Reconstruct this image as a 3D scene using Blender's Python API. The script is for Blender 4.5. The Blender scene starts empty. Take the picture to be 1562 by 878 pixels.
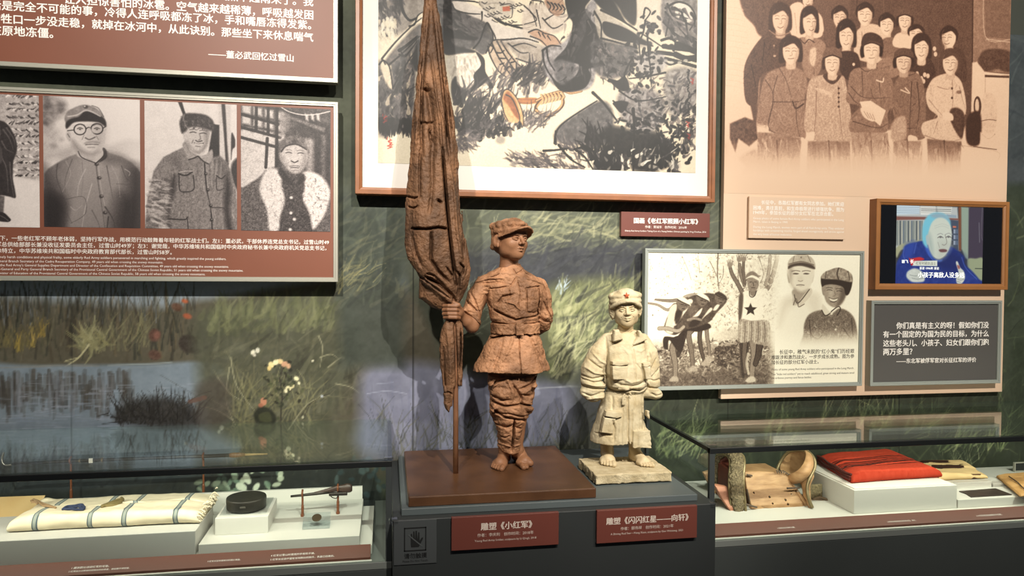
import bpy, bmesh, math, random
import numpy as np
from mathutils import Vector, Matrix

# ------------------------------------------------------------------ camera, world, lights, exposure
scn = bpy.context.scene
COL = scn.collection
FPX, PCX, PCY = 1090.0, 781.0, 439.0            # focal length in pixels, picture centre (1562 x 878)
def _basis():
    a = np.array([7000 - PCX, 455 - PCY, FPX]); a /= np.linalg.norm(a)
    b = np.array([590 - PCX, 412 - PCY, FPX]); b -= a * (a @ b); b /= np.linalg.norm(b)
    c = np.cross(a, b)
    return a, b, (-c if c[1] > 0 else c)
AX, AY, AZ = _basis()                            # world axes seen in camera space (x right, y down, z forward)
EYE = np.array([0.0, 0.0, 1.55])
cam_data = bpy.data.cameras.new('camera'); cam = bpy.data.objects.new('camera', cam_data); COL.objects.link(cam)
cam_data.sensor_width = 36.0; cam_data.lens = FPX / 1562 * 36.0; cam_data.clip_start = 0.05
_right = (AX[0], AY[0], AZ[0]); _up = (-AX[1], -AY[1], -AZ[1]); _back = (-AX[2], -AY[2], -AZ[2])
cam.matrix_world = Matrix(((_right[0], _up[0], _back[0], EYE[0]), (_right[1], _up[1], _back[1], EYE[1]),
                           (_right[2], _up[2], _back[2], EYE[2]), (0, 0, 0, 1)))
scn.camera = cam
scn.view_settings.view_transform = 'Standard'; scn.view_settings.look = 'None'
scn.view_settings.gamma = 1.0; scn.view_settings.exposure = 0.0; scn.view_settings.use_curve_mapping = False
scn.cycles.max_bounces = 7; scn.cycles.transparent_max_bounces = 16
scn.cycles.caustics_reflective = False; scn.cycles.caustics_refractive = False

W = bpy.data.worlds.new('museum_dim'); scn.world = W; W.use_nodes = True
W.node_tree.nodes['Background'].inputs[0].default_value = (0.80, 0.86, 1.0, 1)
W.node_tree.nodes['Background'].inputs[1].default_value = 0.10

def spot(name, loc, target, power, size=60, blend=0.6, radius=0.04, color=(1.0, 0.93, 0.82)):
    d = bpy.data.lights.new(name, 'SPOT'); d.energy = power; d.spot_size = math.radians(size); d.spot_blend = blend
    d.shadow_soft_size = radius; d.color = color
    o = bpy.data.objects.new(name, d); COL.objects.link(o); o.location = loc
    o.rotation_euler = (Vector(target) - Vector(loc)).to_track_quat('-Z', 'Y').to_euler()
    return o
# ceiling track spots in front of the wall
spot('track_spot', (0.80, -0.2, 4.15), (0.55, 3.5, 1.3), 860, 44, 0.8, 0.025)
spot('track_spot', (1.95, -0.1, 4.15), (1.2, 3.4, 0.95), 330, 26, 0.8, 0.025)
spot('track_spot', (-0.9, -0.3, 4.2), (-0.8, 3.8, 2.85), 1150, 74, 1.0)
spot('track_spot', (0.7, -0.4, 4.2), (0.8, 3.8, 3.0), 150, 56, 0.9)
spot('track_spot', (2.9, -0.3, 4.2), (2.7, 3.8, 2.3), 1180, 72, 0.9)

# ------------------------------------------------------------------ helpers: pixels to places
def rays(p):
    p = np.atleast_2d(np.asarray(p, float))
    d = np.stack([(p[:, 0] - PCX) / FPX, (p[:, 1] - PCY) / FPX, np.ones(len(p))], 1)
    return np.stack([d @ AX, d @ AY, d @ AZ], 1)
def atY(p, Y):
    r = rays(p); return EYE + r * ((Y - EYE[1]) / r[:, 1])[:, None]
def atZ(p, Z):
    r = rays(p); return EYE + r * ((Z - EYE[2]) / r[:, 2])[:, None]
def XZ(px, py, Y):
    q = atY([(px, py)], Y)[0]; return q[0], q[2]
def rect(tl, br, Y, tr=None, bl=None):
    """x0,x1,z0,z1 on a plane parallel to the wall, from corner pixels"""
    pts = [p for p in (tl, tr, bl, br) if p]
    q = {k: atY([k], Y)[0] for k in pts}
    x0 = np.mean([q[p][0] for p in (tl, bl) if p]); x1 = np.mean([q[p][0] for p in (br, tr) if p])
    z1 = np.mean([q[p][2] for p in (tl, tr) if p]); z0 = np.mean([q[p][2] for p in (br, bl) if p])
    return x0, x1, z0, z1

# ------------------------------------------------------------------ helpers: materials
def lin(c):
    c = np.asarray(c, float) / 255.0
    return np.where(c <= 0.04045, c / 12.92, ((c + 0.055) / 1.055) ** 2.4)
def mat(name, rgb, rough=0.6, metal=0.0, var=0.0, vscale=8.0, bump=0.0, bscale=60.0, rgb2=None, spec=0.5, stretch=None):
    m = bpy.data.materials.new(name); m.use_nodes = True; nt = m.node_tree; b = nt.nodes['Principled BSDF']
    c = (*lin(rgb), 1.0)
    b.inputs['Base Color'].default_value = c; b.inputs['Roughness'].default_value = rough
    b.inputs['Metallic'].default_value = metal; b.inputs['Specular IOR Level'].default_value = spec
    tc = nt.nodes.new('ShaderNodeTexCoord'); mp = nt.nodes.new('ShaderNodeMapping')
    nt.links.new(tc.outputs['Object'], mp.inputs['Vector'])
    if stretch: mp.inputs['Scale'].default_value = stretch
    if var or rgb2 is not None:
        n = nt.nodes.new('ShaderNodeTexNoise'); n.inputs['Scale'].default_value = vscale; n.inputs['Detail'].default_value = 6
        r = nt.nodes.new('ShaderNodeValToRGB'); r.color_ramp.elements[0].position = 0.34; r.color_ramp.elements[1].position = 0.68
        c2 = (*lin(rgb2), 1.0) if rgb2 is not None else tuple(min(1, v * (1 + var)) for v in c[:3]) + (1,)
        c1 = c if rgb2 is not None else tuple(v * (1 - var) for v in c[:3]) + (1,)
        r.color_ramp.elements[0].color = c1; r.color_ramp.elements[1].color = c2
        nt.links.new(mp.outputs[0], n.inputs['Vector']); nt.links.new(n.outputs[0], r.inputs[0]); nt.links.new(r.outputs[0], b.inputs['Base Color'])
    if bump:
        n = nt.nodes.new('ShaderNodeTexNoise'); n.inputs['Scale'].default_value = bscale; n.inputs['Detail'].default_value = 5
        bn = nt.nodes.new('ShaderNodeBump'); bn.inputs['Strength'].default_value = bump; bn.inputs['Distance'].default_value = 0.01
        nt.links.new(mp.outputs[0], n.inputs['Vector']); nt.links.new(n.outputs[0], bn.inputs['Height']); nt.links.new(bn.outputs[0], b.inputs['Normal'])
    return m
def paint_mat(name, rough=0.5, spec=0.3, emit=0.0):
    m = bpy.data.materials.new(name); m.use_nodes = True; nt = m.node_tree; b = nt.nodes['Principled BSDF']
    a = nt.nodes.new('ShaderNodeAttribute'); a.attribute_name = 'paint'
    if emit:
        b.inputs['Base Color'].default_value = (0.01, 0.01, 0.012, 1)
        nt.links.new(a.outputs['Color'], b.inputs['Emission Color']); b.inputs['Emission Strength'].default_value = emit
    else:
        nt.links.new(a.outputs['Color'], b.inputs['Base Color'])
    b.inputs['Roughness'].default_value = rough; b.inputs['Specular IOR Level'].default_value = spec
    return m
def glass_mat(name, tint=(0.93, 0.97, 0.95), base=0.035, power=5.0, gain=0.9):
    m = bpy.data.materials.new(name); m.use_nodes = True; nt = m.node_tree; nt.nodes.remove(nt.nodes['Principled BSDF'])
    t = nt.nodes.new('ShaderNodeBsdfTransparent'); t.inputs[0].default_value = (*tint, 1)
    g = nt.nodes.new('ShaderNodeBsdfGlossy'); g.inputs['Roughness'].default_value = 0.02; g.inputs[0].default_value = (0.95, 0.97, 1, 1)
    lw = nt.nodes.new('ShaderNodeLayerWeight'); lw.inputs[0].default_value = 0.5
    p = nt.nodes.new('ShaderNodeMath'); p.operation = 'POWER'; p.inputs[1].default_value = power
    q = nt.nodes.new('ShaderNodeMath'); q.operation = 'MULTIPLY_ADD'; q.inputs[1].default_value = gain; q.inputs[2].default_value = base
    mx = nt.nodes.new('ShaderNodeMixShader')
    nt.links.new(lw.outputs['Facing'], p.inputs[0]); nt.links.new(p.outputs[0], q.inputs[0]); nt.links.new(q.outputs[0], mx.inputs[0])
    nt.links.new(t.outputs[0], mx.inputs[1]); nt.links.new(g.outputs[0], mx.inputs[2]); nt.links.new(mx.outputs[0], nt.nodes['Material Output'].inputs[0])
    return m

M = {
 'dark_metal': mat('dark_metal', (58, 62, 62), 0.45, 0.0, spec=0.4),
 'black_metal': mat('black_metal', (26, 28, 28), 0.4),
 'alu': mat('alu', (168, 166, 154), 0.4, 0.3),
 'grey_frame': mat('grey_frame', (150, 156, 150), 0.4, 0.2),
 'wall_edge': mat('wall_edge', (60, 66, 58), 0.8),
 'red_board': mat('red_board', (118, 67, 47), 0.5, var=0.04, vscale=3),
 'plaque_red': mat('plaque_red', (106, 57, 48), 0.4, var=0.03, vscale=4),
 'pink_board': mat('pink_board', (212, 184, 158), 0.55),
 'wood_frame': mat('wood_frame', (134, 82, 46), 0.4, var=0.12, vscale=14, stretch=(1, 1, 1)),
 'screen_wood': mat('screen_wood', (150, 100, 54), 0.5, var=0.05, vscale=10),
 'mat_board': mat('mat_board', (216, 210, 203), 0.7),
 'text_white': mat('text_white', (236, 232, 226), 0.5),
 'text_dim': mat('text_dim', (205, 190, 178), 0.5),
 'text_dark': mat('text_dark', (58, 50, 40), 0.6),
 'text_black': mat('text_black', (20, 21, 21), 0.6),
 'grey_board': mat('grey_board', (78, 76, 74), 0.5),
 'case_grey': mat('case_grey', (60, 64, 63), 0.5, var=0.04, vscale=3),
 'pedestal': mat('pedestal', (46, 49, 49), 0.5, var=0.04, vscale=3),
 'pedestal_cap': mat('pedestal_cap', (84, 92, 93), 0.45, var=0.05, vscale=4),
 'plinth': mat('plinth', (205, 203, 196), 0.6),
 'plinth_low': mat('plinth_low', (190, 189, 184), 0.6),
 'glass': glass_mat('glass'),
 'glass_edge': mat('glass_edge', (120, 150, 140), 0.15),
 'floor': mat('floor', (70, 66, 62), 0.4, var=0.1),
 'ceiling': mat('ceiling', (22, 22, 22), 0.8),
}

# ------------------------------------------------------------------ helpers: objects
ORG = {}                                          # world origin of every object we make
def thing(name, label, cat, loc, group=None):
    o = bpy.data.objects.new(name, None); COL.objects.link(o); o.location = loc
    o.empty_display_size = 0.05
    o['label'] = label; o['category'] = cat
    if group: o['group'] = group
    ORG[o.name] = Vector(loc)
    return o
def tag(o, label=None, cat=None, group=None, kind=None):
    if label: o['label'] = label
    if cat: o['category'] = cat
    if group: o['group'] = group
    if kind: o['kind'] = kind
    return o
def link_mesh(name, me, material, parent=None, origin=None):
    """mesh given in world coordinates; becomes a child sitting at its parent's origin, or an object at origin"""
    o = bpy.data.objects.new(name, me); COL.objects.link(o)
    if material and not me.materials: me.materials.append(material)
    org = ORG[parent.name] if parent else Vector(origin or (0, 0, 0))
    me.transform(Matrix.Translation(-org))
    if parent: o.parent = parent
    else: o.location = org
    ORG[o.name] = org.copy()
    return o
def obj(name, bm, material, parent=None, origin=None, smooth=False):
    me = bpy.data.meshes.new(name)
    bmesh.ops.recalc_face_normals(bm, faces=bm.faces[:])
    bm.to_mesh(me); bm.free()
    if smooth:
        me.polygons.foreach_set('use_smooth', [True] * len(me.polygons))
    return link_mesh(name, me, material, parent, origin)
def BM(): return bmesh.new()
def box(bm, x0, x1, y0, y1, z0, z1, bevel=0.0, seg=2, mtx=None):
    r = bmesh.ops.create_cube(bm, size=1.0)
    vs = r['verts']
    for v in vs:
        v.co = Vector(((x0 + x1) / 2 + v.co.x * (x1 - x0), (y0 + y1) / 2 + v.co.y * (y1 - y0), (z0 + z1) / 2 + v.co.z * (z1 - z0)))
    if bevel:
        es = list({e for v in vs for e in v.link_edges})
        r2 = bmesh.ops.bevel(bm, geom=es, offset=bevel, segments=seg, affect='EDGES', profile=0.5)
        vs = list({v for f in r2['faces'] for v in f.verts} | {v for v in vs if v.is_valid})
    if mtx is not None: bmesh.ops.transform(bm, matrix=mtx, verts=[v for v in vs if v.is_valid])
    return bm
def frame_bm(x0, x1, y0, y1, z0, z1, w, lip=0.0, bevel=0.002):
    """a picture frame with mitred profile: outer box ring from y0 (front) to y1"""
    bm = BM()
    prof = [(0, y1), (0, y0 + bevel), (bevel, y0), (w * 0.55, y0), (w * 0.62, y0 + 0.004), (w - 0.002, y0 + 0.004 + lip), (w, y0 + 0.008 + lip), (w, y1)]
    rings = []
    for (t, y) in prof:
        rings.append([bm.verts.new((x0 + t, y, z0 + t)), bm.verts.new((x1 - t, y, z0 + t)), bm.verts.new((x1 - t, y, z1 - t)), bm.verts.new((x0 + t, y, z1 - t))])
    n = len(rings)
    for i in range(n):
        a, b = rings[i], rings[(i + 1) % n]
        for k in range(4):
            bm.faces.new((a[k], a[(k + 1) % 4], b[(k + 1) % 4], b[k]))
    return bm
def tube_bm(bm, pts, rad, n=12, cap=True):
    pts = [Vector(p) for p in pts]; rings = []
    if not hasattr(rad, '__len__'): rad = [rad] * len(pts)
    prev = None
    for i, p in enumerate(pts):
        t = (pts[min(i + 1, len(pts) - 1)] - pts[max(i - 1, 0)]).normalized()
        ref = prev if prev is not None else (Vector((0, 0, 1)) if abs(t.z) < 0.9 else Vector((0, 1, 0)))
        u = (ref - t * ref.dot(t)).normalized(); v = t.cross(u); prev = u
        rings.append([bm.verts.new(p + (u * math.cos(2 * math.pi * k / n) + v * math.sin(2 * math.pi * k / n)) * rad[i]) for k in range(n)])
    for a, b in zip(rings[:-1], rings[1:]):
        for k in range(n): bm.faces.new((a[k], a[(k + 1) % n], b[(k + 1) % n], b[k]))
    if cap:
        bm.faces.new(rings[0][::-1]); bm.faces.new(rings[-1])
    return bm
def lathe_bm(bm, prof, c, n=48):
    rings = []
    for (r, z) in prof:
        rings.append([bm.verts.new((c[0] + r * math.cos(2 * math.pi * k / n), c[1] + r * math.sin(2 * math.pi * k / n), c[2] + z)) for k in range(n)])
    for a, b in zip(rings[:-1], rings[1:]):
        for k in range(n): bm.faces.new((a[k], a[(k + 1) % n], b[(k + 1) % n], b[k]))
    bm.faces.new(rings[0][::-1]); bm.faces.new(rings[-1])
    return bm
def text_mesh(body, size, bold=0.0, extrude=0.0004, shear=0.0, align='LEFT'):
    cu = bpy.data.curves.new('lettering', 'FONT'); cu.body = body; cu.size = size; cu.offset = bold * size
    cu.extrude = extrude; cu.resolution_u = 2; cu.shear = shear; cu.align_x = align
    o = bpy.data.objects.new('lettering', cu); COL.objects.link(o)
    dg = bpy.context.evaluated_depsgraph_get(); dg.update()
    me = bpy.data.meshes.new_from_object(o.evaluated_get(dg))
    bpy.data.objects.remove(o); bpy.data.curves.remove(cu)
    return me
def text(body, p0, p1, Y, material, parent, bold=0.012, name='lettering', shear=0.0, zscale=1.0):
    """a line of lettering whose baseline runs from pixel p0 to pixel p1 on the plane Y"""
    a, b = atY([p0, p1], Y)
    me = text_mesh(body, 1.0, 0.0, 0.0, shear)
    n = len(me.vertices); co = np.empty(n * 3); me.vertices.foreach_get('co', co); co = co.reshape(-1, 3)
    w = co[:, 0].max() - co[:, 0].min(); s = (b[0] - a[0]) / w
    out = np.stack([a[0] + (co[:, 0] - co[:, 0].min()) * s, np.full(n, Y), (a[2] + b[2]) / 2 + co[:, 1] * s * zscale], 1)
    me.vertices.foreach_set('co', out.ravel()); me.update()
    if bold:                                     # heavier strokes: the same glyphs laid over each other, slightly apart
        bm = BM()
        for i, (dx, dz) in enumerate(((0, 0), (bold * 1.6, 0), (-bold * 1.6, 0), (0, bold * 1.1), (0, -bold * 1.1))):
            k = len(bm.verts); bm.from_mesh(me); bm.verts.ensure_lookup_table()
            for v in bm.verts[k:]: v.co.x += dx * s; v.co.z += dz * s; v.co.y -= i * 1e-5
        bm.to_mesh(me); bm.free()
    return me
def lines(name, rows, material, parent):
    """several text meshes joined into one lettering part"""
    bm = BM()
    for me in rows:
        bm.from_mesh(me); bpy.data.meshes.remove(me)
    me = bpy.data.meshes.new(name); bm.to_mesh(me); bm.free()
    return link_mesh(name, me, material, parent)
WALL = 3.9
# ------------------------------------------------------------------ painting engine for prints, paintings and the mural
def vnoise2(h, w, sx, sy, seed, octaves=3, ox=0.0, oy=0.0):
    rng = np.random.RandomState(seed); out = np.zeros((h, w)); amp = 1.0; tot = 0
    for o in range(octaves):
        fx, fy = max(sx / 2 ** o, 1.0), max(sy / 2 ** o, 1.0)
        gh, gw = int(h / fy) + 3, int(w / fx) + 3
        g = rng.rand(gh, gw)
        y = np.arange(h) / fy; x = np.arange(w) / fx
        yi = y.astype(int); xi = x.astype(int); ty = y - yi; tx = x - xi
        ty = (ty * ty * (3 - 2 * ty))[:, None]; tx = (tx * tx * (3 - 2 * tx))[None, :]
        a = g[np.ix_(yi, xi)]; b = g[np.ix_(yi, xi + 1)]; c = g[np.ix_(yi + 1, xi)]; d = g[np.ix_(yi + 1, xi + 1)]
        out += amp * ((a * (1 - tx) + b * tx) * (1 - ty) + (c * (1 - tx) + d * tx) * ty); tot += amp; amp *= 0.55
    return out / tot
def spline(pts, closed=True, n=6):
    p = np.asarray(pts, float); m = len(p)
    if m < 3: return p
    out = []
    rng = range(m) if closed else range(m - 1)
    for i in rng:
        p0, p1, p2, p3 = (p[(i - 1) % m], p[i], p[(i + 1) % m], p[(i + 2) % m]) if closed else (p[max(i - 1, 0)], p[i], p[i + 1], p[min(i + 2, m - 1)])
        t = np.linspace(0, 1, n, endpoint=False)[:, None]
        out.append(0.5 * (2 * p1 + (p2 - p0) * t + (2 * p0 - 5 * p1 + 4 * p2 - p3) * t ** 2 + (3 * p1 - p0 - 3 * p2 + p3) * t ** 3))
    out = np.concatenate(out)
    if not closed: out = np.vstack([out, p[-1]])
    return out
def c3(c):
    c = np.asarray(c, float)
    return np.repeat(c, 3) if c.ndim == 0 else c
class Canvas:
    def __init__(s, Y, x0, x1, z0, z1, ppm, bg=(200, 200, 200)):
        s.Y, s.x0, s.x1, s.z0, s.z1 = Y, x0, x1, z0, z1
        s.w = int(round((x1 - x0) * ppm)) + 1; s.h = int(round((z1 - z0) * ppm)) + 1
        s.kx = (s.w - 1) / (x1 - x0); s.kz = (s.h - 1) / (z1 - z0)
        s.im = np.empty((s.h, s.w, 3)); s.im[:] = c3(bg); s.seed = 1
        s.k = 1.0; s.o = (0.0, 0.0)
        a, b = s._m([(781, 300), (791, 300)]); s.ppx = abs(b[0] - a[0]) / 10     # raster px per photo px
    def view(s, x0, y0, k):
        """following coordinates are in a crop of the photo starting at x0,y0 and enlarged k times"""
        s.o = (x0, y0); s.k = k; return s
    def _m(s, pts):
        p = np.asarray(pts, float).reshape(-1, 2) / s.k + np.asarray(s.o)
        q = atY(p, s.Y)
        return np.stack([(q[:, 0] - s.x0) * s.kx, (s.z1 - q[:, 2]) * s.kz], 1)
    def _blend(s, ys, xs, a, col):
        reg = s.im[ys, xs]; col = c3(col) if np.ndim(col) < 3 else col
        reg += (col - reg) * a[..., None]
    def fill(s, pts, col, feather=1.2, smooth=True, alpha=1.0, tex=0.0, ts=3.0, raster=False):
        p = np.asarray(pts, float) if raster else s._m(pts)
        if smooth: p = spline(p)
        f = max(feather, 0.8) if raster else max(feather * s.ppx, 0.9)
        x0, y0 = np.floor(p.min(0) - f - 1).astype(int); x1, y1 = np.ceil(p.max(0) + f + 2).astype(int)
        x0, y0 = max(x0, 0), max(y0, 0); x1, y1 = min(x1, s.w), min(y1, s.h)
        if x1 <= x0 or y1 <= y0: return s
        gx, gy = np.meshgrid(np.arange(x0, x1, dtype=np.float32), np.arange(y0, y1, dtype=np.float32))
        d2 = np.full(gx.shape, 1e9, np.float32); ins = np.zeros(gx.shape, bool)
        q = np.roll(p, -1, 0)
        for (ax, ay), (bx, by) in zip(p, q):
            ex, ey = bx - ax, by - ay; L = ex * ex + ey * ey + 1e-9
            wx, wy = gx - ax, gy - ay
            t = np.clip((wx * ex + wy * ey) / L, 0, 1)
            d2 = np.minimum(d2, (wx - t * ex) ** 2 + (wy - t * ey) ** 2)
            if ay != by:
                c = (gy >= min(ay, by)) & (gy < max(ay, by)) & (gx < ax + (gy - ay) * ex / ey)
                ins ^= c
        sd = np.sqrt(d2); sd = np.where(ins, -sd, sd)
        a = np.clip(0.5 - sd / f, 0, 1) * alpha
        if tex:
            s.seed += 1; nz = vnoise2(*gx.shape, ts * s.ppx, ts * s.ppx, s.seed, 3) - 0.5
            col = np.clip(c3(col) + (nz * 2 * tex)[..., None], 0, 255)
        s._blend(slice(y0, y1), slice(x0, x1), a, col)
        return s
    def line(s, pts, w, col, alpha=1.0, w1=None, smooth=True, soft=1.0, raster=False, rough=0.0):
        p = np.asarray(pts, float) if raster else s._m(pts)
        if smooth and len(p) > 2: p = spline(p, False, 5)
        sc = 1.0 if raster else s.ppx
        w0 = w * sc / 2; w1 = w0 if w1 is None else w1 * sc / 2; f = soft * max(sc, 0.7)
        n = len(p) - 1; R = max(w0, w1) + f + 1
        x0, y0 = np.floor(p.min(0) - R).astype(int); x1, y1 = np.ceil(p.max(0) + R + 1).astype(int)
        x0, y0 = max(x0, 0), max(y0, 0); x1, y1 = min(x1, s.w), min(y1, s.h)
        if x1 <= x0 or y1 <= y0: return s
        gx, gy = np.meshgrid(np.arange(x0, x1, dtype=np.float32), np.arange(y0, y1, dtype=np.float32))
        best = np.full(gx.shape, 1e9, np.float32)
        for i in range(n):
            (ax, ay), (bx, by) = p[i], p[i + 1]
            ex, ey = bx - ax, by - ay; L = ex * ex + ey * ey + 1e-9
            t = np.clip(((gx - ax) * ex + (gy - ay) * ey) / L, 0, 1)
            d = np.sqrt((gx - ax - t * ex) ** 2 + (gy - ay - t * ey) ** 2) - (w0 + (w1 - w0) * (i + t) / n)
            best = np.minimum(best, d)
        a = np.clip(0.5 - best / f, 0, 1) * alpha
        if w0 < 0.5 and w1 < 0.5: a = a * min(1.0, max(w0, w1) * 2 + 0.15)
        if rough:
            s.seed += 1; a = a * np.clip(1.0 - rough * 1.6 * vnoise2(*gx.shape, 2.2, 2.2, s.seed, 2) + rough * 0.3, 0, 1)
        s._blend(slice(y0, y1), slice(x0, x1), a, col)
        return s
    def dot(s, x, y, rx, ry, col, feather=1.0, alpha=1.0, rot=0.0, tex=0.0):
        t = np.linspace(0, 2 * math.pi, 18, endpoint=False); c, sn = math.cos(rot), math.sin(rot)
        ex, ey = rx * np.cos(t), ry * np.sin(t)
        return s.fill(np.stack([x + ex * c - ey * sn, y + ex * sn + ey * c], 1), col, feather, False, alpha, tex)
    def grad(s, pts, c0, c1, pa, pb, feather=1.2, smooth=False, alpha=1.0):
        """fill with a gradient of print tone running from pixel pa to pixel pb"""
        a, b = s._m([pa, pb]); d = b - a; L = d @ d
        gx, gy = np.meshgrid(np.arange(s.w), np.arange(s.h))
        t = np.clip(((gx - a[0]) * d[0] + (gy - a[1]) * d[1]) / L, 0, 1)[..., None]
        tgt = c3(c0) * (1 - t) + c3(c1) * t
        keep = s.im.copy(); s.im = tgt
        m = np.zeros((s.h, s.w, 3)); t2 = Canvas.__new__(Canvas); t2.__dict__.update(s.__dict__); t2.im = m
        t2.fill(pts, (1, 1, 1), feather, smooth, alpha)
        s.im = keep * (1 - m) + tgt * m
        return s
    def fade(s, col, pa, pb):
        """wash towards colour from pixel pa (nothing) to pb (all)"""
        a, b = s._m([pa, pb]); d = b - a; L = d @ d
        gx, gy = np.meshgrid(np.arange(s.w), np.arange(s.h))
        t = np.clip(((gx - a[0]) * d[0] + (gy - a[1]) * d[1]) / L, 0, 1)[..., None]; t = t * t * (3 - 2 * t)
        s.im = s.im * (1 - t) + c3(col) * t
        return s
    def grain(s, amt, size=1.5, seed=7, pts=None, octaves=2, sy=None):
        nz = (vnoise2(s.h, s.w, size, sy or size, seed, octaves) - 0.5) * 2 * amt
        if pts is None: s.im += nz[..., None]
        else:
            m = np.zeros((s.h, s.w, 3)); t2 = Canvas.__new__(Canvas); t2.__dict__.update(s.__dict__); t2.im = m
            t2.fill(pts, (1, 1, 1), 2.0, True); s.im += nz[..., None] * m
        return s
    def strokes(s, n, pts, cols, L=(6, 18), w=(0.8, 2.0), ang=(-90, 25), bend=0.3, alpha=(0.4, 0.9), seed=0, taper=True, rough=0.0):
        """n brush strokes rooted inside the polygon; ang = mean and spread in degrees, -90 is up"""
        rng = np.random.RandomState(abs(seed) + 11); P = np.asarray(pts, float)
        lo, hi = P.min(0), P.max(0); k = 0; tries = 0
        while k < n and tries < n * 12:
            tries += 1
            x, y = lo + rng.rand(2) * (hi - lo)
            c = False; j = len(P) - 1
            for i in range(len(P)):
                if (P[i][1] > y) != (P[j][1] > y) and x < (P[j][0] - P[i][0]) * (y - P[i][1]) / (P[j][1] - P[i][1]) + P[i][0]: c = not c
                j = i
            if not c: continue
            k += 1
            l = rng.uniform(*L); a = math.radians(ang[0] + rng.randn() * ang[1]); bd = rng.uniform(-bend, bend)
            q1 = (x + math.cos(a) * l * .5, y + math.sin(a) * l * .5); a2 = a + bd
            q2 = (q1[0] + math.cos(a2) * l * .5, q1[1] + math.sin(a2) * l * .5)
            wd = rng.uniform(*w); cc = c3(cols[rng.randint(len(cols))]) + rng.randn() * 5
            s.line([(x, y), q1, q2], wd, np.clip(cc, 0, 255), rng.uniform(*alpha), wd * 0.25 if taper else wd, smooth=False, rough=rough)
        return s
    def arr(s, tone=None):
        im = np.clip(s.im, 0, 255)
        if tone is not None:
            g = im.mean(2) / 255.0; tone = np.asarray(tone, float); xs = np.linspace(0, 1, len(tone))
            im = np.stack([np.interp(g, xs, tone[:, i]) for i in range(3)], 2)
        return im
    def mesh(s, name, tone=None, gain=1.0, off=0.0):
        im = s.arr(tone); h, w = s.h, s.w
        X, Zz = np.meshgrid(np.linspace(s.x0, s.x1, w), np.linspace(s.z1, s.z0, h))
        co = np.stack([X, np.full_like(X, s.Y + off), Zz], 2).reshape(-1, 3)
        idx = np.arange(h * w).reshape(h, w)
        f = np.stack([idx[1:, :-1], idx[1:, 1:], idx[:-1, 1:], idx[:-1, :-1]], 2).reshape(-1, 4)
        me = bpy.data.meshes.new(name)
        me.vertices.add(h * w); me.vertices.foreach_set('co', co.ravel())
        me.loops.add(f.size); me.loops.foreach_set('vertex_index', f.ravel().astype(np.int32))
        me.polygons.add(len(f)); me.polygons.foreach_set('loop_start', np.arange(0, f.size, 4, dtype=np.int32))
        me.polygons.foreach_set('loop_total', np.full(len(f), 4, np.int32))
        me.update(calc_edges=True)
        a = me.color_attributes.new('paint', 'FLOAT_COLOR', 'POINT')
        colr = np.ones((h * w, 4)); colr[:, :3] = (lin(im) * gain).reshape(-1, 3)
        a.data.foreach_set('color', colr.ravel())
        return me
PRINT = paint_mat('print_ink', 0.45, 0.3)
# ------------------------------------------------------------------ room shell
def struct(name, bm, m): return tag(obj(name, bm, m), kind='structure')
bm = BM(); box(bm, -4.5, 6.5, -2.5, 4.05, -0.1, 0.0); struct('floor', bm, M['floor'])
bm = BM(); box(bm, -4.5, 6.5, -2.5, 4.05, 4.4, 4.5); struct('ceiling', bm, M['ceiling'])

# ------------------------------------------------------------------ boards on the wall
def slab(x0, x1, y0, y1, z0, z1, bevel=0.003):
    return box(BM(), x0, x1, y0, y1, z0, z1, bevel)

# --- long red text board, top left
YB = 3.78
ax1, _, az0, _ = rect((480, 20), (515.3, 126.5), YB); ax0, az0, ax1 = -2.35, atY([(0, 99.9), (515.3, 126.5)], YB)[:, 2].mean(), XZ(515.3, 126.5, YB)[0]
t = thing('text_board', 'reddish-brown text board with big white characters at the top left of the wall', 'board', ((ax0 + ax1) / 2, YB, az0))
obj('frame', frame_bm(ax0, ax1, YB, YB + 0.05, az0, 3.02, 0.024), M['alu'], t)
obj('panel', slab(ax0 + 0.02, ax1 - 0.02, YB + 0.012, YB + 0.04, az0 + 0.02, 3.0), M['red_board'], t)
obj('wall_bracket', slab(ax0 + 0.2, ax1 - 0.2, YB + 0.04, WALL, az0 + 0.18, az0 + 0.3), M['black_metal'], t)
yt = YB + 0.0115
lines('lettering', [
    text('突然下起雨来了。我', (331, -0.4), (477.7, 7.4), yt, None, None, 0.014),
    text('让人担惊害怕的冰雹。空气越来越稀薄，呼吸越发困', (98, 7.0), (477.7, 25.7), yt, None, None, 0.014),
    text('话是完全不可能的事，冷得人连呼吸都冻了冰，手和嘴唇冻得发紫。', (-15, 15.0), (474.5, 42.0), yt, None, None, 0.014),
    text('的牲口一步没走稳，就掉在冰河中，从此诀别。那些坐下来休息喘气', (-15, 34.2), (477.7, 61.5), yt, None, None, 0.014),
    text('在原地冻僵。', (-15, 53.5), (81, 55.0), yt, None, None, 0.014),
    text('——董必武回忆过雪山', (318, 87.0), (447.7, 92.5), yt, None, None, 0.014)], M['text_white'], t)

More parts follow.
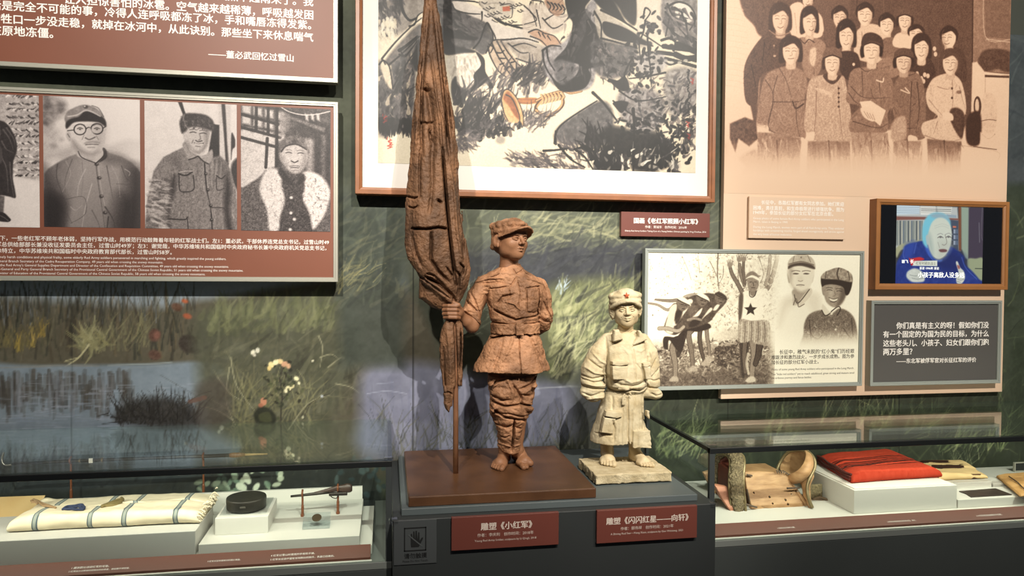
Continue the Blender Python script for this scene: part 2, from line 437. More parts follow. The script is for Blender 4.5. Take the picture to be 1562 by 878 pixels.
# --- board of four portrait photographs
bx0, bx1 = -2.35, XZ(515.6, 300, YB)[0]
bz1 = atY([(0, 131.5), (514.3, 155.5)], YB)[:, 2].mean(); bz0 = atY([(0, 425.5), (517, 432.1)], YB)[:, 2].mean()
t = thing('photo_board', 'reddish-brown board with a row of black and white portrait photographs and white captions', 'board', ((bx0 + bx1) / 2, YB, bz0))
obj('frame', frame_bm(bx0, bx1, YB, YB + 0.05, bz0, bz1, 0.024), M['alu'], t)
obj('panel', slab(bx0 + 0.02, bx1 - 0.02, YB + 0.012, YB + 0.04, bz0 + 0.02, bz1 - 0.02), M['red_board'], t)
obj('wall_bracket', slab(bx0 + 0.2, bx1 - 0.2, YB + 0.04, WALL, bz0 + 0.35, bz0 + 0.5), M['black_metal'], t)
PHOTO_BOARD = t
lines('lettering', [
    text('下，一些老红军不顾年老体弱，坚持行军作战，用模范行动鼓舞着年轻的红军战士们。左1：董必武，干部休养连党总支书记，过雪山时49', (0, 366.0), (501.6, 372.0), yt, None, None, 0.006),
    text('军总供给部部长兼没收征发委员会主任，过雪山时49岁；左3：谢觉哉，中华苏维埃共和国临时中央政府秘书长兼中央政府机关党总支书记，', (-6, 375.2), (497.7, 381.0), yt, None, None, 0.006),
    text('徐特立，中华苏维埃共和国临时中央政府教育部代部长，过雪山时58岁。', (-6, 384.6), (262, 387.8), yt, None, None, 0.006),
    text('nely harsh conditions and physical frailty, some elderly Red Army soldiers persevered in marching and fighting, which greatly inspired the young soldiers.', (0, 393.6), (345, 396), yt, None, None, 0.0),
    text('neral Branch Secretary of the Cadre Recuperation Company, 49 years old when crossing the snowy mountains.', (0, 399.8), (248.7, 401.4), yt, None, None, 0.0),
    text("the Red Army's General Supplies Department and Director of the Confiscation and Requisition Committee, 49 years old when crossing the snowy mountains.", (0, 405.8), (349, 408), yt, None, None, 0.0),
    text('-General and Party General Branch Secretary of the Provisional Central Government of the Chinese Soviet Republic, 51 years old when crossing the snowy mountains.', (0, 411.8), (371, 414), yt, None, None, 0.0),
    text('nister of Education of the Provisional Central Government of the Chinese Soviet Republic, 58 years old when crossing the snowy mountains.', (0, 418), (313, 419.6), yt, None, None, 0.0)], M['text_white'], t)

# --- framed ink painting
YP = 3.79
px0, px1, pz0, _ = rect((541, 100), (1089.6, 309), YP, tr=(1094.5, 100), bl=(542.7, 294.6))
t = thing('framed_painting', 'large black ink painting in a brown wooden frame with a wide white mat', 'painting', ((px0 + px1) / 2, YP, pz0))
INK = t
obj('frame', frame_bm(px0, px1, YP, WALL - 0.02, pz0, 3.35, 0.036, 0.004), M['wood_frame'], t)
obj('mat_board', slab(px0 + 0.03, px1 - 0.03, YP + 0.022, YP + 0.045, pz0 + 0.03, 3.32), M['mat_board'], t)
obj('backing', slab(px0 + 0.05, px1 - 0.05, YP + 0.05, WALL - 0.003, pz0 + 0.05, 3.3), M['black_metal'], t)
PQ = (px0, px1, pz0)

# --- plaque below the painting
def plaque(name, label, corners, Y, th, m, rows, tmat, bold, cat='sign', bevel=0.002, group=None):
    tl, tr, br, bl = corners
    x0, x1, z0, z1 = rect(tl, br, Y, tr, bl)
    t = thing(name, label, cat, ((x0 + x1) / 2, Y + th, z0), group)
    obj('plate', slab(x0, x1, Y, Y + th, z0, z1, bevel), m, t)
    for (s, a, b, bd) in rows: lines('lettering', [text(s, a, b, Y - 0.0006, None, None, bd)], tmat, t)
    return t
plaque('wall_plaque', 'small dark red plaque under the framed ink painting', [(947.5, 323), (1083, 325), (1082.6, 362), (947.5, 360)], 3.87, 0.03, M['plaque_red'], [
    ('国画《老红军照顾小红军》', (967, 339.6), (1064.7, 341.4), 0.016),
    ('作者：邢诚华　创作时间：2016年', (984, 347.6), (1047.7, 348.4), 0.0),
    ('Elderly Red Army Soldiers Taking Care of a Young Soldier, Chinese painting by Xing Chenhua, 2016', (953.5, 353), (1076.9, 354.5), 0.0)], M['text_white'], 0)

# --- tall pink photo board
YK = 3.86
kx0 = XZ(1102.5, 400, YK)[0]; kx1 = np.mean([XZ(1539.8, 0, YK)[0], XZ(1531, 599, YK)[0]])
kz0 = np.mean([XZ(1099, 609, YK)[1], XZ(1530.6, 596.5, YK)[1]])
t = thing('photo_board', 'tall pale pink board printed with a sepia group photograph of women in padded jackets', 'board', ((kx0 + kx1) / 2, YK, kz0))
PINK = t
obj('panel', slab(kx0, kx1, YK, WALL - 0.004, kz0, 3.35, 0.002), M['pink_board'], t)
KQ = (kx0, kx1, kz0)
plaque('caption_plate', 'small raised pink caption plate on the pink board beside the screen', [(1142.4, 299.5), (1290, 302.5), (1289.5, 365), (1142.4, 363)], 3.841, 0.018, M['pink_board'], [
    ('长征中，各路红军都有女同志参加。她们笑迎', (1161.4, 311.3), (1287.2, 313.5), 0.008),
    ('困难，勇往直前，和生命极限进行顽强抗争。图为', (1149, 319.6), (1287.2, 321.8), 0.008),
    ('1949年，参加长征的部分女红军在北京合影。', (1149, 326.8), (1271, 328.4), 0.008),
    ('Group photo of some female Red Army soldiers who participated in the Long', (1149, 334.5), (1287, 336.4), 0.0),
    ('March, taken in Beijing in 1949.', (1149, 339.6), (1202, 340), 0.0),
    ('During the Long March, women were part of all Red Army units. They endured', (1149, 347.6), (1287, 349.6), 0.0),
    ('hardships with unwavering resolve, forged ahead courageously, and strove against', (1149, 353), (1287.4, 354.6), 0.0),
    ('the very limits of human endurance.', (1149, 358.3), (1208, 359.3), 0.0)], M['text_white'], 0)

# --- framed photograph of young soldiers
YC = 3.81
fx0, fx1, fz0, fz1 = rect((981.4, 379), (1316.8, 590), YC, (1317.5, 382), (985, 594))
t = thing('framed_photograph', 'wide sepia photograph of young soldiers in a thin grey metal frame', 'photograph', ((fx0 + fx1) / 2, YC, fz0))
YOUNG = t; CQ = (fx0, fx1, fz0, fz1)
obj('frame', frame_bm(fx0, fx1, YC, YK - 0.004, fz0, fz1, 0.022), M['grey_frame'], t)
obj('panel', slab(fx0 + 0.018, fx1 - 0.018, YC + 0.014, YK - 0.006, fz0 + 0.018, fz1 - 0.018), M['mat_board'], t)
obj('wall_bracket', slab(fx0 + 0.1, fx1 - 0.1, YK - 0.008, YK - 0.001, fz0 + 0.2, fz1 - 0.2), M['black_metal'], t)

# --- grey quotation board
gx0, gx1, gz0, gz1 = rect((1329.3, 458.7), (1527, 583.7), YC, (1529, 457.8), (1328, 589.4))
t = thing('quote_board', 'dark grey quotation board with white characters in a metal frame below the screen', 'board', ((gx0 + gx1) / 2, YC, gz0))
obj('frame', frame_bm(gx0, gx1, YC, YK - 0.001, gz0, gz1, 0.022), M['grey_frame'], t)
obj('panel', slab(gx0 + 0.018, gx1 - 0.018, YC + 0.014, YK - 0.002, gz0 + 0.018, gz1 - 0.018), M['grey_board'], t)
yt = YC + 0.0134
lines('lettering', [
    text('你们真是有主义的呀！假如你们没', (1367.2, 500.6), (1508.2, 499.2), yt, None, None, 0.014),
    text('有一个固定的为国为民的目标，为什么', (1347.2, 513.8), (1508.2, 512.2), yt, None, None, 0.014),
    text('这些老头儿、小孩子、妇女们跟你们跑', (1347.2, 527.2), (1508.2, 525.6), yt, None, None, 0.014),
    text('两万多里？', (1347.2, 540.5), (1391.5, 540), yt, None, None, 0.014),
    text('——东北军被俘军官对长征红军的评价', (1367.2, 552.8), (1489, 551.8), yt, None, None, 0.012)], M['text_white'], t)

# --- screen in a wooden box frame
YS = 3.795
sx0, sx1, sz0, sz1 = rect((1337.4, 302.4), (1538, 441.7), YS, (1540, 307.8), (1335.7, 441.7))
t = thing('video_screen', 'wall screen in a deep orange-brown wooden box playing an interview', 'screen', ((sx0 + sx1) / 2, YS, sz0))
SCREEN = t
ix0, ix1, iz0, iz1 = rect((1346.5, 310.7), (1529.8, 433), YS, (1531.8, 316.5), (1344, 431.8))
w = ((ix0 - sx0) + (sx1 - ix1)) / 2
obj('box_frame', frame_bm(sx0, sx1, YS, YK - 0.001, sz0, sz1, (iz0 - sz0 + sz1 - iz1 + 2 * w) / 4, 0.006), M['screen_wood'], t)
SQ = (ix0, ix1, iz0, iz1)
obj('display_panel', slab(ix0 - 0.006, ix1 + 0.006, YS + 0.016, YK - 0.005, iz0 - 0.006, iz1 + 0.006), mat('screen_black', (6, 6, 7), 0.12, spec=0.6), t)

# ------------------------------------------------------------------ pedestal with its plaques and sticker
t = thing('pedestal', 'dark grey stepped pedestal carrying both soldier sculptures', 'pedestal', (0.735, 3.4, 0.0))
obj('body', slab(0.026, 1.4475, 2.955, 3.895, 0.0, 0.5225, 0.004), M['pedestal'], t)
obj('cap', slab(0.063, 1.38, 3.0, 3.87, 0.5225, 0.5525, 0.003), M['pedestal_cap'], t)
for i, (cx_, cy_) in enumerate([(0.03, 2.962), (1.44, 2.962)]):
    obj('corner_guard', box(BM(), cx_ - 0.018, cx_ + 0.018, cy_ - 0.014, cy_ + 0.02, 0.508, 0.5275, 0.003), glass_mat('clear_plastic', (0.9, 0.9, 0.9), 0.12), t)
YF = 2.9362
plaque('pedestal_plaque', 'dark red plaque on the pedestal below the brown boy sculpture with the flag', [(689.6, 790), (853, 779.8), (851.8, 829.7), (687.8, 840.6)], YF, 0.018, M['plaque_red'], [
    ('雕塑《小红军》', (733.7, 807.5), (811.6, 803.5), 0.018),
    ('作者：李庆利　创作时间：2018年', (728.3, 818.2), (813.8, 813.6), 0.0),
    ('Young Red Army Soldier, sculpture by Li Qingli, 2018', (724, 826), (818, 821), 0.0)], M['text_dim'], 0)
plaque('pedestal_plaque', 'dark red plaque on the pedestal below the small cream child sculpture', [(911, 778), (1063.6, 771), (1063.2, 820), (909.7, 828.6)], YF, 0.018, M['plaque_red'], [
    ('雕塑《闪闪红星——向轩》', (925, 798.6), (1050, 793), 0.016),
    ('作者：郭伟祥　创作时间：2021年', (946.6, 807.5), (1027.4, 804), 0.0),
    ('A Shining Red Star—Xiang Xuan, sculpture by Guo Weixiang, 2021', (931.4, 815.6), (1041.8, 809.4), 0.0)], M['text_dim'], 0)
YST = 2.9504
x0, x1, z0, z1 = rect((600.5, 794), (665.5, 858), YST, (666.6, 792), (601, 862))
t = thing('warning_sticker', 'dark grey do-not-touch sticker with a black hand on the pedestal front', 'sticker', ((x0 + x1) / 2, YST + 0.003, z0))
obj('film', slab(x0, x1, YST, YST + 0.003, z0, z1, 0.001), mat('sticker_grey', (70, 73, 74), 0.35), t)
bm = BM(); ya, yb = YST - 0.001, YST
q = [XZ(*p, YST) for p in [(616.2, 804.3), (650.4, 803.2), (650.4, 839), (616.4, 841)]]
qx0, qx1, qz1, qz0 = q[0][0], q[1][0], (q[0][1] + q[1][1]) / 2, (q[2][1] + q[3][1]) / 2
for b in [(qx0, qx1, qz1 - .005, qz1), (qx0, qx1, qz0, qz0 + .005), (qx0, qx0 + .005, qz0, qz1), (qx1 - .005, qx1, qz0, qz1)]:
    box(bm, b[0], b[1], ya, yb, b[2], b[3])
def flat(bm, pts, y0, y1):
    a = [bm.verts.new((x, y0, z)) for x, z in pts]; b = [bm.verts.new((x, y1, z)) for x, z in pts]
    bm.faces.new(a); bm.faces.new(b[::-1]); n = len(a)
    for i in range(n): bm.faces.new((a[i], b[i], b[(i + 1) % n], a[(i + 1) % n]))
hc, hz, hs = (qx0 + qx1) / 2, (qz0 + qz1) / 2, (qx1 - qx0)
palm = [(-.18, -.36), (.16, -.36), (.34, -.02), (.36, .06), (.29, .06), (.2, -.08), (.19, .3), (.13, .31), (.11, .02), (.1, .02), (.08, .38), (.01, .38), (0, .03), (-.01, .03), (-.03, .36), (-.09, .36), (-.1, .02), (-.11, .02), (-.14, .26), (-.2, .25), (-.2, -.2)]
flat(bm, [(hc + a * hs, hz + b * hs) for a, b in palm], ya, yb)
obj('hand_icon', bm, M['text_black'], t)
bm = BM(); flat(bm, [(hc - .33 * hs, hz + .2 * hs), (hc + .31 * hs, hz - .36 * hs), (hc + .34 * hs, hz - .32 * hs), (hc - .30 * hs, hz + .24 * hs)], ya - .0008, yb - .0012)
obj('slash', bm, mat('sticker_slash', (78, 81, 82), 0.4), t)
lines('lettering', [text('请勿触摸', (616.4, 851.3), (650.9, 849.3), ya, None, None, 0.016)], M['text_black'], t)
lines('lettering', [text('Please Do Not Touch', (614, 857.5), (652.4, 855.4), ya, None, None, 0.0)], M['text_black'], t)
# ------------------------------------------------------------------ glass display cases
def case(name, label, X0, X1, end, ztop=0.752, yf=3.06, yb=3.888, zs=0.315):
    """end: which end is in view ('R' right, 'L' left)"""
    t = thing(name, label, 'display case', ((X0 + X1) / 2, (yf + yb) / 2, 0.0))
    bm = BM(); box(bm, X0, X1, yf, yb, 0.0, zs - 0.035, 0.003); obj('base_cabinet', bm, M['case_grey'], t)
    bm = BM(); box(bm, X0, X1, yf - 0.003, yb, zs - 0.034, zs - 0.004, 0.002); obj('sill', bm, mat('sill_grey', (112, 116, 112), 0.35), t)
    xa, xb = (X0 + 0.012, X1 - 0.012)
    gt = 0.008
    bm = BM(); box(bm, X0, X1, yf, yb, ztop - 0.01, ztop, 0.001); obj('top_glass', bm, M['glass'], t)
    bm = BM(); box(bm, X0 + 0.01, X1 - 0.01, yf + 0.002, yf + 0.002 + gt, zs - 0.004, ztop - 0.011); obj('front_glass', bm, M['glass'], t)
    xe = X1 - 0.004 - gt if end == 'R' else X0 + 0.004
    bm = BM(); box(bm, xe, xe + gt, yf + 0.012, yb, zs - 0.004, ztop - 0.011); obj('end_glass', bm, M['glass'], t)
    # front light rail under the top, corner post, back post
    bm = BM(); box(bm, X0, X1, yf - 0.002, yf + 0.03, ztop - 0.036, ztop - 0.0105, 0.002); obj('light_rail', bm, M['black_metal'], t)
    px = X1 if end == 'R' else X0; d = -0.026 if end == 'R' else 0.026
    bm = BM(); box(bm, min(px, px + d), max(px, px + d), yf - 0.001, yf + 0.02, 0.28, ztop - 0.01, 0.002); obj('corner_post', bm, M['dark_metal'], t)
    bm = BM(); box(bm, min(px, px + d * .7), max(px, px + d * .7), yf + 0.02, yb, ztop - 0.03, ztop - 0.0105, 0.002); obj('end_rail', bm, M['black_metal'], t)
    bm = BM(); box(bm, min(px, px + d * .7), max(px, px + d * .7), yb - 0.015, yb, 0.28, ztop - 0.0105, 0.002); obj('back_post', bm, M['dark_metal'], t)
    bm = BM(); box(bm, min(px + d * 1.3, px - d * .2), max(px + d * 1.3, px - d * .2), yf - 0.006, yf + 0.02, ztop - 0.008, ztop + 0.006, 0.002); obj('corner_guard', bm, glass_mat('clear_guard', (0.85, 0.86, 0.86), 0.15), t)
    bm = BM(); box(bm, X0 + .03, X1 - .03, yf + 0.031, yf + 0.036, ztop - 0.028, ztop - 0.016)
    led = mat('led_strip', (255, 240, 215), 0.5); led.node_tree.nodes['Principled BSDF'].inputs['Emission Color'].default_value = (1, .9, .75, 1)
    led.node_tree.nodes['Principled BSDF'].inputs['Emission Strength'].default_value = 2.0
    obj('led_strip', bm, led, t)
    d = bpy.data.lights.new('case_light', 'AREA'); d.shape = 'RECTANGLE'; d.size = X1 - X0 - 0.1; d.size_y = 0.02; d.energy = 3.6 * (X1 - X0); d.color = (1.0, 0.90, 0.74)
    o = bpy.data.objects.new('case_light', d); COL.objects.link(o); o.location = ((X0 + X1) / 2, yf + 0.05, ztop - 0.045)
    o.rotation_euler = Vector((0, 0.75, -0.65)).to_track_quat('-Z', 'Y').to_euler()
    return t
LCASE = case('display_case', 'long glass-topped display case holding the striped cloth, in front of the left wall', -2.5, 0.024, 'R')
RCASE = case('display_case', 'glass-topped display case holding the saddle, on the right', 1.465, 4.4, 'L')
RAIL = mat('label_rail_brown', (96, 50, 36), 0.45)
def rail(parent, X0, X1, rows, m=None):
    """sloping brown label rail with caption lettering, lower front edge at y=3.085,z=.316, upper at y=3.15,z=.352"""
    bm = BM(); A = (3.086, 0.324); B = (3.148, 0.357)
    prof = [(A[0], 0.3115), A, B, (B[0], 0.3115)]
    a = [bm.verts.new((X0, y, z)) for y, z in prof]; b = [bm.verts.new((X1, y, z)) for y, z in prof]
    bm.faces.new(a); bm.faces.new(b[::-1])
    for i in range(4): bm.faces.new((a[i], a[(i + 1) % 4], b[(i + 1) % 4], b[i]))
    r = obj('label_rail', bm, RAIL, parent)
    out = []
    nrm = Vector((0, -(B[1] - A[1]), B[0] - A[0])).normalized() * 0.0006
    for (s, px, py, wpx, bold) in rows:
        # intersection of the pixel ray with the sloping face
        rd = rays([(px, py)])[0]; k = (B[1] - A[1]) / (B[0] - A[0])
        tt = (A[1] + k * (EYE[1] - A[0]) - EYE[2]) / (rd[2] - k * rd[1]); P = EYE + rd * tt
        me = text_mesh(s, 1.0, 0.0, 0.0); n = len(me.vertices); co = np.empty(n * 3); me.vertices.foreach_get('co', co); co = co.reshape(-1, 3)
        sc = (wpx / FPX * P[1]) / (co[:, 0].max() - co[:, 0].min())
        L = math.hypot(1, k)
        o = np.stack([P[0] + co[:, 0] * sc, P[1] + co[:, 1] * sc / L + nrm.y, P[2] + co[:, 1] * sc * k / L + nrm.z], 1)
        me.vertices.foreach_set('co', o.ravel()); me.update(); out.append(me)
    for me in out: lines('lettering', [me], M['text_white'], parent)
rail(LCASE, -2.46, -0.066, [('1 藏族群众送给红军的毛毯。', 108, 867.5, 49, .01), ('2 红军战士过草地时使用过的包袱皮，现收藏于博物馆。', 104, 872.6, 80, .01),
     ('3 红军长征时使用过的铜火锅盒。', 316, 857, 46, .01), ('4 红军过雪山时使用的手枪和子弹。', 413, 848.5, 63, .01), ('5 红军长征途中留给当地群众的铜币，表面已经磨损。', 412, 854.5, 92, .01)])
rail(RCASE, 1.50, 4.36, [('1 红军长征时用的马鞍。', 1186, 806.2, 32, .01), ('2 红军长征时使用过的红色毛毯，现存。', 1354, 796.5, 55, .01), ('3 4 红军用过的皮制文件包等。', 1490, 787.5, 52, .01)])

# ---- platforms inside the left case (measured off the pixels onto their own planes)
def blk(bl, br, tl, tb, zf):
    Yf = atZ([bl, br], zf)[:, 1].mean(); x0 = atY([bl], Yf)[0][0]; x1 = atY([br], Yf)[0][0]
    zt = atY([tl], Yf)[0][2]; Yb = atZ([tb], zt)[0][1]
    return x0, x1, Yf, Yb, zf, zt
def prop(name, label, cat, part, b, m, bevel=0.002, group=None):
    t = thing(name, label, cat, ((b[0] + b[1]) / 2, (b[2] + b[3]) / 2, b[4]), group)
    obj(part, slab(*b, bevel), m, t); return t
PL = M['plinth']
bm = BM(); box(bm, -2.46, -0.06, 3.15, 3.68, 0.311, 0.352, 0.002); obj('tray', bm, PL, LCASE)
bm = BM(); box(bm, -2.46, -0.118, 3.661, 3.68, 0.352, 0.458, 0.002); obj('back_ledge', bm, PL, LCASE)
bm = BM(); box(bm, -2.46, -0.060, 3.685, 3.86, 0.311, 0.325, 0.002); obj('rear_floor', bm, M['dark_metal'], LCASE)
for P_, a_, b_ in ((LCASE, -2.46, -.060), (RCASE, 1.50, 4.36)): obj('tray_lip', box(BM(), a_, b_, 3.071, 3.0845, .311, .315, .001), PL, P_)
# ------------------------------------------------------------------ the painted wall: marsh, reeds and water
mu = Canvas(WALL, -2.4, 4.5, 0.3, 3.05, 170, (64, 68, 58))
_bl = vnoise2(mu.h, mu.w, 90, 60, 3, 4)[..., None]; mu.im = np.array((48., 52, 46)) * (1 - _bl) + np.array((88., 92, 76)) * _bl
OL = [(104, 106, 74), (122, 122, 84), (88, 92, 66), (70, 76, 58)]; DK = [(36, 36, 32), (46, 44, 38), (54, 54, 44), (40, 44, 38)]
PALE = [(168, 168, 126), (150, 152, 112), (182, 182, 140), (134, 140, 104)]; BRN = [(84, 74, 58), (68, 60, 48), (98, 86, 64)]; WAT = [(120, 130, 144), (132, 142, 156), (106, 116, 130), (144, 152, 166)]
# --- left: sky strip, far bank, water
mu.fill([(-160, 400), (620, 400), (620, 520), (-160, 520)], (128, 138, 146), 12, False)
mu.fill([(-160, 470), (100, 462), (250, 470), (330, 455), (620, 440), (620, 720), (-160, 720)], (80, 76, 64), 14, True)
mu.strokes(520, [(-160, 470), (300, 470), (300, 550), (-160, 555)], BRN + DK + [(94, 92, 74)], (18, 60), (1.6, 5), (-90, 9), .3, (.2, .6), 1)
mu.strokes(240, [(-160, 460), (240, 460), (240, 495), (-160, 500)], DK + [(70, 72, 74), (100, 106, 112)], (15, 50), (.8, 2.2), (-90, 7), .3, (.3, .8), 2)
for x, y, c in ((30, 528, (146, 126, 62)), (45, 522, (158, 138, 76)), (60, 505, (140, 118, 60)), (8, 520, (112, 100, 62)), (-60, 522, (130, 116, 66))):
    mu.strokes(26, [(x - 8, y), (x + 8, y), (x + 8, y + 10), (x - 8, y + 10)], [c, (104, 96, 62), (84, 78, 54)], (14, 34), (1.0, 2.4), (-88, 12), .4, (.4, .85), 5 + x)
mu.strokes(70, [(118, 512), (160, 508), (168, 535), (125, 535)], [(140, 138, 104), (126, 122, 88), (106, 104, 78)], (14, 34), (1.8, 5), (-110, 48), .5, (.4, .85), 3)
mu.strokes(90, [(150, 500), (232, 490), (232, 535), (150, 540)], [(126, 122, 90), (106, 104, 80), (92, 90, 70)], (14, 40), (1.0, 2.6), (-80, 16), .4, (.3, .75), 4)
mu.line([(136, 525), (120, 545), (104, 556), (94, 563), (92, 569)], 2.2, (176, 172, 136), .9, 1.2); mu.line([(120, 545), (100, 550)], 1.4, (170, 166, 130), .8); mu.line([(112, 552), (98, 552)], 1.2, (150, 146, 116), .8)
mu.fill([(-160, 562), (60, 557), (220, 555), (320, 553), (345, 590), (330, 720), (-160, 740)], (112, 124, 136), 6, True, 1, 9, 30)
mu.strokes(240, [(-160, 566), (200, 562), (210, 598), (-160, 605)], [(58, 54, 50), (66, 62, 58), (78, 76, 74), (52, 50, 48)], (16, 46), (2.5, 6), (90, 3), .05, (.25, .6), 6, False)
mu.strokes(160, [(-160, 575), (300, 570), (300, 700), (-160, 705)], WAT, (14, 60), (1.0, 2.6), (0, 3), .06, (.2, .55), 7)
mu.strokes(90, [(10, 600), (180, 590), (180, 660), (10, 660)], [(132, 142, 160), (122, 134, 152), (146, 152, 168)], (12, 44), (1, 2.6), (2, 4), .1, (.25, .6), 8)
for x, w, h in ((28, 10, 40), (85, 12, 44), (106, 14, 40), (160, 16, 30)): mu.strokes(26, [(x - w, 566), (x + w, 566), (x + w, 566 + h), (x - w, 566 + h)], [(122, 126, 136), (104, 110, 120), (96, 96, 100)], (14, 34), (1.5, 3.5), (90, 3), .05, (.2, .5), 30 + x, False)
mu.line([(-160, 562), (20, 560), (90, 557), (150, 558)], 2.4, (118, 120, 118), .7); mu.line([(165, 557), (240, 554), (262, 552)], 1.6, (140, 152, 156), .7); mu.line([(190, 562), (280, 556)], 1.2, (120, 130, 136), .6)
# reddish blossoms among the reeds
for x, y, rx, ry, c in ((236, 511, 9, 10, (86, 60, 52)), (239, 511, 5, 6, (112, 76, 66)), (236, 541, 10, 8, (80, 58, 50)), (282, 459, 5, 3, (166, 84, 50)), (286, 482, 7, 4, (150, 78, 52)), (270, 468, 9, 6, (88, 62, 48)), (288, 524, 16, 14, (48, 42, 38)), (300, 530, 10, 10, (42, 38, 34)), (335, 516, 10, 12, (44, 42, 38)), (376, 508, 12, 12, (46, 44, 40)), (421, 512, 13, 14, (44, 44, 40)), (308, 511, 9, 8, (52, 50, 44))):
    mu.dot(x, y, rx, ry, c, 3, .9, .3, 14)
# middle grass slope
mu.fill([(315, 470), (520, 452), (545, 540), (470, 680), (330, 660), (300, 560)], (74, 76, 62), 22, True, .9, 12, 26)
mu.strokes(260, [(300, 478), (500, 462), (510, 505), (320, 512)], [(104, 107, 76), (116, 118, 86), (90, 94, 68), (74, 78, 60)], (14, 40), (3, 9), (-66, 20), .5, (.18, .5), 9)
mu.strokes(320, [(310, 520), (540, 505), (560, 640), (320, 655)], [(70, 70, 58), (88, 88, 70), (54, 54, 46), (100, 100, 80)], (20, 60), (2.5, 8), (-55, 28), .5, (.16, .45), 10)
mu.strokes(150, [(350, 590), (480, 590), (480, 650), (350, 655)], [(110, 108, 78), (126, 124, 90), (92, 90, 68)], (22, 60), (1.2, 3.4), (-80, 36), .5, (.3, .65), 11)
for k, (a, b, c) in enumerate((((352, 545), (362, 590), (400, 640)), ((332, 575), (352, 600), (372, 612)), ((486, 512), (492, 530), (488, 560)), ((488, 545), (505, 540), (518, 548)), ((512, 585), (535, 590), (548, 600)), ((355, 640), (330, 625), (300, 618)), ((500, 560), (520, 545), (526, 548)), ((440, 655), (470, 615), (505, 602)), ((350, 560), (345, 610), (360, 650)))):
    mu.line([a, b, c], 1.9, (146, 144, 118), .75, .6)
mu.line([(428, 640), (430, 600), (427, 575), (433, 560)], 1.8, (40, 36, 32), .95, 1.0); mu.line([(430, 610), (446, 592), (452, 578)], 1.2, (40, 36, 32), .9); mu.line([(458, 636), (470, 618), (488, 606), (502, 600)], 1.1, (54, 50, 42), .9); mu.line([(462, 640), (474, 614)], 1.0, (54, 50, 42), .9)
rng = np.random.RandomState(5)
for x, y, r, c in [(414, 556, 5, (222, 206, 150)), (421, 552, 5, (232, 220, 176)), (428, 551, 4.5, (214, 190, 140)), (434, 555, 5, (190, 148, 118)), (440, 558, 4, (196, 156, 124)), (411, 561, 4, (212, 190, 128)), (386, 537, 4, (216, 214, 194)), (393, 534, 4, (204, 202, 186)), (388, 541, 3, (190, 186, 170)), (452, 577, 4, (224, 218, 176)), (440, 592, 4.5, (216, 210, 168)), (446, 589, 3.5, (206, 196, 152)), (402, 612, 6, (178, 124, 98)), (398, 618, 4, (150, 98, 76)), (477, 550, 2, (204, 200, 176)), (491, 604, 2.5, (170, 176, 178)), (436, 596, 3, (224, 216, 180)), (456, 584, 2.4, (220, 216, 180)), (462, 636, 2, (200, 200, 170)), (338, 652, 4, (176, 178, 166)), (334, 658, 3, (152, 156, 146)), (440, 684, 4, (170, 170, 146)), (447, 694, 3, (182, 182, 158)), (284, 676, 2.5, (170, 168, 156))]:
    mu.dot(x, y, r, r * .8, c, 1.4, .95, rng.rand() * 3)
for i in range(60):
    x, y = 425 + rng.randn() * 16, 590 + rng.randn() * 22; mu.dot(x, y, rng.uniform(1.5, 4), rng.uniform(1.2, 2.6), [(44, 48, 36), (62, 66, 46), (36, 36, 30), (84, 88, 62)][rng.randint(4)], 1.4, .85, rng.rand() * 3)
mu.fill([(388, 628), (405, 620), (420, 632), (418, 645), (392, 645)], (34, 36, 28), 3, True, .9); mu.fill([(395, 632), (410, 628), (414, 642), (398, 642)], (70, 74, 50), 2, True, .7)
# dark sedge in the water
mu.fill([(176, 640), (195, 615), (240, 605), (290, 620), (305, 648), (240, 652)], (42, 40, 38), 12, True, .85)
mu.strokes(190, [(175, 640), (200, 630), (300, 632), (305, 650), (180, 650)], [(30, 28, 28), (40, 38, 36), (52, 50, 48), (36, 34, 32)], (20, 52), (.9, 2.4), (-98, 28), .5, (.5, .95), 12)
for a, b in (((158, 632), (190, 640)), ((156, 646), (192, 642)), ((170, 612), (188, 630)), ((150, 634), (165, 630)), ((186, 604), (206, 636)), ((238, 588), (242, 620)), ((200, 596), (204, 622))): mu.line([b, a], 1.8, (30, 28, 28), .9, .5)
mu.fill([(300, 590), (345, 580), (350, 640), (305, 650)], (70, 64, 58), 12, True, .7, 10, 10); mu.line([(278, 622), (300, 604), (322, 596)], 1.4, (60, 56, 50), .7); mu.line([(290, 612), (312, 606)], 6, (92, 66, 56), .7); mu.line([(245, 572), (320, 615)], 1.0, (70, 72, 74), .6)
mu.strokes(70, [(180, 650), (310, 650), (300, 690), (190, 690)], [(58, 60, 62), (48, 48, 48), (70, 72, 74)], (14, 40), (1, 2.6), (90, 14), .3, (.25, .6), 13)
mu.strokes(80, [(-20, 690), (150, 690), (150, 720), (-20, 722)], [(50, 54, 58), (62, 68, 76), (40, 44, 46)], (16, 40), (.9, 2), (-86, 16), .4, (.3, .7), 14)
# --- lilac water behind the sculptures
mu.fill([(560, 560), (640, 552), (760, 575), (905, 590), (910, 650), (780, 690), (560, 690), (548, 630)], (124, 128, 152), 22, True, .85, 12, 26)
mu.strokes(120, [(560, 575), (900, 590), (900, 650), (560, 660)], [(126, 128, 152), (104, 108, 130), (134, 136, 156), (92, 94, 112)], (20, 60), (1.4, 4), (86, 8), .1, (.2, .5), 15, False)
mu.line([(820, 592), (870, 589), (905, 590)], 1.8, (168, 174, 184), .8); mu.line([(560, 600), (590, 596), (620, 600)], 1.2, (170, 176, 196), .7); mu.line([(575, 585), (600, 583)], 1.2, (150, 156, 176), .7)
mu.strokes(280, [(560, 640), (900, 640), (930, 720), (560, 720)], [(62, 64, 56), (82, 84, 72), (48, 50, 46), (98, 98, 84), (112, 112, 96)], (16, 52), (1, 2.6), (-82, 24), .5, (.3, .75), 16)
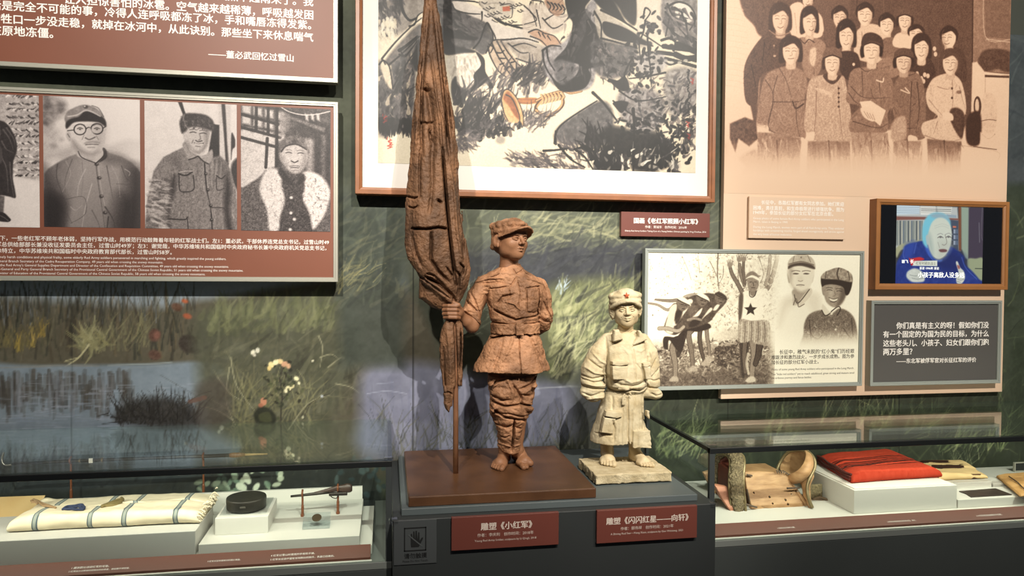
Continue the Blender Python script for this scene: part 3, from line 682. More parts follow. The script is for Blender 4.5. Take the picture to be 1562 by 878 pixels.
# --- upper middle: wind-blown grass
mu.fill([(500, 280), (1110, 290), (1110, 420), (700, 430), (520, 420)], (88, 92, 80), 24, False, .8, 10, 40)
mu.fill([(510, 290), (620, 290), (615, 560), (520, 560)], (60, 66, 60), 20, False, .85, 12, 40)
mu.fill([(700, 380), (990, 372), (1000, 450), (840, 470), (720, 440)], (60, 62, 66), 26, True, .9, 12, 30)
mu.strokes(240, [(700, 318), (1100, 318), (1100, 385), (700, 390)], [(112, 116, 96), (98, 102, 84), (134, 136, 110), (82, 86, 76)], (18, 52), (2, 6), (-30, 30), .5, (.2, .55), 17)
mu.strokes(120, [(740, 335), (1010, 335), (1000, 370), (740, 372)], [(150, 150, 118), (134, 136, 106), (164, 162, 128)], (14, 42), (1.6, 5), (-35, 22), .5, (.25, .6), 18)
mu.strokes(150, [(700, 385), (1000, 375), (1000, 440), (700, 445)], [(54, 56, 60), (66, 68, 70), (78, 80, 78), (46, 48, 50)], (18, 50), (2, 6), (-40, 26), .5, (.25, .55), 19)
mu.strokes(60, [(700, 395), (990, 385), (1000, 440), (830, 450)], [(50, 52, 58), (60, 62, 68)], (30, 70), (6, 16), (-30, 24), .4, (.25, .5), 44)
mu.fill([(832, 438), (950, 425), (990, 470), (965, 560), (850, 580), (828, 520)], (92, 96, 70), 18, True, .9, 12, 26)
for (x0, y0, x1, y1, n, sd) in ((836, 455, 950, 480, 130, 20), (838, 490, 960, 520, 150, 21), (836, 530, 930, 570, 150, 22), (900, 440, 985, 470, 80, 23)):
    mu.strokes(n, [(x0, y0), (x1, y0), (x1, y1), (x0, y1)], PALE + [(110, 116, 80), (76, 82, 60)], (18, 50), (3.5, 10), (-52, 22), .6, (.14, .42), sd)
mu.strokes(110, [(836, 450), (980, 440), (975, 580), (840, 590)], [(56, 58, 52), (44, 46, 44), (66, 66, 58)], (22, 56), (3, 10), (-55, 22), .5, (.2, .55), 24)
mu.strokes(70, [(838, 500), (905, 500), (905, 575), (838, 580)], [(172, 174, 134), (158, 160, 120), (182, 182, 144)], (16, 40), (1.6, 4.5), (-58, 18), .5, (.3, .7), 25)
mu.strokes(12, [(848, 440), (865, 430), (870, 445), (850, 452)], [(176, 190, 196), (160, 176, 186)], (8, 20), (1, 2.4), (-80, 20), .4, (.6, .9), 26)
mu.strokes(90, [(700, 440), (760, 430), (740, 500), (700, 520)], [(140, 146, 124), (116, 120, 100), (90, 94, 84)], (16, 46), (1.2, 3), (-52, 20), .5, (.35, .75), 27)
mu.strokes(180, [(505, 300), (610, 300), (612, 480), (510, 480)], [(72, 80, 70), (88, 94, 80), (54, 58, 56), (110, 110, 88)], (18, 50), (3, 8), (-42, 24), .5, (.15, .4), 28)
mu.strokes(40, [(512, 410), (575, 405), (570, 440), (512, 450)], [(146, 140, 100), (126, 124, 92)], (14, 36), (1, 2.6), (-38, 18), .5, (.4, .8), 29)
mu.fill([(870, 560), (990, 560), (1000, 700), (880, 700)], (58, 60, 56), 24, False, .75, 8, 20)
mu.strokes(110, [(880, 580), (1000, 580), (1000, 700), (880, 705)], [(62, 66, 58), (48, 50, 46), (82, 86, 70)], (20, 52), (1.4, 4), (-60, 24), .5, (.3, .6), 31)
# --- right: dark meadow below and beside the boards
mu.fill([(985, 560), (1760, 540), (1760, 800), (985, 800)], (50, 55, 44), 20, False, .95, 10, 40)
mu.strokes(420, [(990, 600), (1760, 590), (1760, 720), (990, 725)], [(58, 64, 48), (72, 78, 58), (40, 44, 38), (88, 94, 68)], (20, 56), (2, 6), (-70, 26), .5, (.18, .45), 32)
for (x0, y0, x1, y1, n, sd) in ((1000, 660, 1070, 700, 90, 33), (1165, 650, 1215, 680, 40, 34), (1310, 640, 1360, 660, 34, 35), (1430, 660, 1530, 690, 80, 36), (1250, 640, 1300, 665, 26, 37), (1520, 590, 1560, 640, 40, 38), (1380, 640, 1420, 670, 26, 39)):
    mu.strokes(n, [(x0, y0), (x1, y0), (x1, y1), (x0, y1)], [(128, 142, 98), (150, 158, 112), (104, 118, 82), (168, 170, 128)], (22, 60), (1.4, 3.6), (-62, 22), .6, (.22, .6), sd)
mu.fill([(1530, -60), (1780, -60), (1780, 300), (1530, 300)], (56, 62, 66), 14, False, .9, 12, 40); mu.strokes(120, [(1530, -40), (1760, -40), (1760, 280), (1530, 280)], [(48, 54, 58), (66, 74, 76), (78, 86, 84)], (22, 60), (3, 8), (-20, 30), .4, (.25, .5), 40)
mu.fill([(1528, 280), (1780, 280), (1780, 620), (1528, 620)], (52, 60, 48), 14, False, .9, 12, 30); mu.strokes(170, [(1530, 290), (1760, 290), (1760, 620), (1530, 620)], [(62, 72, 52), (44, 50, 42), (84, 94, 68), (110, 118, 88)], (20, 56), (1.2, 3.4), (-62, 24), .5, (.3, .65), 41)
# --- inside the cases: leaves low on the wall
mu.fill([(-160, 705), (560, 700), (600, 800), (-160, 800)], (38, 42, 42), 10, False, .8, 8, 20); mu.strokes(150, [(-160, 715), (600, 705), (600, 770), (-160, 780)], [(58, 62, 60), (34, 38, 40), (74, 78, 72), (48, 54, 58)], (18, 46), (1, 3), (-60, 40), .6, (.25, .55), 42)
for i in range(60):
    x, y = (rng.uniform(345, 430), rng.uniform(712, 765)) if i < 26 else (rng.uniform(300, 345), rng.uniform(720, 760)) if i < 38 else (rng.uniform(510, 590), rng.uniform(700, 760))
    c = [(196, 206, 182), (150, 168, 146), (112, 134, 116), (84, 100, 90)][rng.randint(4)] if i < 26 else [(96, 108, 92), (74, 88, 80), (120, 130, 112)][rng.randint(3)] if i < 38 else [(62, 76, 78), (78, 92, 92), (52, 64, 66)][rng.randint(3)]
    a = rng.rand() * 3; mu.dot(x, y, rng.uniform(4, 8), rng.uniform(2.5, 5), c, 1.6, .85, a)
for x, y, rx, ry, a in ((377, 730, 9, 5, 1.1), (368, 742, 9, 6, .4), (391, 742, 7, 4, -.9), (374, 752, 7, 5, 0)): mu.dot(x, y, rx, ry, (206, 214, 194), 1.6, .95, a)
mu.strokes(34, [(1430, 700), (1500, 700), (1500, 740), (1430, 745)], [(130, 136, 104), (104, 110, 84), (160, 160, 128)], (24, 56), (.8, 1.8), (-80, 24), .6, (.4, .8), 43)
mu.grain(5, 3, 9); mu.grain(4, 14, 10)
for x, y0, y1 in ((631, 300, 760), (1111, 560, 700), (1372, 560, 720), (110, 440, 720)):
    mu.line([(x, y0), (x - 1, y1)], 1.5, (20, 20, 18), .9 if x != 110 else .25, smooth=False)
wm = mu.mesh('wall_back', gain=1.02)
_b = BM(); _b.from_mesh(wm); box(_b, -4.5, 6.5, 3.901, 4.05, 0.0, 4.4); box(_b, -4.5, -2.4, 3.8995, 3.901, 0, 4.4); box(_b, 4.5, 6.5, 3.8995, 3.901, 0, 4.4); box(_b, -2.4, 4.5, 3.8995, 3.901, 3.05, 4.4); box(_b, -2.4, 4.5, 3.8995, 3.901, 0, .3)
_b.to_mesh(wm); _b.free()
_at = wm.color_attributes['paint']; _n = len(wm.vertices); _c = np.empty(_n * 4, np.float32); _at.data.foreach_get('color', _c); _c = _c.reshape(-1, 4)
_c[mu.h * mu.w:] = (.045, .05, .042, 1); _at.data.foreach_set('color', _c.ravel())
tag(link_mesh('wall_back', wm, paint_mat('mural_paint', 0.7, 0.2)), kind='structure')
del _bl, _c
# ------------------------------------------------------------------ modelling clay: signed distance fields meshed with surface nets
def vnoise3(P, f, seed=0):
    """smooth value noise, P (...,3) in metres, f in cycles per metre (scalar or 3)"""
    q = P * np.asarray(f, np.float32) + (seed * 17.31 + 100.0)
    i = np.floor(q).astype(np.int64); t = q - i; t = t * t * (3 - 2 * t)
    def h(dx, dy, dz):
        n = (i[..., 0] + dx) * 374761393 + (i[..., 1] + dy) * 668265263 + (i[..., 2] + dz) * 1274126177 + seed * 987643
        n = (n ^ (n >> 13)) * 1103515245 & 0x7fffffff
        return ((n ^ (n >> 11)) & 0xffff).astype(np.float32) / 65535.0
    tx, ty, tz = t[..., 0], t[..., 1], t[..., 2]
    a = (h(0,0,0) * (1 - tx) + h(1,0,0) * tx) * (1 - ty) + (h(0,1,0) * (1 - tx) + h(1,1,0) * tx) * ty
    b = (h(0,0,1) * (1 - tx) + h(1,0,1) * tx) * (1 - ty) + (h(0,1,1) * (1 - tx) + h(1,1,1) * tx) * ty
    return (a * (1 - tz * 1.0) + b * tz) * 2 - 1
def smin(a, b, k):
    if k <= 0: return np.minimum(a, b)
    h = np.clip(0.5 + 0.5 * (b - a) / k, 0, 1)
    return b * (1 - h) + a * h - k * h * (1 - h)
def euler(rx=0, ry=0, rz=0):
    return np.array(Matrix.Rotation(rz, 3, 'Z') @ Matrix.Rotation(ry, 3, 'Y') @ Matrix.Rotation(rx, 3, 'X'))
class Clay:
    def __init__(s, lo, hi, res):
        s.lo = np.asarray(lo, float); s.res = res; s.n = np.ceil((np.asarray(hi) - s.lo) / res).astype(int) + 1
        s.f = np.full(s.n, 1.0, np.float32)
    def _sl(s, lo, hi):
        a = np.clip(np.floor((np.asarray(lo) - s.lo) / s.res).astype(int), 0, s.n); b = np.clip(np.ceil((np.asarray(hi) - s.lo) / s.res).astype(int) + 1, 0, s.n)
        sl = tuple(slice(i, j) for i, j in zip(a, b))
        ax = [s.lo[k] + s.res * np.arange(a[k], b[k], dtype=np.float32) for k in range(3)]
        P = np.stack(np.meshgrid(*ax, indexing='ij'), -1).astype(np.float32)
        return sl, P
    def _put(s, sl, d, k, op):
        if op == 'add': s.f[sl] = smin(s.f[sl], d, k)
        elif op == 'sub': s.f[sl] = -smin(-s.f[sl], d, k)
    def ell(s, c, r, R=None, k=0.004, op='add'):
        r = np.asarray(r, np.float32); m = max(r) + k + 0.006
        sl, P = s._sl(np.asarray(c) - m, np.asarray(c) + m); q = P - np.asarray(c, np.float32)
        if R is not None: q = q @ np.asarray(R, np.float32)
        k0 = np.linalg.norm(q / r, axis=-1); k1 = np.linalg.norm(q / (r * r), axis=-1) + 1e-9
        s._put(sl, k0 * (k0 - 1) / k1, k, op); return s
    def cap(s, pts, rad, k=0.004, op='add', flat=None):
        """chain of tapered capsules; flat=(axis vector, factor) thickens/thins across that axis"""
        pts = np.asarray(pts, np.float32); rad = np.asarray(rad, np.float32) if np.ndim(rad) else np.full(len(pts), rad, np.float32)
        m = rad.max() * 1.6 + k + 0.006
        sl, P = s._sl(pts.min(0) - m, pts.max(0) + m); best = None
        for i in range(len(pts) - 1):
            a, b = pts[i], pts[i + 1]; e = b - a; L = e @ e + 1e-12
            t = np.clip(((P - a) @ e) / L, 0, 1); q = P - a - t[..., None] * e
            if flat is not None:
                ax = np.asarray(flat[0], np.float32); ax = ax / np.linalg.norm(ax); h = q @ ax
                d = np.sqrt(np.maximum((q * q).sum(-1) - h * h + (h / flat[1]) ** 2, 0))
            else: d = np.linalg.norm(q, axis=-1)
            d = d - (rad[i] + (rad[i + 1] - rad[i]) * t)
            best = d if best is None else smin(best, d, 0.002)
        s._put(sl, best, k, op); return s
    def rows(s, R, k=0.004, p=2.2, op='add', rnd=0.004):
        """stack of super-ellipse sections (z, x0, x1, y0, y1)"""
        R = np.array(sorted(R), np.float32); z = R[:, 0]
        lo = (R[:, 1].min() - .02, R[:, 3].min() - .02, z[0] - .01); hi = (R[:, 2].max() + .02, R[:, 4].max() + .02, z[-1] + .01)
        sl, P = s._sl(lo, hi); zz = P[0, 0, :, 2]
        I = [np.interp(zz, z, R[:, j]) for j in range(1, 5)]
        xc, a = (I[0] + I[1]) / 2, np.maximum((I[1] - I[0]) / 2, 1e-3); yc, b = (I[2] + I[3]) / 2, np.maximum((I[3] - I[2]) / 2, 1e-3)
        u = (np.abs(P[..., 0] - xc) / a) ** p + (np.abs(P[..., 1] - yc) / b) ** p
        d = (u ** (1 / p) - 1) * np.minimum(a, b)
        dz = np.maximum(z[0] - P[..., 2], P[..., 2] - z[-1])
        d = np.maximum(d, dz) if rnd <= 0 else -smin(-d, -dz, rnd)
        s._put(sl, d, k, op); return s
    def plate(s, poly, y0, y1, infl=0.0, k=0.002, op='add', rnd=0.002):
        """outline in x,z given a real thickness from y0 to y1; infl>0 rounds the face over that distance from the edge"""
        p = np.asarray(poly, np.float32)
        lo = (p[:, 0].min() - .01, y0 - .01, p[:, 1].min() - .01); hi = (p[:, 0].max() + .01, y1 + .01, p[:, 1].max() + .01)
        sl, P = s._sl(lo, hi); gx, gz = P[:, 0, :, 0], P[:, 0, :, 2]
        d2 = np.full(gx.shape, 1e9, np.float32); ins = np.zeros(gx.shape, bool)
        for (ax, az), (bx, bz) in zip(p, np.roll(p, -1, 0)):
            ex, ez = bx - ax, bz - az; L = ex * ex + ez * ez + 1e-12
            t = np.clip(((gx - ax) * ex + (gz - az) * ez) / L, 0, 1)
            d2 = np.minimum(d2, (gx - ax - t * ex) ** 2 + (gz - az - t * ez) ** 2)
            if az != bz: ins ^= (gz >= min(az, bz)) & (gz < max(az, bz)) & (gx < ax + (gz - az) * ex / ez)
        sd = np.sqrt(d2); sd = np.where(ins, -sd, sd)
        h = (y1 - y0) / 2
        if infl:
            u = np.clip(-sd / infl, 0, 1); h = h * np.sqrt(np.clip(1 - (1 - u) ** 2, 0.02, 1))
            h = h[:, None, :]
        d = -smin(-np.broadcast_to(sd[:, None, :], P.shape[:3]), -(np.abs(P[..., 1] - (y0 + y1) / 2) - h), rnd)
        s._put(sl, d, k, op); return s
    def crease(s, pts, w, amp, yc, side=-1):
        """groove (amp>0) or ridge (amp<0) drawn along x,z points on the front (side=-1) of the form"""
        p = np.asarray(pts, np.float32); m = w * 2.5
        sl, P = s._sl((p[:, 0].min() - m, s.lo[1], p[:, 1].min() - m), (p[:, 0].max() + m, s.lo[1] + s.res * s.n[1], p[:, 1].max() + m))
        gx, gz = P[:, 0, :, 0], P[:, 0, :, 2]; d2 = np.full(gx.shape, 1e9, np.float32)
        n = len(p) - 1; tap = np.ones(gx.shape, np.float32)
        for i in range(n):
            (ax, az), (bx, bz) = p[i], p[i + 1]; ex, ez = bx - ax, bz - az; L = ex * ex + ez * ez + 1e-12
            t = np.clip(((gx - ax) * ex + (gz - az) * ez) / L, 0, 1); q = (gx - ax - t * ex) ** 2 + (gz - az - t * ez) ** 2
            g = (i + t) / n; tp = np.clip(np.minimum(g, 1 - g) * 5 + .35, 0, 1)
            tap = np.where(q < d2, tp, tap); d2 = np.minimum(d2, q)
        g = amp * tap * np.exp(-d2 / (w * w))
        fr = np.clip((yc - P[..., 1]) * (-side) * -1 / 0.01 + 0.5, 0, 1) if side > 0 else np.clip((yc - P[..., 1]) / 0.01 + 0.5, 0, 1)
        s.f[sl] += g[:, None, :] * fr; return s
    def noise(s, amp, f, seed=0, ridged=False, lo=None, hi=None):
        sl, P = s._sl(s.lo if lo is None else lo, s.lo + s.res * s.n if hi is None else hi)
        F = s.f[sl]; m = np.abs(F) < abs(amp) * 2.5 + s.res * 3
        n = vnoise3(P[m], f, seed)
        if ridged: n = 1 - 2 * np.abs(n)
        F[m] += amp * n; return s
    def mesh(s, name):
        f = s.f; n = f.shape
        f[0] = f[-1] = 1; f[:, 0] = f[:, -1] = 1; f[:, :, 0] = f[:, :, -1] = 1
        sg = f < 0
        any_ = sg.copy(); all_ = sg.copy()
        for ax in range(3):
            a = [slice(None)] * 3; b = [slice(None)] * 3; a[ax] = slice(0, -1); b[ax] = slice(1, None); a, b = tuple(a), tuple(b)
            any_ = any_[a] | any_[b]; all_ = all_[a] & all_[b]
        act = any_ & ~all_; del any_, all_
        ijk = np.argwhere(act); idx = np.full(act.shape, -1, np.int32); idx[act] = np.arange(len(ijk), dtype=np.int32)
        acc = np.zeros((len(ijk), 3)); cnt = np.zeros(len(ijk))
        for ax in range(3):
            o = [k for k in range(3) if k != ax]
            for u in (0, 1):
                for v in (0, 1):
                    p = ijk.copy(); p[:, o[0]] += u; p[:, o[1]] += v; q = p.copy(); q[:, ax] += 1
                    fa, fb = f[p[:, 0], p[:, 1], p[:, 2]], f[q[:, 0], q[:, 1], q[:, 2]]; m = (fa < 0) != (fb < 0)
                    t = np.where(m, fa / np.where(m, fa - fb, 1), 0)
                    cnt += m; acc[:, ax] += t * m; acc[:, o[0]] += u * m; acc[:, o[1]] += v * m
        co = (ijk + acc / cnt[:, None]) * s.res + s.lo
        faces = []
        for ax in range(3):
            o = [(ax + 1) % 3, (ax + 2) % 3]
            a = [slice(None)] * 3; b = [slice(None)] * 3; a[ax] = slice(0, n[ax] - 1); b[ax] = slice(1, n[ax])
            A, B = sg[tuple(a)], sg[tuple(b)]; E = np.argwhere(A != B)
            ok = (E[:, o[0]] > 0) & (E[:, o[1]] > 0) & (E[:, o[0]] < n[o[0]] - 1) & (E[:, o[1]] < n[o[1]] - 1); E = E[ok]
            q = []
            for du, dv in ((-1, -1), (0, -1), (0, 0), (-1, 0)):
                g = E.copy(); g[:, o[0]] += du; g[:, o[1]] += dv; q.append(idx[g[:, 0], g[:, 1], g[:, 2]])
            q = np.stack(q, 1); fl = ~A[E[:, 0], E[:, 1], E[:, 2]]
            q[fl] = q[fl][:, ::-1]; faces.append(q)
        fc = np.concatenate(faces)
        me = bpy.data.meshes.new(name)
        me.vertices.add(len(co)); me.vertices.foreach_set('co', co.astype(np.float32).ravel())
        me.loops.add(fc.size); me.loops.foreach_set('vertex_index', fc.ravel().astype(np.int32))
        me.polygons.add(len(fc)); me.polygons.foreach_set('loop_start', np.arange(0, fc.size, 4, dtype=np.int32)); me.polygons.foreach_set('loop_total', np.full(len(fc), 4, np.int32))
        me.update(calc_edges=True)
        me.polygons.foreach_set('use_smooth', [True] * len(me.polygons))
        return me
class Px:
    """turns pixels of the photo (or of an enlarged crop) into x,z on a plane through the sculpture"""
    def __init__(s, Y): s.Y = Y; s.k = 1.0; s.o = (0, 0)
    def view(s, x, y, k): s.o = (x, y); s.k = k; return s
    def __call__(s, *pts):
        p = np.asarray(pts, float).reshape(-1, 2) / s.k + np.asarray(s.o); q = atY(p, s.Y); return q[:, [0, 2]]
    def d(s, px): return px / s.k * s.Y / FPX * 1.0
    def pt(s, x, y, Y=None):
        p = np.array([[x, y]], float) / s.k + np.asarray(s.o); return atY(p, Y or s.Y)[0]
# ------------------------------------------------------------------ sculpture: boy soldier with a flag
def sculpt_head(c, C, R, s, smile=0.0, ears=True, hair=True):
    """head of height ~0.2*s, face looking along local -y, added to clay c at C"""
    C = np.asarray(C, float)
    def L(x, y, z): return C + R @ (np.array((x, y, z)) * 0.001 * s)
    def E(p, r, k=8, op='add', Rl=None): c.ell(L(*p), np.array(r) * 0.001 * s, R if Rl is None else R @ Rl, k * 0.001 * s, op)
    def K(ps, rs, k=5, op='add'): c.cap([L(*p) for p in ps], np.array(rs, float) * 0.001 * s, k * 0.001 * s, op)
    E((0, 12, 28), (73, 90, 74)); E((0, -20, -24), (60, 62, 72), 14); E((0, -46, -74), (28, 26, 22), 24)
    for x in (-1, 1):
        E((x * 34, -46, -24), (26, 25, 27), 14)
        E((x * 44, -8, -50), (20, 36, 28), 16)
    E((0, -66, 22), (46, 16, 16), 12)
    for x in (-1, 1):
        E((x * 28, -86, 1), (19, 12, 9), 7, 'sub')
        E((x * 28, -69, -1), (15, 11, 10), 3)
        K([(x * 13, -79, 0), (x * 24, -83, 5), (x * 34, -80, 4), (x * 43, -71, -1)], (2.0, 2.8, 2.8, 2.0), 2)      # upper lid
        K([(x * 14, -78, -4), (x * 28, -80, -8), (x * 41, -71, -5)], (1.6, 2.2, 1.6), 2)                           # lower lid
        K([(x * 12, -80, 14), (x * 28, -80, 19), (x * 46, -66, 15)], (3.2, 4.2, 2.6), 5)                          # eyebrow
    K([(0, -78, 12), (0, -88, -8), (0, -97, -22)], (7, 8, 9.5), 7)
    for x in (-1, 1): E((x * 11, -84, -25), (8, 9, 7), 5)
    for x in (-1, 1): E((x * 6, -93, -31), (3, 4, 3), 2, 'sub')
    w, up = 20 + 6 * smile, 6 * smile
    K([(-w, -71, -50 + up), (-7, -83, -45), (0, -83, -46.5), (7, -83, -45), (w, -71, -50 + up)], (2.5, 5, 4.4, 5, 2.5), 4)
    K([(-w + 4, -71, -56 + up * .8), (0, -81, -59), (w - 4, -71, -56 + up * .8)], (3, 6.2, 3), 4)
    K([(-w, -74, -51.5 + up), (-7, -89, -51.5), (7, -89, -51.5), (w, -74, -51.5 + up)], (1.4, 2.2, 2.2, 1.4), 1.5, 'sub')
    E((0, -84, -66), (12, 6, 4), 6, 'sub')
    if smile:
        for x in (-1, 1): K([(x * 20, -74, -28), (x * 33, -68, -44)], (2.2, 1.6), 4, 'sub')
    if ears:
        for x in (-1, 1):
            Rl = euler(0.1, 0, x * -0.45)
            E((x * 76, 14, -6), (8, 20, 30), 5, 'add', Rl); E((x * 86, 8, -3), (7, 11, 17), 4, 'sub', Rl); E((x * 76, 4, -30), (6, 8, 9), 4)
    if hair:
        E((0, 34, -18), (70, 66, 52), 8)
    K([(0, 18, -62), (0, 24, -110), (0, 30, -150)], (40, 38, 44), 14)
def sculpt_foot(c, heel, toe, ankle, s=1.0, splay=1.0):
    """bare foot on the ground: heel and toe points on the floor, ankle above the heel"""
    heel, toe, ankle = (np.asarray(v, float) for v in (heel, toe, ankle))
    d = toe - heel; d[2] = 0; Lg = np.linalg.norm(d); u = d / Lg; v = np.array((-u[1], u[0], 0)); z = np.array((0, 0, 1.0))
    def P(a, b, h): return heel + u * (a * Lg) + v * (b * Lg) + z * (h * Lg)
    c.cap([P(.08, 0, .13), P(.35, .02, .15), P(.66, 0, .12)], np.array((.135, .14, .15)) * Lg, 0.012)
    c.cap([P(.62, .10, .10), P(.74, .12, .085)], np.array((.11, .09)) * Lg, 0.012); c.cap([P(.60, -.12, .09), P(.70, -.13, .075)], np.array((.10, .08)) * Lg, 0.012)
    c.cap([ankle, P(.16, 0, .35), P(.42, .01, .22), P(.64, .02, .16)], np.array((.17, .165, .13, .09)) * Lg, 0.014)
    for i, (b, r, l) in enumerate(((.145 * splay, .072, 1.0), (.055 * splay, .052, .99), (-.025, .048, .95), (-.095, .045, .90), (-.155, .042, .84))):
        c.cap([P(.72, b * .9, .075), P(.84 * l + .04, b, .072), P(.95 * l, b, .05)], np.array((r, r * 1.0, r * .92)) * Lg, 0.003)
def visor(c, L, s, out, th=.0046):
    for k in range(45):
        a = math.radians(-82 + k * 164 / 44); ca, sa = math.cos(a), math.sin(a); q = sa * sa
        c.cap([L(70 * sa, 8 - 82 * ca, 38 - 14 * q), L(80 * sa, 8 - (82 + out) / 2 * ca, 47 - 30 * q), L(83 * sa, 8 - out * ca, 48 - 39 * q)], (th * s, th * s, th * 1.25 * s), .009)
SLAB_Z = 0.5975
S1 = thing('bronze_sculpture', 'rust-brown sculpture of a barefoot boy soldier in a cap holding a tall furled flag', 'sculpture', (0.5, 3.4, 0.5525))
BR = mat('bronze_clay', (98, 68, 47), 0.58, 0.0, rgb2=(172, 126, 93), vscale=9, bump=0.8, bscale=75, spec=0.25)
BR_SKIN = mat('bronze_skin', (138, 98, 71), 0.5, 0.0, rgb2=(112, 76, 53), vscale=9, bump=0.12, bscale=160, spec=0.3)
BR_FLAG = mat('bronze_flag', (70, 49, 34), 0.62, 0.0, rgb2=(118, 84, 59), vscale=8, bump=0.9, bscale=70, spec=0.3)
BR_SLAB = mat('bronze_slab', (94, 64, 42), 0.36, 0.0, rgb2=(76, 50, 32), vscale=7, bump=0.08, bscale=180, spec=0.5)
obj('base_slab', box(BM(), 0.092, 0.912, 3.015, 3.795, 0.5525, SLAB_Z, 0.006, 3), BR_SLAB, S1)

YB1 = 3.42; YP1 = atZ([(695, 721)], SLAB_Z)[0][1]
p = Px(YB1)
def brow(y, x0, x1, yf, yb):
    a = p((x0, y), (x1, y)); return (a[:, 1].mean(), a[0][0], a[1][0], YB1 - yf, YB1 + yb)
# --- body: head, neck, forearm, hand, shins, feet in one skin
p.view(0, 0, 1)
lo = atY([(670, 725)], 3.42)[0]; hi = atY([(852, 325)], 3.42)[0]
body = Clay((lo[0], 3.20, SLAB_Z - 0.002), (hi[0], 3.58, hi[2]), 0.0022)
Rh = euler(0, 0, math.radians(28)) @ euler(math.radians(-5), math.radians(2), 0)
HC = p.pt(779, 366.5, 3.405)
sculpt_head(body, HC, Rh, 1.0)
nk = p.pt(777, 408, 3.43)
body.cap([HC + (0, .02, -.07), nk, nk + (0, .01, -.06)], (.040, .041, .06), .02)
body.rows([brow(420, 745, 812, .05, .06), brow(450, 752, 822, .07, .07), brow(500, 758, 816, .06, .07), brow(560, 755, 815, .06, .06), brow(600, 752, 812, .05, .06)], 0.02)
for hip, knee, ank in (((770, 590), (768, 635), (770, 688)), ((796, 590), (793, 635), (788, 688))):
    body.cap([p.pt(*hip, 3.43), p.pt(*knee, 3.41), p.pt(*ank, 3.445)], (.05, .036, .026), .01)
h1, t1 = atZ([(773, 703), (756, 718)], SLAB_Z); h2, t2 = atZ([(786, 701), (808, 716)], SLAB_Z)
h1[2] = t1[2] = h2[2] = t2[2] = SLAB_Z
a1, a2 = p.pt(770, 686, 3.445), p.pt(788, 686, 3.445)
sculpt_foot(body, h1 + (0, .0, 0), t1, a1); sculpt_foot(body, h2, t2, a2, 1.0, -1.0)
# right arm and the fist round the staff
el = p.pt(720, 497, 3.41); wr = p.pt(703, 482, YP1 + .03)
body.cap([p.pt(738, 440, 3.43), p.pt(726, 470, 3.43), el], (.04, .034, .033), .01)
body.cap([el, (el + wr) / 2, wr], (.033, .030, .022), .008)
body.cap([wr, p.pt(699.5, 475, YP1 + .005)], (.022, .026), .01)
body.ell(p.pt(698.5, 475, YP1 + .002), (.022, .032, .034), None, .008)
for i, yy in enumerate((466.5, 472.5, 478.5, 484)):
    o = (0, 1, .5, -1)[i]
    body.cap([p.pt(700, yy + 1, YP1 - .018), p.pt(695.5, yy, YP1 - .038), p.pt(684.5 - o, yy - .3, YP1 - .040), p.pt(677.5 - o, yy, YP1 - .016), p.pt(678 - o, yy + .3, YP1 + .014)],
             (.0095, .0098, .0095, .009, .008), .0022)
body.cap([p.pt(702, 472, YP1 - .01), p.pt(699, 465, YP1 - .034), p.pt(692, 461.5, YP1 - .036)], (.0115, .0105, .009), .004)
body.noise(0.0008, 45, 3)
link_mesh('figure', body.mesh('figure'), BR_SKIN, S1)

# --- cap
cap = Clay(HC - np.array((.16, .17, .05)), HC + np.array((.17, .16, .16)), 0.0024)
def LH(x, y, z): return HC + Rh @ (np.array((x, y, z)) * 0.001)
cap.ell(LH(0, 12, 40), (.083, .098, .030), Rh, .01)
cap.ell(LH(0, 16, 66), (.086, .098, .034), Rh, .012)
cap.ell(LH(4, 4, 88), (.050, .056, .022), Rh, .012)
for k in range(8):
    a = k * math.pi / 4 + .2
    cap.ell(LH(84 * math.cos(a) * .9, 12 + 96 * math.sin(a) * .9, 72), (.016, .016, .014), Rh, .012)
cap.ell(LH(0, 10, 2), (.071, .086, .048), Rh, .004, 'sub')
cap.ell(LH(0, -60, -8), (.10, .08, .034), Rh @ euler(.12, 0, 0), .004, 'sub')
visor(cap, LH, 1.0, 138)
cap.ell(LH(-40, 60, 4), (.030, .03, .05), Rh, .012); cap.ell(LH(40, 60, 4), (.030, .03, .05), Rh, .012); cap.ell(LH(0, 84, -2), (.05, .022, .05), Rh, .012)
cap.ell(LH(-56, 70, -28), (.016, .014, .018), Rh, .012)
cap.noise(0.0030, 22, 5, True); cap.noise(0.0012, 70, 6)
link_mesh('cap', cap.mesh('cap'), BR, S1)

# --- jacket
jk = Clay((p.pt(700, 575)[0], 3.25, p.pt(780, 574)[2]), (p.pt(856, 575)[0], 3.60, p.pt(780, 396)[2]), 0.0026)
jk.rows([brow(401.5, 763.5, 794.5, .036, .068), brow(407, 762.5, 796, .046, .074), brow(414, 757, 801, .055, .08)], .004, 2.0)
jk.rows([brow(410, 758, 799, .045, .075), brow(416, 745, 809, .06, .085), brow(424, 735, 822, .07, .09), brow(434, 733, 829, .078, .092), brow(450, 739, 829, .086, .09), brow(468, 743, 826, .09, .085),
         brow(484, 746, 823, .092, .082), brow(493, 749, 821, .088, .08), brow(499, 751, 820, .082, .08), brow(506, 749, 822, .084, .08), brow(513, 744, 826, .092, .085), brow(526, 737, 829, .105, .095),
         brow(542, 730, 833, .118, .105), brow(556, 724.5, 836.5, .128, .112), brow(564, 723.5, 837.5, .130, .114)], .012, 2.3)
jk.ell(p.pt(780, 572, 3.42), (.165, .105, .024), None, .004, 'sub')
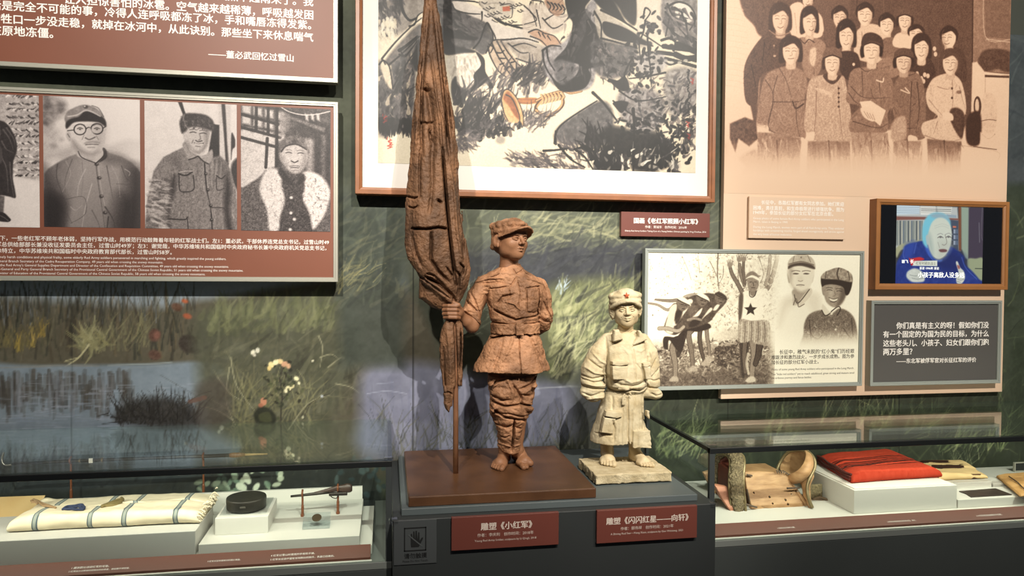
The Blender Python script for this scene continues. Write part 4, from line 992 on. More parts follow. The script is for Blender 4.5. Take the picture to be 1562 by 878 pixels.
# sleeves
jk.cap([p.pt(737, 433, 3.43), p.pt(726, 452, 3.43), p.pt(721, 472, 3.425), p.pt(721, 489, 3.42)], (.042, .051, .049, .045), .012)
jk.cap([p.pt(715, 474, 3.41), p.pt(728, 494, 3.43)], (.020, .024), .010)
jk.cap([p.pt(714, 468, 3.42), p.pt(706.5, 477, 3.40)], (.018, .014), .012)
jk.cap([p.pt(823, 435, 3.43), p.pt(829, 455, 3.43), p.pt(832, 478, 3.435), p.pt(829, 496, 3.47), p.pt(812, 508, 3.52)], (.038, .042, .040, .038, .034), .010)
jk.cap([el + (0, -.005, -.006), wr], (.027, .020), .002, 'sub')
cr = lambda pts, w, amp: jk.crease(p(*pts), w * .8, amp * 1.45, 3.42)
p.view(590, 320, 3.376)
for pts, w, amp in [([(505, 440), (508, 500), (515, 560)], .007, .016), ([(395, 520), (440, 560), (480, 600)], .006, .012), ([(410, 470), (460, 520), (490, 570)], .006, .010),
    ([(430, 425), (455, 480), (478, 540)], .006, .007), ([(450, 372), (520, 352), (590, 350)], .005, -.005), ([(520, 405), (565, 400), (612, 392)], .004, .006), ([(520, 405), (515, 460), (530, 500)], .004, .006),
    ([(612, 392), (622, 440), (600, 480)], .004, .005), ([(560, 480), (585, 445), (640, 432)], .008, .012), ([(545, 512), (600, 540), (650, 560), (690, 552)], .0055, .015), ([(690, 552), (740, 545), (785, 535)], .004, .008),
    ([(600, 470), (640, 480), (668, 510)], .006, -.006), ([(655, 345), (640, 372), (618, 395)], .004, .006), ([(655, 345), (672, 420), (664, 480), (668, 545)], .003, .005),
    ([(704, 402), (706, 460), (706, 522)], .004, .007), ([(704, 402), (740, 396), (775, 392)], .004, .006), ([(706, 522), (745, 525), (772, 515)], .004, .006), ([(772, 392), (776, 450), (772, 515)], .004, .007),
    ([(775, 470), (765, 500), (775, 545)], .004, .008), ([(800, 380), (815, 440), (822, 520)], .004, .005), ([(800, 470), (825, 520), (845, 560)], .006, .007), ([(785, 560), (815, 575), (845, 580)], .006, .010),
    ([(540, 575), (640, 590), (768, 578)], .005, .007), ([(540, 618), (650, 628), (790, 620)], .005, .010), ([(665, 640), (664, 740), (668, 832)], .003, .008), ([(640, 640), (600, 720), (560, 800)], .010, -.005),
    ([(585, 650), (560, 740), (530, 815)], .008, .005), ([(720, 640), (760, 730), (790, 815)], .010, .006), ([(500, 660), (545, 655), (590, 640)], .005, .014), ([(765, 640), (800, 650), (818, 660)], .005, .010),
    ([(800, 660), (800, 720), (785, 760)], .006, .007), ([(590, 300), (560, 330), (520, 345)], .004, -.006), ([(690, 290), (705, 320), (740, 340)], .004, -.006), ([(640, 300), (655, 330), (690, 312)], .004, .006),
    ([(470, 380), (560, 372), (640, 385)], .005, .004), ([(705, 350), (760, 365), (800, 380)], .005, -.004)]:
    cr(pts, w, amp)
p.view(0, 0, 1)
jk.noise(0.0060, 8, 21, True); jk.noise(0.0018, (26, 26, 50), 22, True); jk.noise(0.0012, 80, 23); jk.noise(0.0006, 180, 24)
link_mesh('jacket', jk.mesh('jacket'), BR, S1)
# --- belt
bl = Clay((p.pt(735, 520)[0], 3.27, p.pt(780, 520)[2]), (p.pt(838, 520)[0], 3.56, p.pt(780, 484)[2]), 0.0024)
bl.rows([brow(507.5, 747.5, 823, .096, .09), brow(500, 748, 822.5, .098, .09), brow(491.5, 747, 823.5, .100, .09)], .002, 2.3, 'add', .004)
bl.plate(p((781, 490), (793, 490), (793, 509), (781, 509)), YB1 - .112, YB1 - .09, 0, .003)
bl.noise(0.0026, 30, 31, True); bl.noise(0.001, 90, 32)
link_mesh('belt', bl.mesh('belt'), BR, S1)
# --- trousers
tr = Clay((p.pt(732, 700)[0], 3.27, p.pt(780, 694)[2]), (p.pt(832, 700)[0], 3.60, p.pt(780, 548)[2]), 0.0026)
tr.rows([brow(553, 741, 821, .085, .09), brow(575, 742, 820, .09, .095), brow(590, 742.5, 819, .095, .10), brow(606, 746, 815, .09, .095), brow(618, 746.5, 813, .095, .09), brow(628, 747, 811, .095, .085), brow(636, 752, 806, .078, .08),
         brow(648, 755, 801, .068, .085), brow(660, 758, 798, .062, .09), brow(674, 760, 796, .05, .085), brow(684, 761.5, 795.5, .045, .08), brow(690, 763, 795, .04, .075)], .01, 2.2)
for x, y, r in ((750, 586, .022), (814, 588, .018), (753, 624, .02), (806, 622, .018), (770, 600, .03), (796, 598, .026)): tr.ell(p.pt(x, y, 3.36), (r, .035, r * .9), None, .02)
p.view(600, 470, 3.378)
for pts, w, amp in [([(612, 560), (610, 640), (602, 725)], .006, .030), ([(600, 380), (640, 440), (650, 500)], .009, .014), ([(495, 500), (560, 545), (690, 570)], .006, .014), ([(500, 470), (560, 490), (640, 480), (715, 495)], .006, .014),
    ([(490, 395), (520, 370), (570, 350)], .006, .010), ([(500, 440), (550, 460), (590, 455)], .006, .010), ([(640, 400), (690, 385), (735, 345)], .006, .012), ([(650, 430), (690, 440), (725, 420)], .006, .010), ([(510, 530), (580, 525), (660, 545)], .005, .008),
    ([(525, 590), (570, 600), (600, 585)], .005, .008), ([(620, 600), (650, 610), (685, 590)], .005, .008), ([(535, 650), (565, 655), (595, 640)], .004, .006), ([(615, 660), (640, 665), (665, 650)], .004, .006), ([(570, 345), (600, 420), (590, 470)], .01, -.008),
    ([(540, 690), (600, 700), (660, 690)], .004, -.006), ([(480, 330), (600, 345), (740, 330)], .008, .012)]:
    tr.crease(p(*pts), w * .85, amp * 1.35, 3.42)
p.view(0, 0, 1)
tr.noise(0.0060, (12, 12, 22), 41, True); tr.noise(0.0026, (30, 30, 50), 42, True); tr.noise(0.0015, 95, 43)
link_mesh('trousers', tr.mesh('trousers'), BR, S1)

# --- flag staff and furled flag
FY = YP1; g = Px(FY)
foot = atZ([(695, 721)], SLAB_Z)[0]; top = g.pt(655, -150); grip = g.pt(694, 475)
mid = g.pt(668, 140)
bm = tube_bm(BM(), [(foot[0], FY, SLAB_Z), (g.pt(695.2, 630)[0], FY, g.pt(695, 630)[2]), (grip[0], FY, grip[2]), (mid[0], FY + .03, mid[2]), (top[0], FY + .06, top[2])], [.0128, .0125, .0125, .013, .013], 16)
obj('flagpole', bm, BR_SKIN, S1, smooth=True)
bm = lathe_bm(BM(), [(.0135, 0), (.02, .01), (.014, .02), (.026, .05), (.018, .09), (.003, .14)], (top[0], FY + .06, top[2] - .005), 20); obj('finial', bm, BR_SKIN, S1, smooth=True)
fl = Clay((g.pt(608, 640)[0], FY - .16, g.pt(680, 640)[2]), (g.pt(730, 640)[0], FY + .18, g.pt(650, -125)[2]), 0.0032)
def frow(y, x0, x1, t, yo=0.0):
    a = g((x0, y), (x1, y)); return (a[:, 1].mean(), a[0][0], a[1][0], FY - t + yo, FY + t + yo)
fl.rows([frow(-118, 648, 660, .018, .05), frow(-60, 648, 664, .028, .05), frow(0, 647, 667.5, .036, .04), frow(55, 640.5, 677, .05, .03), frow(109, 635, 684, .062, .02), frow(164, 631, 691, .072, .01), frow(191, 626, 694, .078), frow(240, 624.5, 698, .085), frow(289, 620.5, 701, .09),
         frow(319, 619.6, 703, .09), frow(349, 619, 707, .09), frow(378, 619, 713, .088), frow(393, 621, 717, .085), frow(408, 627, 719.5, .08), frow(423, 637, 718.5, .072), frow(438, 651, 713, .062), frow(452, 669, 706, .048), frow(463, 686, 700, .03), frow(470, 687, 700, .022), frow(478, 687, 701, .022)], .008, 2.0, 'add', .004)
fl.rows([frow(476, 687, 701, .024), frow(488, 680, 702.5, .03), frow(500, 673, 708, .04), frow(520, 669, 708.5, .048), frow(545, 671, 708, .048), frow(565, 673.5, 707.5, .044), frow(590, 676, 706, .036)], .008, 2.0, 'add', .004)
tail = g((676, 585), (675.5, 600), (677.5, 606), (676, 614), (680, 622), (684.5, 629), (687, 620), (691, 618), (691.5, 600), (693, 585))
fl.plate(tail, FY - .038, FY + .012, .012, .006)
fl.ell(g.pt(670, 448, FY + .05), (.085, .06, .075), euler(0, .5, 0), .02)
fl.plate(g((640, 420), (639, 456), (664, 468), (690, 464), (694, 455), (660, 430)), FY + .02, FY + .11, .03, .01)
g.view(590, 0, 3.66)
fc = lambda pts, w, amp: fl.crease(g(*pts), w * .8, amp * 1.4, FY + .01)
for pts, w, amp in [([(262, 20), (280, 200), (300, 400), (325, 640), (345, 880)], .009, .022), ([(235, 30), (215, 250), (195, 520), (190, 760), (195, 880)], .008, .016), ([(215, 480), (235, 560), (250, 700), (255, 880)], .016, .022), ([(245, 300), (265, 500), (290, 700), (300, 880)], .007, -.010),
    ([(190, 500), (215, 505), (240, 520)], .006, .012), ([(180, 690), (220, 705), (262, 690)], .006, .012), ([(235, 740), (240, 780), (246, 800)], .008, .022), ([(330, 460), (345, 600), (362, 760)], .007, .010), ([(160, 560), (165, 700), (155, 860)], .010, -.008), ([(310, 100), (330, 300), (350, 450)], .009, .006),
    ([(200, 180), (205, 330), (190, 420)], .007, .010), ([(280, 560), (320, 700), (335, 860)], .006, .008)]: fc(pts, w, amp)
g.view(590, 230, 3.377)
for pts, w, amp in [([(280, 0), (290, 120), (305, 300), (318, 440), (332, 560), (352, 690)], .008, .034), ([(170, 0), (165, 120), (165, 250)], .007, .014), ([(225, 0), (230, 180), (215, 330)], .012, .014), ([(128, 403), (200, 408), (260, 400), (312, 408)], .0065, .024), ([(222, 415), (224, 480), (222, 560), (262, 620), (320, 680)], .0075, .026),
    ([(100, 565), (160, 640), (240, 700), (345, 775)], .006, .008), ([(200, 650), (260, 680), (330, 740), (352, 780)], .010, .024), ([(205, 632), (235, 640), (300, 700)], .006, .012), ([(330, 600), (370, 640), (362, 770)], .006, .012), ([(255, 262), (275, 275)], .008, .02), ([(365, 100), (375, 300), (395, 420), (390, 560)], .008, .009),
    ([(320, 90), (345, 240), (355, 420), (380, 560)], .009, -.008), ([(130, 440), (145, 520), (180, 600)], .008, .008), ([(105, 235), (140, 250), (160, 245)], .005, .009), ([(110, 290), (135, 300), (160, 290)], .005, .008), ([(300, 600), (330, 640), (355, 700)], .006, .012), ([(370, 580), (390, 600), (385, 640)], .006, .010)]: fc(pts, w, amp)
g.view(600, 470, 3.378)
for pts, w, amp in [([(312, 60), (318, 160), (322, 280), (325, 400)], .008, .020), ([(270, 90), (285, 200), (290, 340), (285, 470)], .009, -.006), ([(255, 200), (262, 320), (270, 420)], .006, .008), ([(345, 100), (345, 220), (335, 330)], .006, .010), ([(258, 430), (285, 425), (300, 440)], .004, .010)]: fc(pts, w, amp)
g.view(0, 0, 1)
fl.noise(0.0050, (12, 12, 3), 51, True); fl.noise(0.0022, (40, 40, 16), 52, True); fl.noise(0.0016, 90, 53)
link_mesh('flag', fl.mesh('flag'), BR_FLAG, S1)
# ------------------------------------------------------------------ sculpture: small cream child soldier
BASE_Z = 0.605
S2 = thing('plaster_sculpture', 'small cream sculpture of a smiling barefoot child in an oversized uniform and red-star cap', 'sculpture', (1.148, 3.342, 0.5525))
CRM = mat('cream_plaster', (198, 186, 156), 0.75, 0.0, rgb2=(174, 158, 124), vscale=16, bump=0.25, bscale=170, spec=0.25)
CRM_SKIN = mat('cream_skin', (196, 180, 146), 0.55, 0.0, rgb2=(180, 160, 124), vscale=12, bump=0.05, bscale=160, spec=0.35)
CRM_BASE = mat('cream_stone', (198, 184, 152), 0.8, 0.0, rgb2=(172, 156, 122), vscale=22, bump=0.5, bscale=120, spec=0.2)
bs = Clay((0.945, 3.17, 0.545), (1.352, 3.515, 0.625), 0.0024)
bs.plate([(0.9615, 0.557), (1.335, 0.557), (1.335, BASE_Z - .001), (0.9615, BASE_Z - .001)], 3.19, 3.495, 0, .002, 'add', .008)
bs.noise(0.0035, 55, 61, False, (0.94, 3.17, 0.54), (1.352, 3.205, 0.598)); bs.noise(0.0040, 60, 62, False, (0.94, 3.20, 0.54), (0.985, 3.515, 0.598)); bs.noise(0.0016, 24, 63)
link_mesh('base_block', bs.mesh('base_block'), CRM_BASE, S2)

YW = atZ([(946, 704)], BASE_Z)[0][1]
q = Px(YW)
def wrow(y, x0, x1, yf, yb):
    a = q((x0, y), (x1, y)); return (a[:, 1].mean(), a[0][0], a[1][0], YW - yf, YW + yb)
body = Clay((q.pt(908, 700)[0], YW - .16, BASE_Z - .002), (q.pt(998, 700)[0], YW + .12, q.pt(950, 432)[2]), 0.0016)
Rw = euler(0, 0, math.radians(-13)) @ euler(math.radians(-2), math.radians(-3), 0)
HW = q.pt(954.5, 471.5, YW)
sculpt_head(body, HW, Rw, 0.90, 0.9, ears=False, hair=False)
body.ell(HW + Rw @ np.array((0, .03, -.005)), (.070, .07, .065), Rw, .01)
body.cap([q.pt(953, 500, YW + .015), q.pt(952, 520, YW + .02)], (.036, .05), .012)
body.rows([wrow(518, 935, 970, .05, .06), wrow(560, 930, 976, .06, .06), wrow(640, 930, 972, .05, .06), wrow(664, 925, 975, .05, .06)], .02)
hw1, tw1 = atZ([(924, 697.5), (928.5, 712.5)], BASE_Z); hw2, tw2 = atZ([(964, 701), (991, 713.5)], BASE_Z)
for v in (hw1, tw1, hw2, tw2): v[2] = BASE_Z
aw1, aw2 = q.pt(927, 692, hw1[1] - .005), q.pt(968, 694, hw2[1] - .005)
body.cap([q.pt(930, 655, YW + .01), q.pt(928, 678, hw1[1]), aw1], (.034, .027, .022), .008)
body.cap([q.pt(966, 655, YW + .01), q.pt(968, 682, hw2[1]), aw2], (.036, .029, .025), .008)
sculpt_foot(body, hw1, tw1, aw1); sculpt_foot(body, hw2, tw2, aw2, 1.0, 1.0)
body.noise(0.0006, 50, 71)
link_mesh('figure', body.mesh('figure'), CRM_SKIN, S2)
def LW(x, y, z): return HW + Rw @ (np.array((x, y, z)) * 0.0009)
# curly hair showing under the cap
hr = Clay(HW - np.array((.12, .12, .10)), HW + np.array((.12, .12, .09)), 0.002)
hr.ell(LW(0, 26, 14), (.080, .080, .077), Rw, .004)
hr.ell(LW(-72, 6, -4), (.016, .030, .046), Rw, .010); hr.ell(LW(72, 6, -2), (.014, .028, .040), Rw, .010)
hr.ell(LW(0, -64, -26), (.059, .062, .074), Rw, .004, 'sub')
hr.noise(0.0034, 85, 72); hr.noise(0.0018, 150, 73)
link_mesh('hair', hr.mesh('hair'), CRM, S2)
# cap with a stiff peak and a star
cp = Clay(HW + np.array((-.12, -.14, 0.0)), HW + np.array((.12, .13, .14)), 0.002)
cp.ell(LW(0, 8, 44), (.081, .087, .031), Rw, .01); cp.ell(LW(0, 12, 72), (.083, .086, .027), Rw, .012)
cp.ell(LW(0, -34, 96), (.040, .034, .018), Rw, .016); cp.ell(LW(0, 20, 84), (.066, .07, .020), Rw, .01)
for x in (-1, 1): cp.ell(LW(x * 74, -14, 76), (.014, .018, .012), Rw, .012)
cp.ell(LW(0, 8, 12), (.074, .079, .048), Rw, .002, 'sub'); cp.ell(LW(0, -60, 2), (.08, .07, .028), Rw, .002, 'sub')
visor(cp, lambda x, y, z: LW(x, y, z - 2), .90, 114)
cp.noise(0.0016, 30, 74); cp.noise(0.0008, 90, 75)
CAP2 = link_mesh('cap', cp.mesh('cap'), CRM, S2)
bm = BM(); R0 = .0150
ring = [(R0 * (1 if k % 2 == 0 else .42) * math.sin(k * math.pi / 5), R0 * (1 if k % 2 == 0 else .42) * math.cos(k * math.pi / 5)) for k in range(10)]
SL = lambda a, d, b: tuple(HW + Rw @ np.array((a, d + .35 * b, .069 + b)))
fr = [bm.verts.new(SL(a, -.083, b)) for a, b in ring]; ctr = bm.verts.new(SL(0, -.087, 0)); bk = [bm.verts.new(SL(a, -.064, b)) for a, b in ring]
for k in range(10):
    bm.faces.new((fr[k], fr[(k + 1) % 10], ctr)); bm.faces.new((fr[k], bk[k], bk[(k + 1) % 10], fr[(k + 1) % 10]))
bm.faces.new(bk)
tag(obj('star_badge', bm, mat('star_red', (176, 84, 52), 0.6), CAP2), 'faded red star badge')
# jacket
jw = Clay((q.pt(876, 600)[0], YW - .16, q.pt(950, 690)[2]), (q.pt(1016, 600)[0], YW + .17, q.pt(950, 494)[2]), 0.0024)
jw.rows([wrow(503, 938, 970, .045, .07), wrow(508, 931, 976, .055, .085), wrow(514, 925, 981, .065, .09), wrow(522, 921, 985, .078, .095), wrow(534, 919, 987, .088, .098), wrow(548, 919, 987, .098, .10), wrow(562, 920, 986, .106, .10), wrow(576, 921, 985, .112, .10),
         wrow(586, 923, 984, .108, .095), wrow(593, 930, 982, .092, .085), wrow(598, 930, 980, .076, .08)], .010, 2.3)
jw.ell(q.pt(952, 500, YW - .02), (.038, .045, .03), None, .003, 'sub')
jw.rows([wrow(590, 930, 979, .07, .08), wrow(600, 923, 980.5, .078, .085), wrow(612, 917.5, 981, .086, .09), wrow(628, 913, 981, .09, .095), wrow(645, 909, 981.5, .094, .10), wrow(656, 905.5, 983, .096, .105), wrow(666, 903, 984, .098, .11), wrow(671, 903, 983.5, .098, .11)], .006, 2.4)
jw.plate(q((956, 650), (981, 650), (982, 675), (955, 676)), YW - .098, YW - .02, 0, .004)
jw.ell(q.pt(943, 680, YW + .0), (.105, .085, .040), None, .004, 'sub')
# wide sleeves
jw.cap([q.pt(927, 519, YW + .005), q.pt(912, 540, YW), q.pt(904, 562, YW - .005), q.pt(903, 584, YW - .01), q.pt(904, 597, YW - .015)], (.040, .050, .056, .055, .046), .012)
jw.cap([q.pt(901, 600, YW - .015), q.pt(906, 604, YW - .02), q.pt(914, 602, YW - .03)], (.036, .034, .030), .006, 'add', ((0, 0, 1), .75))
jw.cap([q.pt(895, 597, YW - .015), q.pt(914, 590, YW - .03)], (.036, .034), .008, 'add', ((0, 0, 1), .8))
jw.cap([q.pt(980, 519, YW + .005), q.pt(989, 538, YW), q.pt(993, 560, YW - .005), q.pt(993, 582, YW - .01), q.pt(993, 596, YW - .015)], (.036, .043, .045, .044, .038), .012)
jw.cap([q.pt(986, 599, YW - .015), q.pt(1000, 601, YW - .02)], (.036, .034), .006, 'add', ((0, 0, 1), .75))
# collar flaps, pocket flaps, belt tie
ycf = YW - .072
jw.plate(q((929, 501), (937, 500), (942, 511), (944, 516), (941.5, 516.5), (927, 520)), ycf - .014, ycf + .03, .01, .003)
jw.plate(q((964, 501), (969, 502), (980, 516), (958, 525.5), (955.5, 522), (965, 511)), ycf - .014, ycf + .03, .01, .003)
for poly in ([(922.5, 546), (949, 546.5), (948.5, 552), (936, 554.5), (923, 553)], [(968.5, 549), (981, 547.5), (982, 553), (975, 556), (969, 555)]): jw.plate(q(*poly), YW - .112, YW - .07, .004, .002)
for poly in ([(923, 553), (947.5, 553.5), (946.5, 575), (923.5, 575)], [(969.5, 554), (981.5, 554), (982, 574), (973, 575)]): jw.plate(q(*poly), YW - .110, YW - .07, .006, .003)
for poly in ([(915, 620), (940, 622), (939, 630), (931, 632), (913.5, 629)], [(976, 620), (981, 620), (981, 634), (975, 630)]): jw.plate(q(*poly), YW - .100, YW - .06, .004, .002)
for poly in ([(913, 630), (931, 632), (927, 656), (908, 654)],): jw.plate(q(*poly), YW - .096, YW - .05, .006, .003)
jw.cap([q.pt(944, 593, YW - .085), q.pt(954, 592.5, YW - .098), q.pt(975, 594, YW - .08)], (.007, .009, .007), .004)
jw.ell(q.pt(957, 593.5, YW - .103), (.012, .008, .010), None, .003)
jw.cap([q.pt(955, 594, YW - .10), q.pt(951, 604, YW - .10), q.pt(950, 616, YW - .098)], (.008, .007, .006), .003, 'add', ((0, 1, 0), .6))
jw.cap([q.pt(959, 594, YW - .10), q.pt(962, 602, YW - .10)], (.008, .006), .003, 'add', ((0, 1, 0), .6))
q.view(870, 420, 5.4875)
cw = lambda pts, w, amp: jw.crease(q(*pts), w, amp, YW)
for pts, w, amp in [([(288, 520), (290, 640), (286, 760), (290, 860)], .004, .010), ([(606, 540), (612, 620), (620, 720)], .004, .006), ([(478, 580), (488, 680), (490, 780), (480, 870)], .003, .007), ([(470, 585), (480, 690), (482, 790)], .005, -.004),
    ([(145, 700), (190, 740), (240, 770)], .005, .010), ([(110, 760), (170, 800), (285, 820)], .005, -.008), ([(90, 830), (160, 850), (270, 830)], .005, .010), ([(170, 640), (220, 700), (275, 730)], .006, -.006), ([(690, 690), (650, 760), (610, 800)], .005, .009), ([(735, 760), (690, 800), (640, 850)], .005, .008),
    ([(640, 620), (665, 700), (640, 780)], .006, -.006), ([(500, 720), (530, 760), (545, 800)], .004, .005), ([(490, 600), (540, 620), (590, 600)], .006, -.003), ([(400, 590), (440, 640), (450, 720)], .006, -.003), ([(545, 750), (560, 850), (620, 870)], .005, .006), ([(310, 545), (350, 560), (395, 528)], .004, .008), ([(480, 583), (540, 560), (590, 530)], .004, .008)]: cw(pts, w, amp)
q.view(870, 570, 4.875)
for pts, w, amp in [([(80, 30), (150, 50), (250, 40)], .005, .010), ([(70, 80), (140, 95), (255, 100)], .0045, .012), ([(90, 60), (160, 75), (245, 72)], .005, -.007), ([(262, 0), (258, 60), (262, 105)], .005, .014), ([(262, 105), (310, 118), (370, 110), (420, 95), (480, 105), (530, 80)], .005, .016), ([(540, 60), (560, 90), (650, 98)], .0045, .012), ([(545, 20), (590, 40), (655, 30)], .005, .008),
    ([(280, 30), (330, 60), (400, 65)], .006, .007), ([(400, 70), (450, 60), (520, 30)], .006, .008), ([(350, 20), (400, 40), (470, 25)], .006, -.005), ([(390, 130), (385, 220), (388, 330), (382, 440), (395, 520)], .005, .012), ([(360, 130), (358, 260), (345, 420), (345, 500)], .005, -.005), ([(290, 150), (280, 250)], .005, .006), ([(420, 250), (412, 380), (410, 520)], .004, .008), ([(460, 180), (465, 320), (460, 480)], .006, -.004),
    ([(500, 150), (508, 300), (500, 470)], .006, .004), ([(270, 310), (290, 380), (280, 480)], .006, .010), ([(180, 430), (230, 420), (275, 430)], .004, .008), ([(520, 290), (525, 330), (540, 350)], .004, .010), ([(330, 320), (320, 420), (310, 490)], .006, -.005), ([(240, 140), (235, 200), (225, 240)], .006, .006), ([(440, 120), (440, 180), (438, 240)], .003, .005), ([(75, 130), (130, 150), (200, 130)], .005, .007), ([(100, 180), (160, 165), (240, 160)], .005, -.006), ([(570, 130), (610, 150), (660, 140)], .005, .007)]: cw(pts, w, amp)
q.view(0, 0, 1)
jw.noise(0.0032, 14, 81); jw.noise(0.0014, 40, 82, True); jw.noise(0.0008, 110, 83)
link_mesh('jacket', jw.mesh('jacket'), CRM, S2)
# ------------------------------------------------------------------ things in the cases
def painted(name, co, quads, cols, material, parent, caps=()):
    me = bpy.data.meshes.new(name); me.from_pydata([tuple(v) for v in co], [], [tuple(q) for q in quads] + [tuple(q) for q in caps]); me.update()
    at = me.color_attributes.new('paint', 'FLOAT_COLOR', 'POINT'); c4 = np.ones((len(co), 4), np.float32); c4[:, :3] = lin(np.asarray(cols)); at.data.foreach_set('color', c4.ravel())
    bm = BM(); bm.from_mesh(me); bmesh.ops.recalc_face_normals(bm, faces=bm.faces[:]); bm.to_mesh(me); bm.free()
    me.polygons.foreach_set('use_smooth', [True] * len(me.polygons))
    return link_mesh(name, me, material, parent)
def folded(name, FL, FR, BR_, BL, z0, th, colour, material, parent, nu=150, nv=70, amp=0.004, seed=1, dip=None, rz=1.0):
    """folded textile lying in the plan quad, height th above z0; colour(u,v,side,X,Y) -> sRGB rows"""
    FL, FR, BR_, BL = (np.asarray(v[:2], float) for v in (FL, FR, BR_, BL)); r = th / 2
    D = np.linalg.norm((BL - FL)); k = r / D
    prof = []
    for v in np.linspace(1 - k, k, 10): prof.append((v, 0.0, 0))                        # underside, back to front
    for a in np.linspace(0, math.pi, 13)[1:-1]: prof.append((k - k * math.sin(a), r - r * math.cos(a), 1))   # rounded front
    for v in np.linspace(k, 1 - k, nv): prof.append((v, th, 2))
    for a in np.linspace(0, math.pi, 9)[1:-1]: prof.append((1 - k + k * math.sin(a), r + r * math.cos(a), 3))
    n = len(prof); us = np.linspace(0, 1, nu); V = np.array([p_[0] for p_ in prof]); H = np.array([p_[1] for p_ in prof]); S = np.array([p_[2] for p_ in prof])
    U, Vg = np.meshgrid(us, V, indexing='ij'); Hg = np.broadcast_to(H, U.shape).copy(); Sg = np.broadcast_to(S, U.shape)
    P = (FL * ((1 - U) * (1 - Vg))[..., None] + FR * (U * (1 - Vg))[..., None] + BR_ * (U * Vg)[..., None] + BL * ((1 - U) * Vg)[..., None])
    e = np.minimum(np.minimum(U, 1 - U) * 8, 1); Hg *= .55 + .45 * np.sqrt(e)
    q = np.concatenate([P, Hg[..., None]], -1)
    w = vnoise3(q, (9, 14, 20), seed) * amp + vnoise3(q, (30, 36, 40), seed + 1) * amp * .35
    up = np.clip(Hg / th, 0, 1)
    if dip is not None: Hg = Hg + dip(U, Vg) * up
    Hg = np.maximum(Hg + w * up, 0); P[..., 1] += (w * 1.2 * (Sg == 1))
    co = np.concatenate([P, (z0 + Hg)[..., None]], -1).reshape(-1, 3)
    idx = np.arange(nu * n).reshape(nu, n); a = idx[:-1]; b = idx[1:]
    quads = np.stack([a, np.roll(a, -1, 1), np.roll(b, -1, 1), b], -1).reshape(-1, 4)
    return painted(name, co, quads, colour(U, Vg, Sg, P).reshape(-1, 3), material, parent, [idx[0][::-1], idx[-1]])
CLOTH = paint_mat('woven_cloth', 0.9, 0.1)
def add_weave(m, s=420, st=0.3):
    nt = m.node_tree; n = nt.nodes.new('ShaderNodeTexNoise'); n.inputs['Scale'].default_value = s; b = nt.nodes.new('ShaderNodeBump'); b.inputs['Strength'].default_value = st; b.inputs['Distance'].default_value = .003
    tc = nt.nodes.new('ShaderNodeTexCoord'); nt.links.new(tc.outputs['Object'], n.inputs['Vector']); nt.links.new(n.outputs[0], b.inputs['Height']); nt.links.new(b.outputs[0], nt.nodes['Principled BSDF'].inputs['Normal'])
add_weave(CLOTH)
def tubes(name, paths, rad, material, parent, n=8):
    bm = BM()
    for pts in paths: tube_bm(bm, [tuple(v) for v in spline(pts, False, 5)] if len(pts) > 2 else pts, rad, n)
    return obj(name, bm, material, parent, smooth=True)
# ---- left case: plinth and striped cloth
pb = (-2.44, atY([(298, 810)], 3.15)[0][0], 3.15, 3.46, 0.352, 0.4545)
prop('display_plinth', 'long grey plinth under the striped cloth in the left case', 'plinth', 'block', pb, M['plinth_low'])
zc = 0.4545
fl_, fr_ = atZ([(10, 814)], zc)[0], atZ([(303, 800)], zc)[0]; br_, bl_ = atZ([(331, 764)], zc)[0], atZ([(62, 778)], zc)[0]
t = thing('folded_cloth', 'cream homespun cloth with dark stripes, folded on a long plinth', 'cloth', ((fl_[0] + fr_[0]) / 2, (fl_[1] + bl_[1]) / 2, zc))
sx_f = [atZ([(q_, 806)], zc + .02)[0][0] for q_ in (50, 129.5, 180, 257)]; sx_b = [atZ([(q_, 760)], zc + .06)[0][0] for q_ in (99, 172, 213, 285)]
def stripe_col(U, Vv, Sg, P):
    c = np.empty(U.shape + (3,)); c[:] = (226, 214, 188); c += (vnoise3(np.concatenate([P, Vv[..., None]], -1), (60, 60, 10), 5) * 6)[..., None]
    for v0, v1, xs in ((-1, .50, sx_f), (.50, 2, sx_b)):
        for x in xs:
            d = np.abs(P[..., 0] - x); m = (Vv >= v0) & (Vv < v1) & (Sg > 0)
            c[m & (d < .0085)] = (150, 156, 150); c[m & (d < .0105) & (d > .0055)] = (82, 96, 104)
    return c
dip = lambda U, V: -.014 * np.exp(-((V - .50 - .05 * np.sin(U * 9)) / .035) ** 2) + .012 * np.exp(-((V - .93) / .06) ** 2) * np.exp(-((U - .03) / .05) ** 2) * 2 - .010 * (V > .52)
folded('cloth', fl_, fr_, br_, bl_, zc, .066, stripe_col, CLOTH, t, 330, 90, .0045, 3, dip)
tan = mat('cord_tan', (150, 122, 90), 0.85); navy = mat('rag_navy', (44, 54, 84), 0.9); olive = mat('cord_olive', (118, 104, 66), 0.9)
zt = zc + .066
P_ = lambda x, y: atZ([(x, y)], zt)[0] + np.array((0, 0, .004))
crop = lambda x, y: P_(x / 4.594, 720 + y / 4.594)
tubes('tan_tie', [[crop(215, 205), crop(250, 200), crop(300, 225), crop(350, 240), crop(390, 255)], [crop(235, 195), crop(270, 215), crop(310, 240), crop(385, 250)], [crop(220, 215), crop(250, 215), crop(262, 225)]], .0045, tan, t)
tubes('navy_tie', [[crop(440, 265), crop(470, 245), crop(520, 240), crop(575, 232), crop(590, 262)], [crop(450, 262), crop(500, 262), crop(540, 242), crop(580, 262)], [crop(470, 262), crop(520, 252), crop(570, 240), crop(592, 250)], [crop(490, 250), crop(520, 265), crop(585, 266)]], .0052, navy, t)
tubes('olive_tie', [[crop(710, 248), crop(750, 235), crop(800, 222), crop(860, 200), crop(850, 185)], [crop(715, 240), crop(770, 220), crop(820, 200), crop(860, 190)], [crop(740, 240), crop(800, 235), crop(850, 215)]], .0060, olive, t)
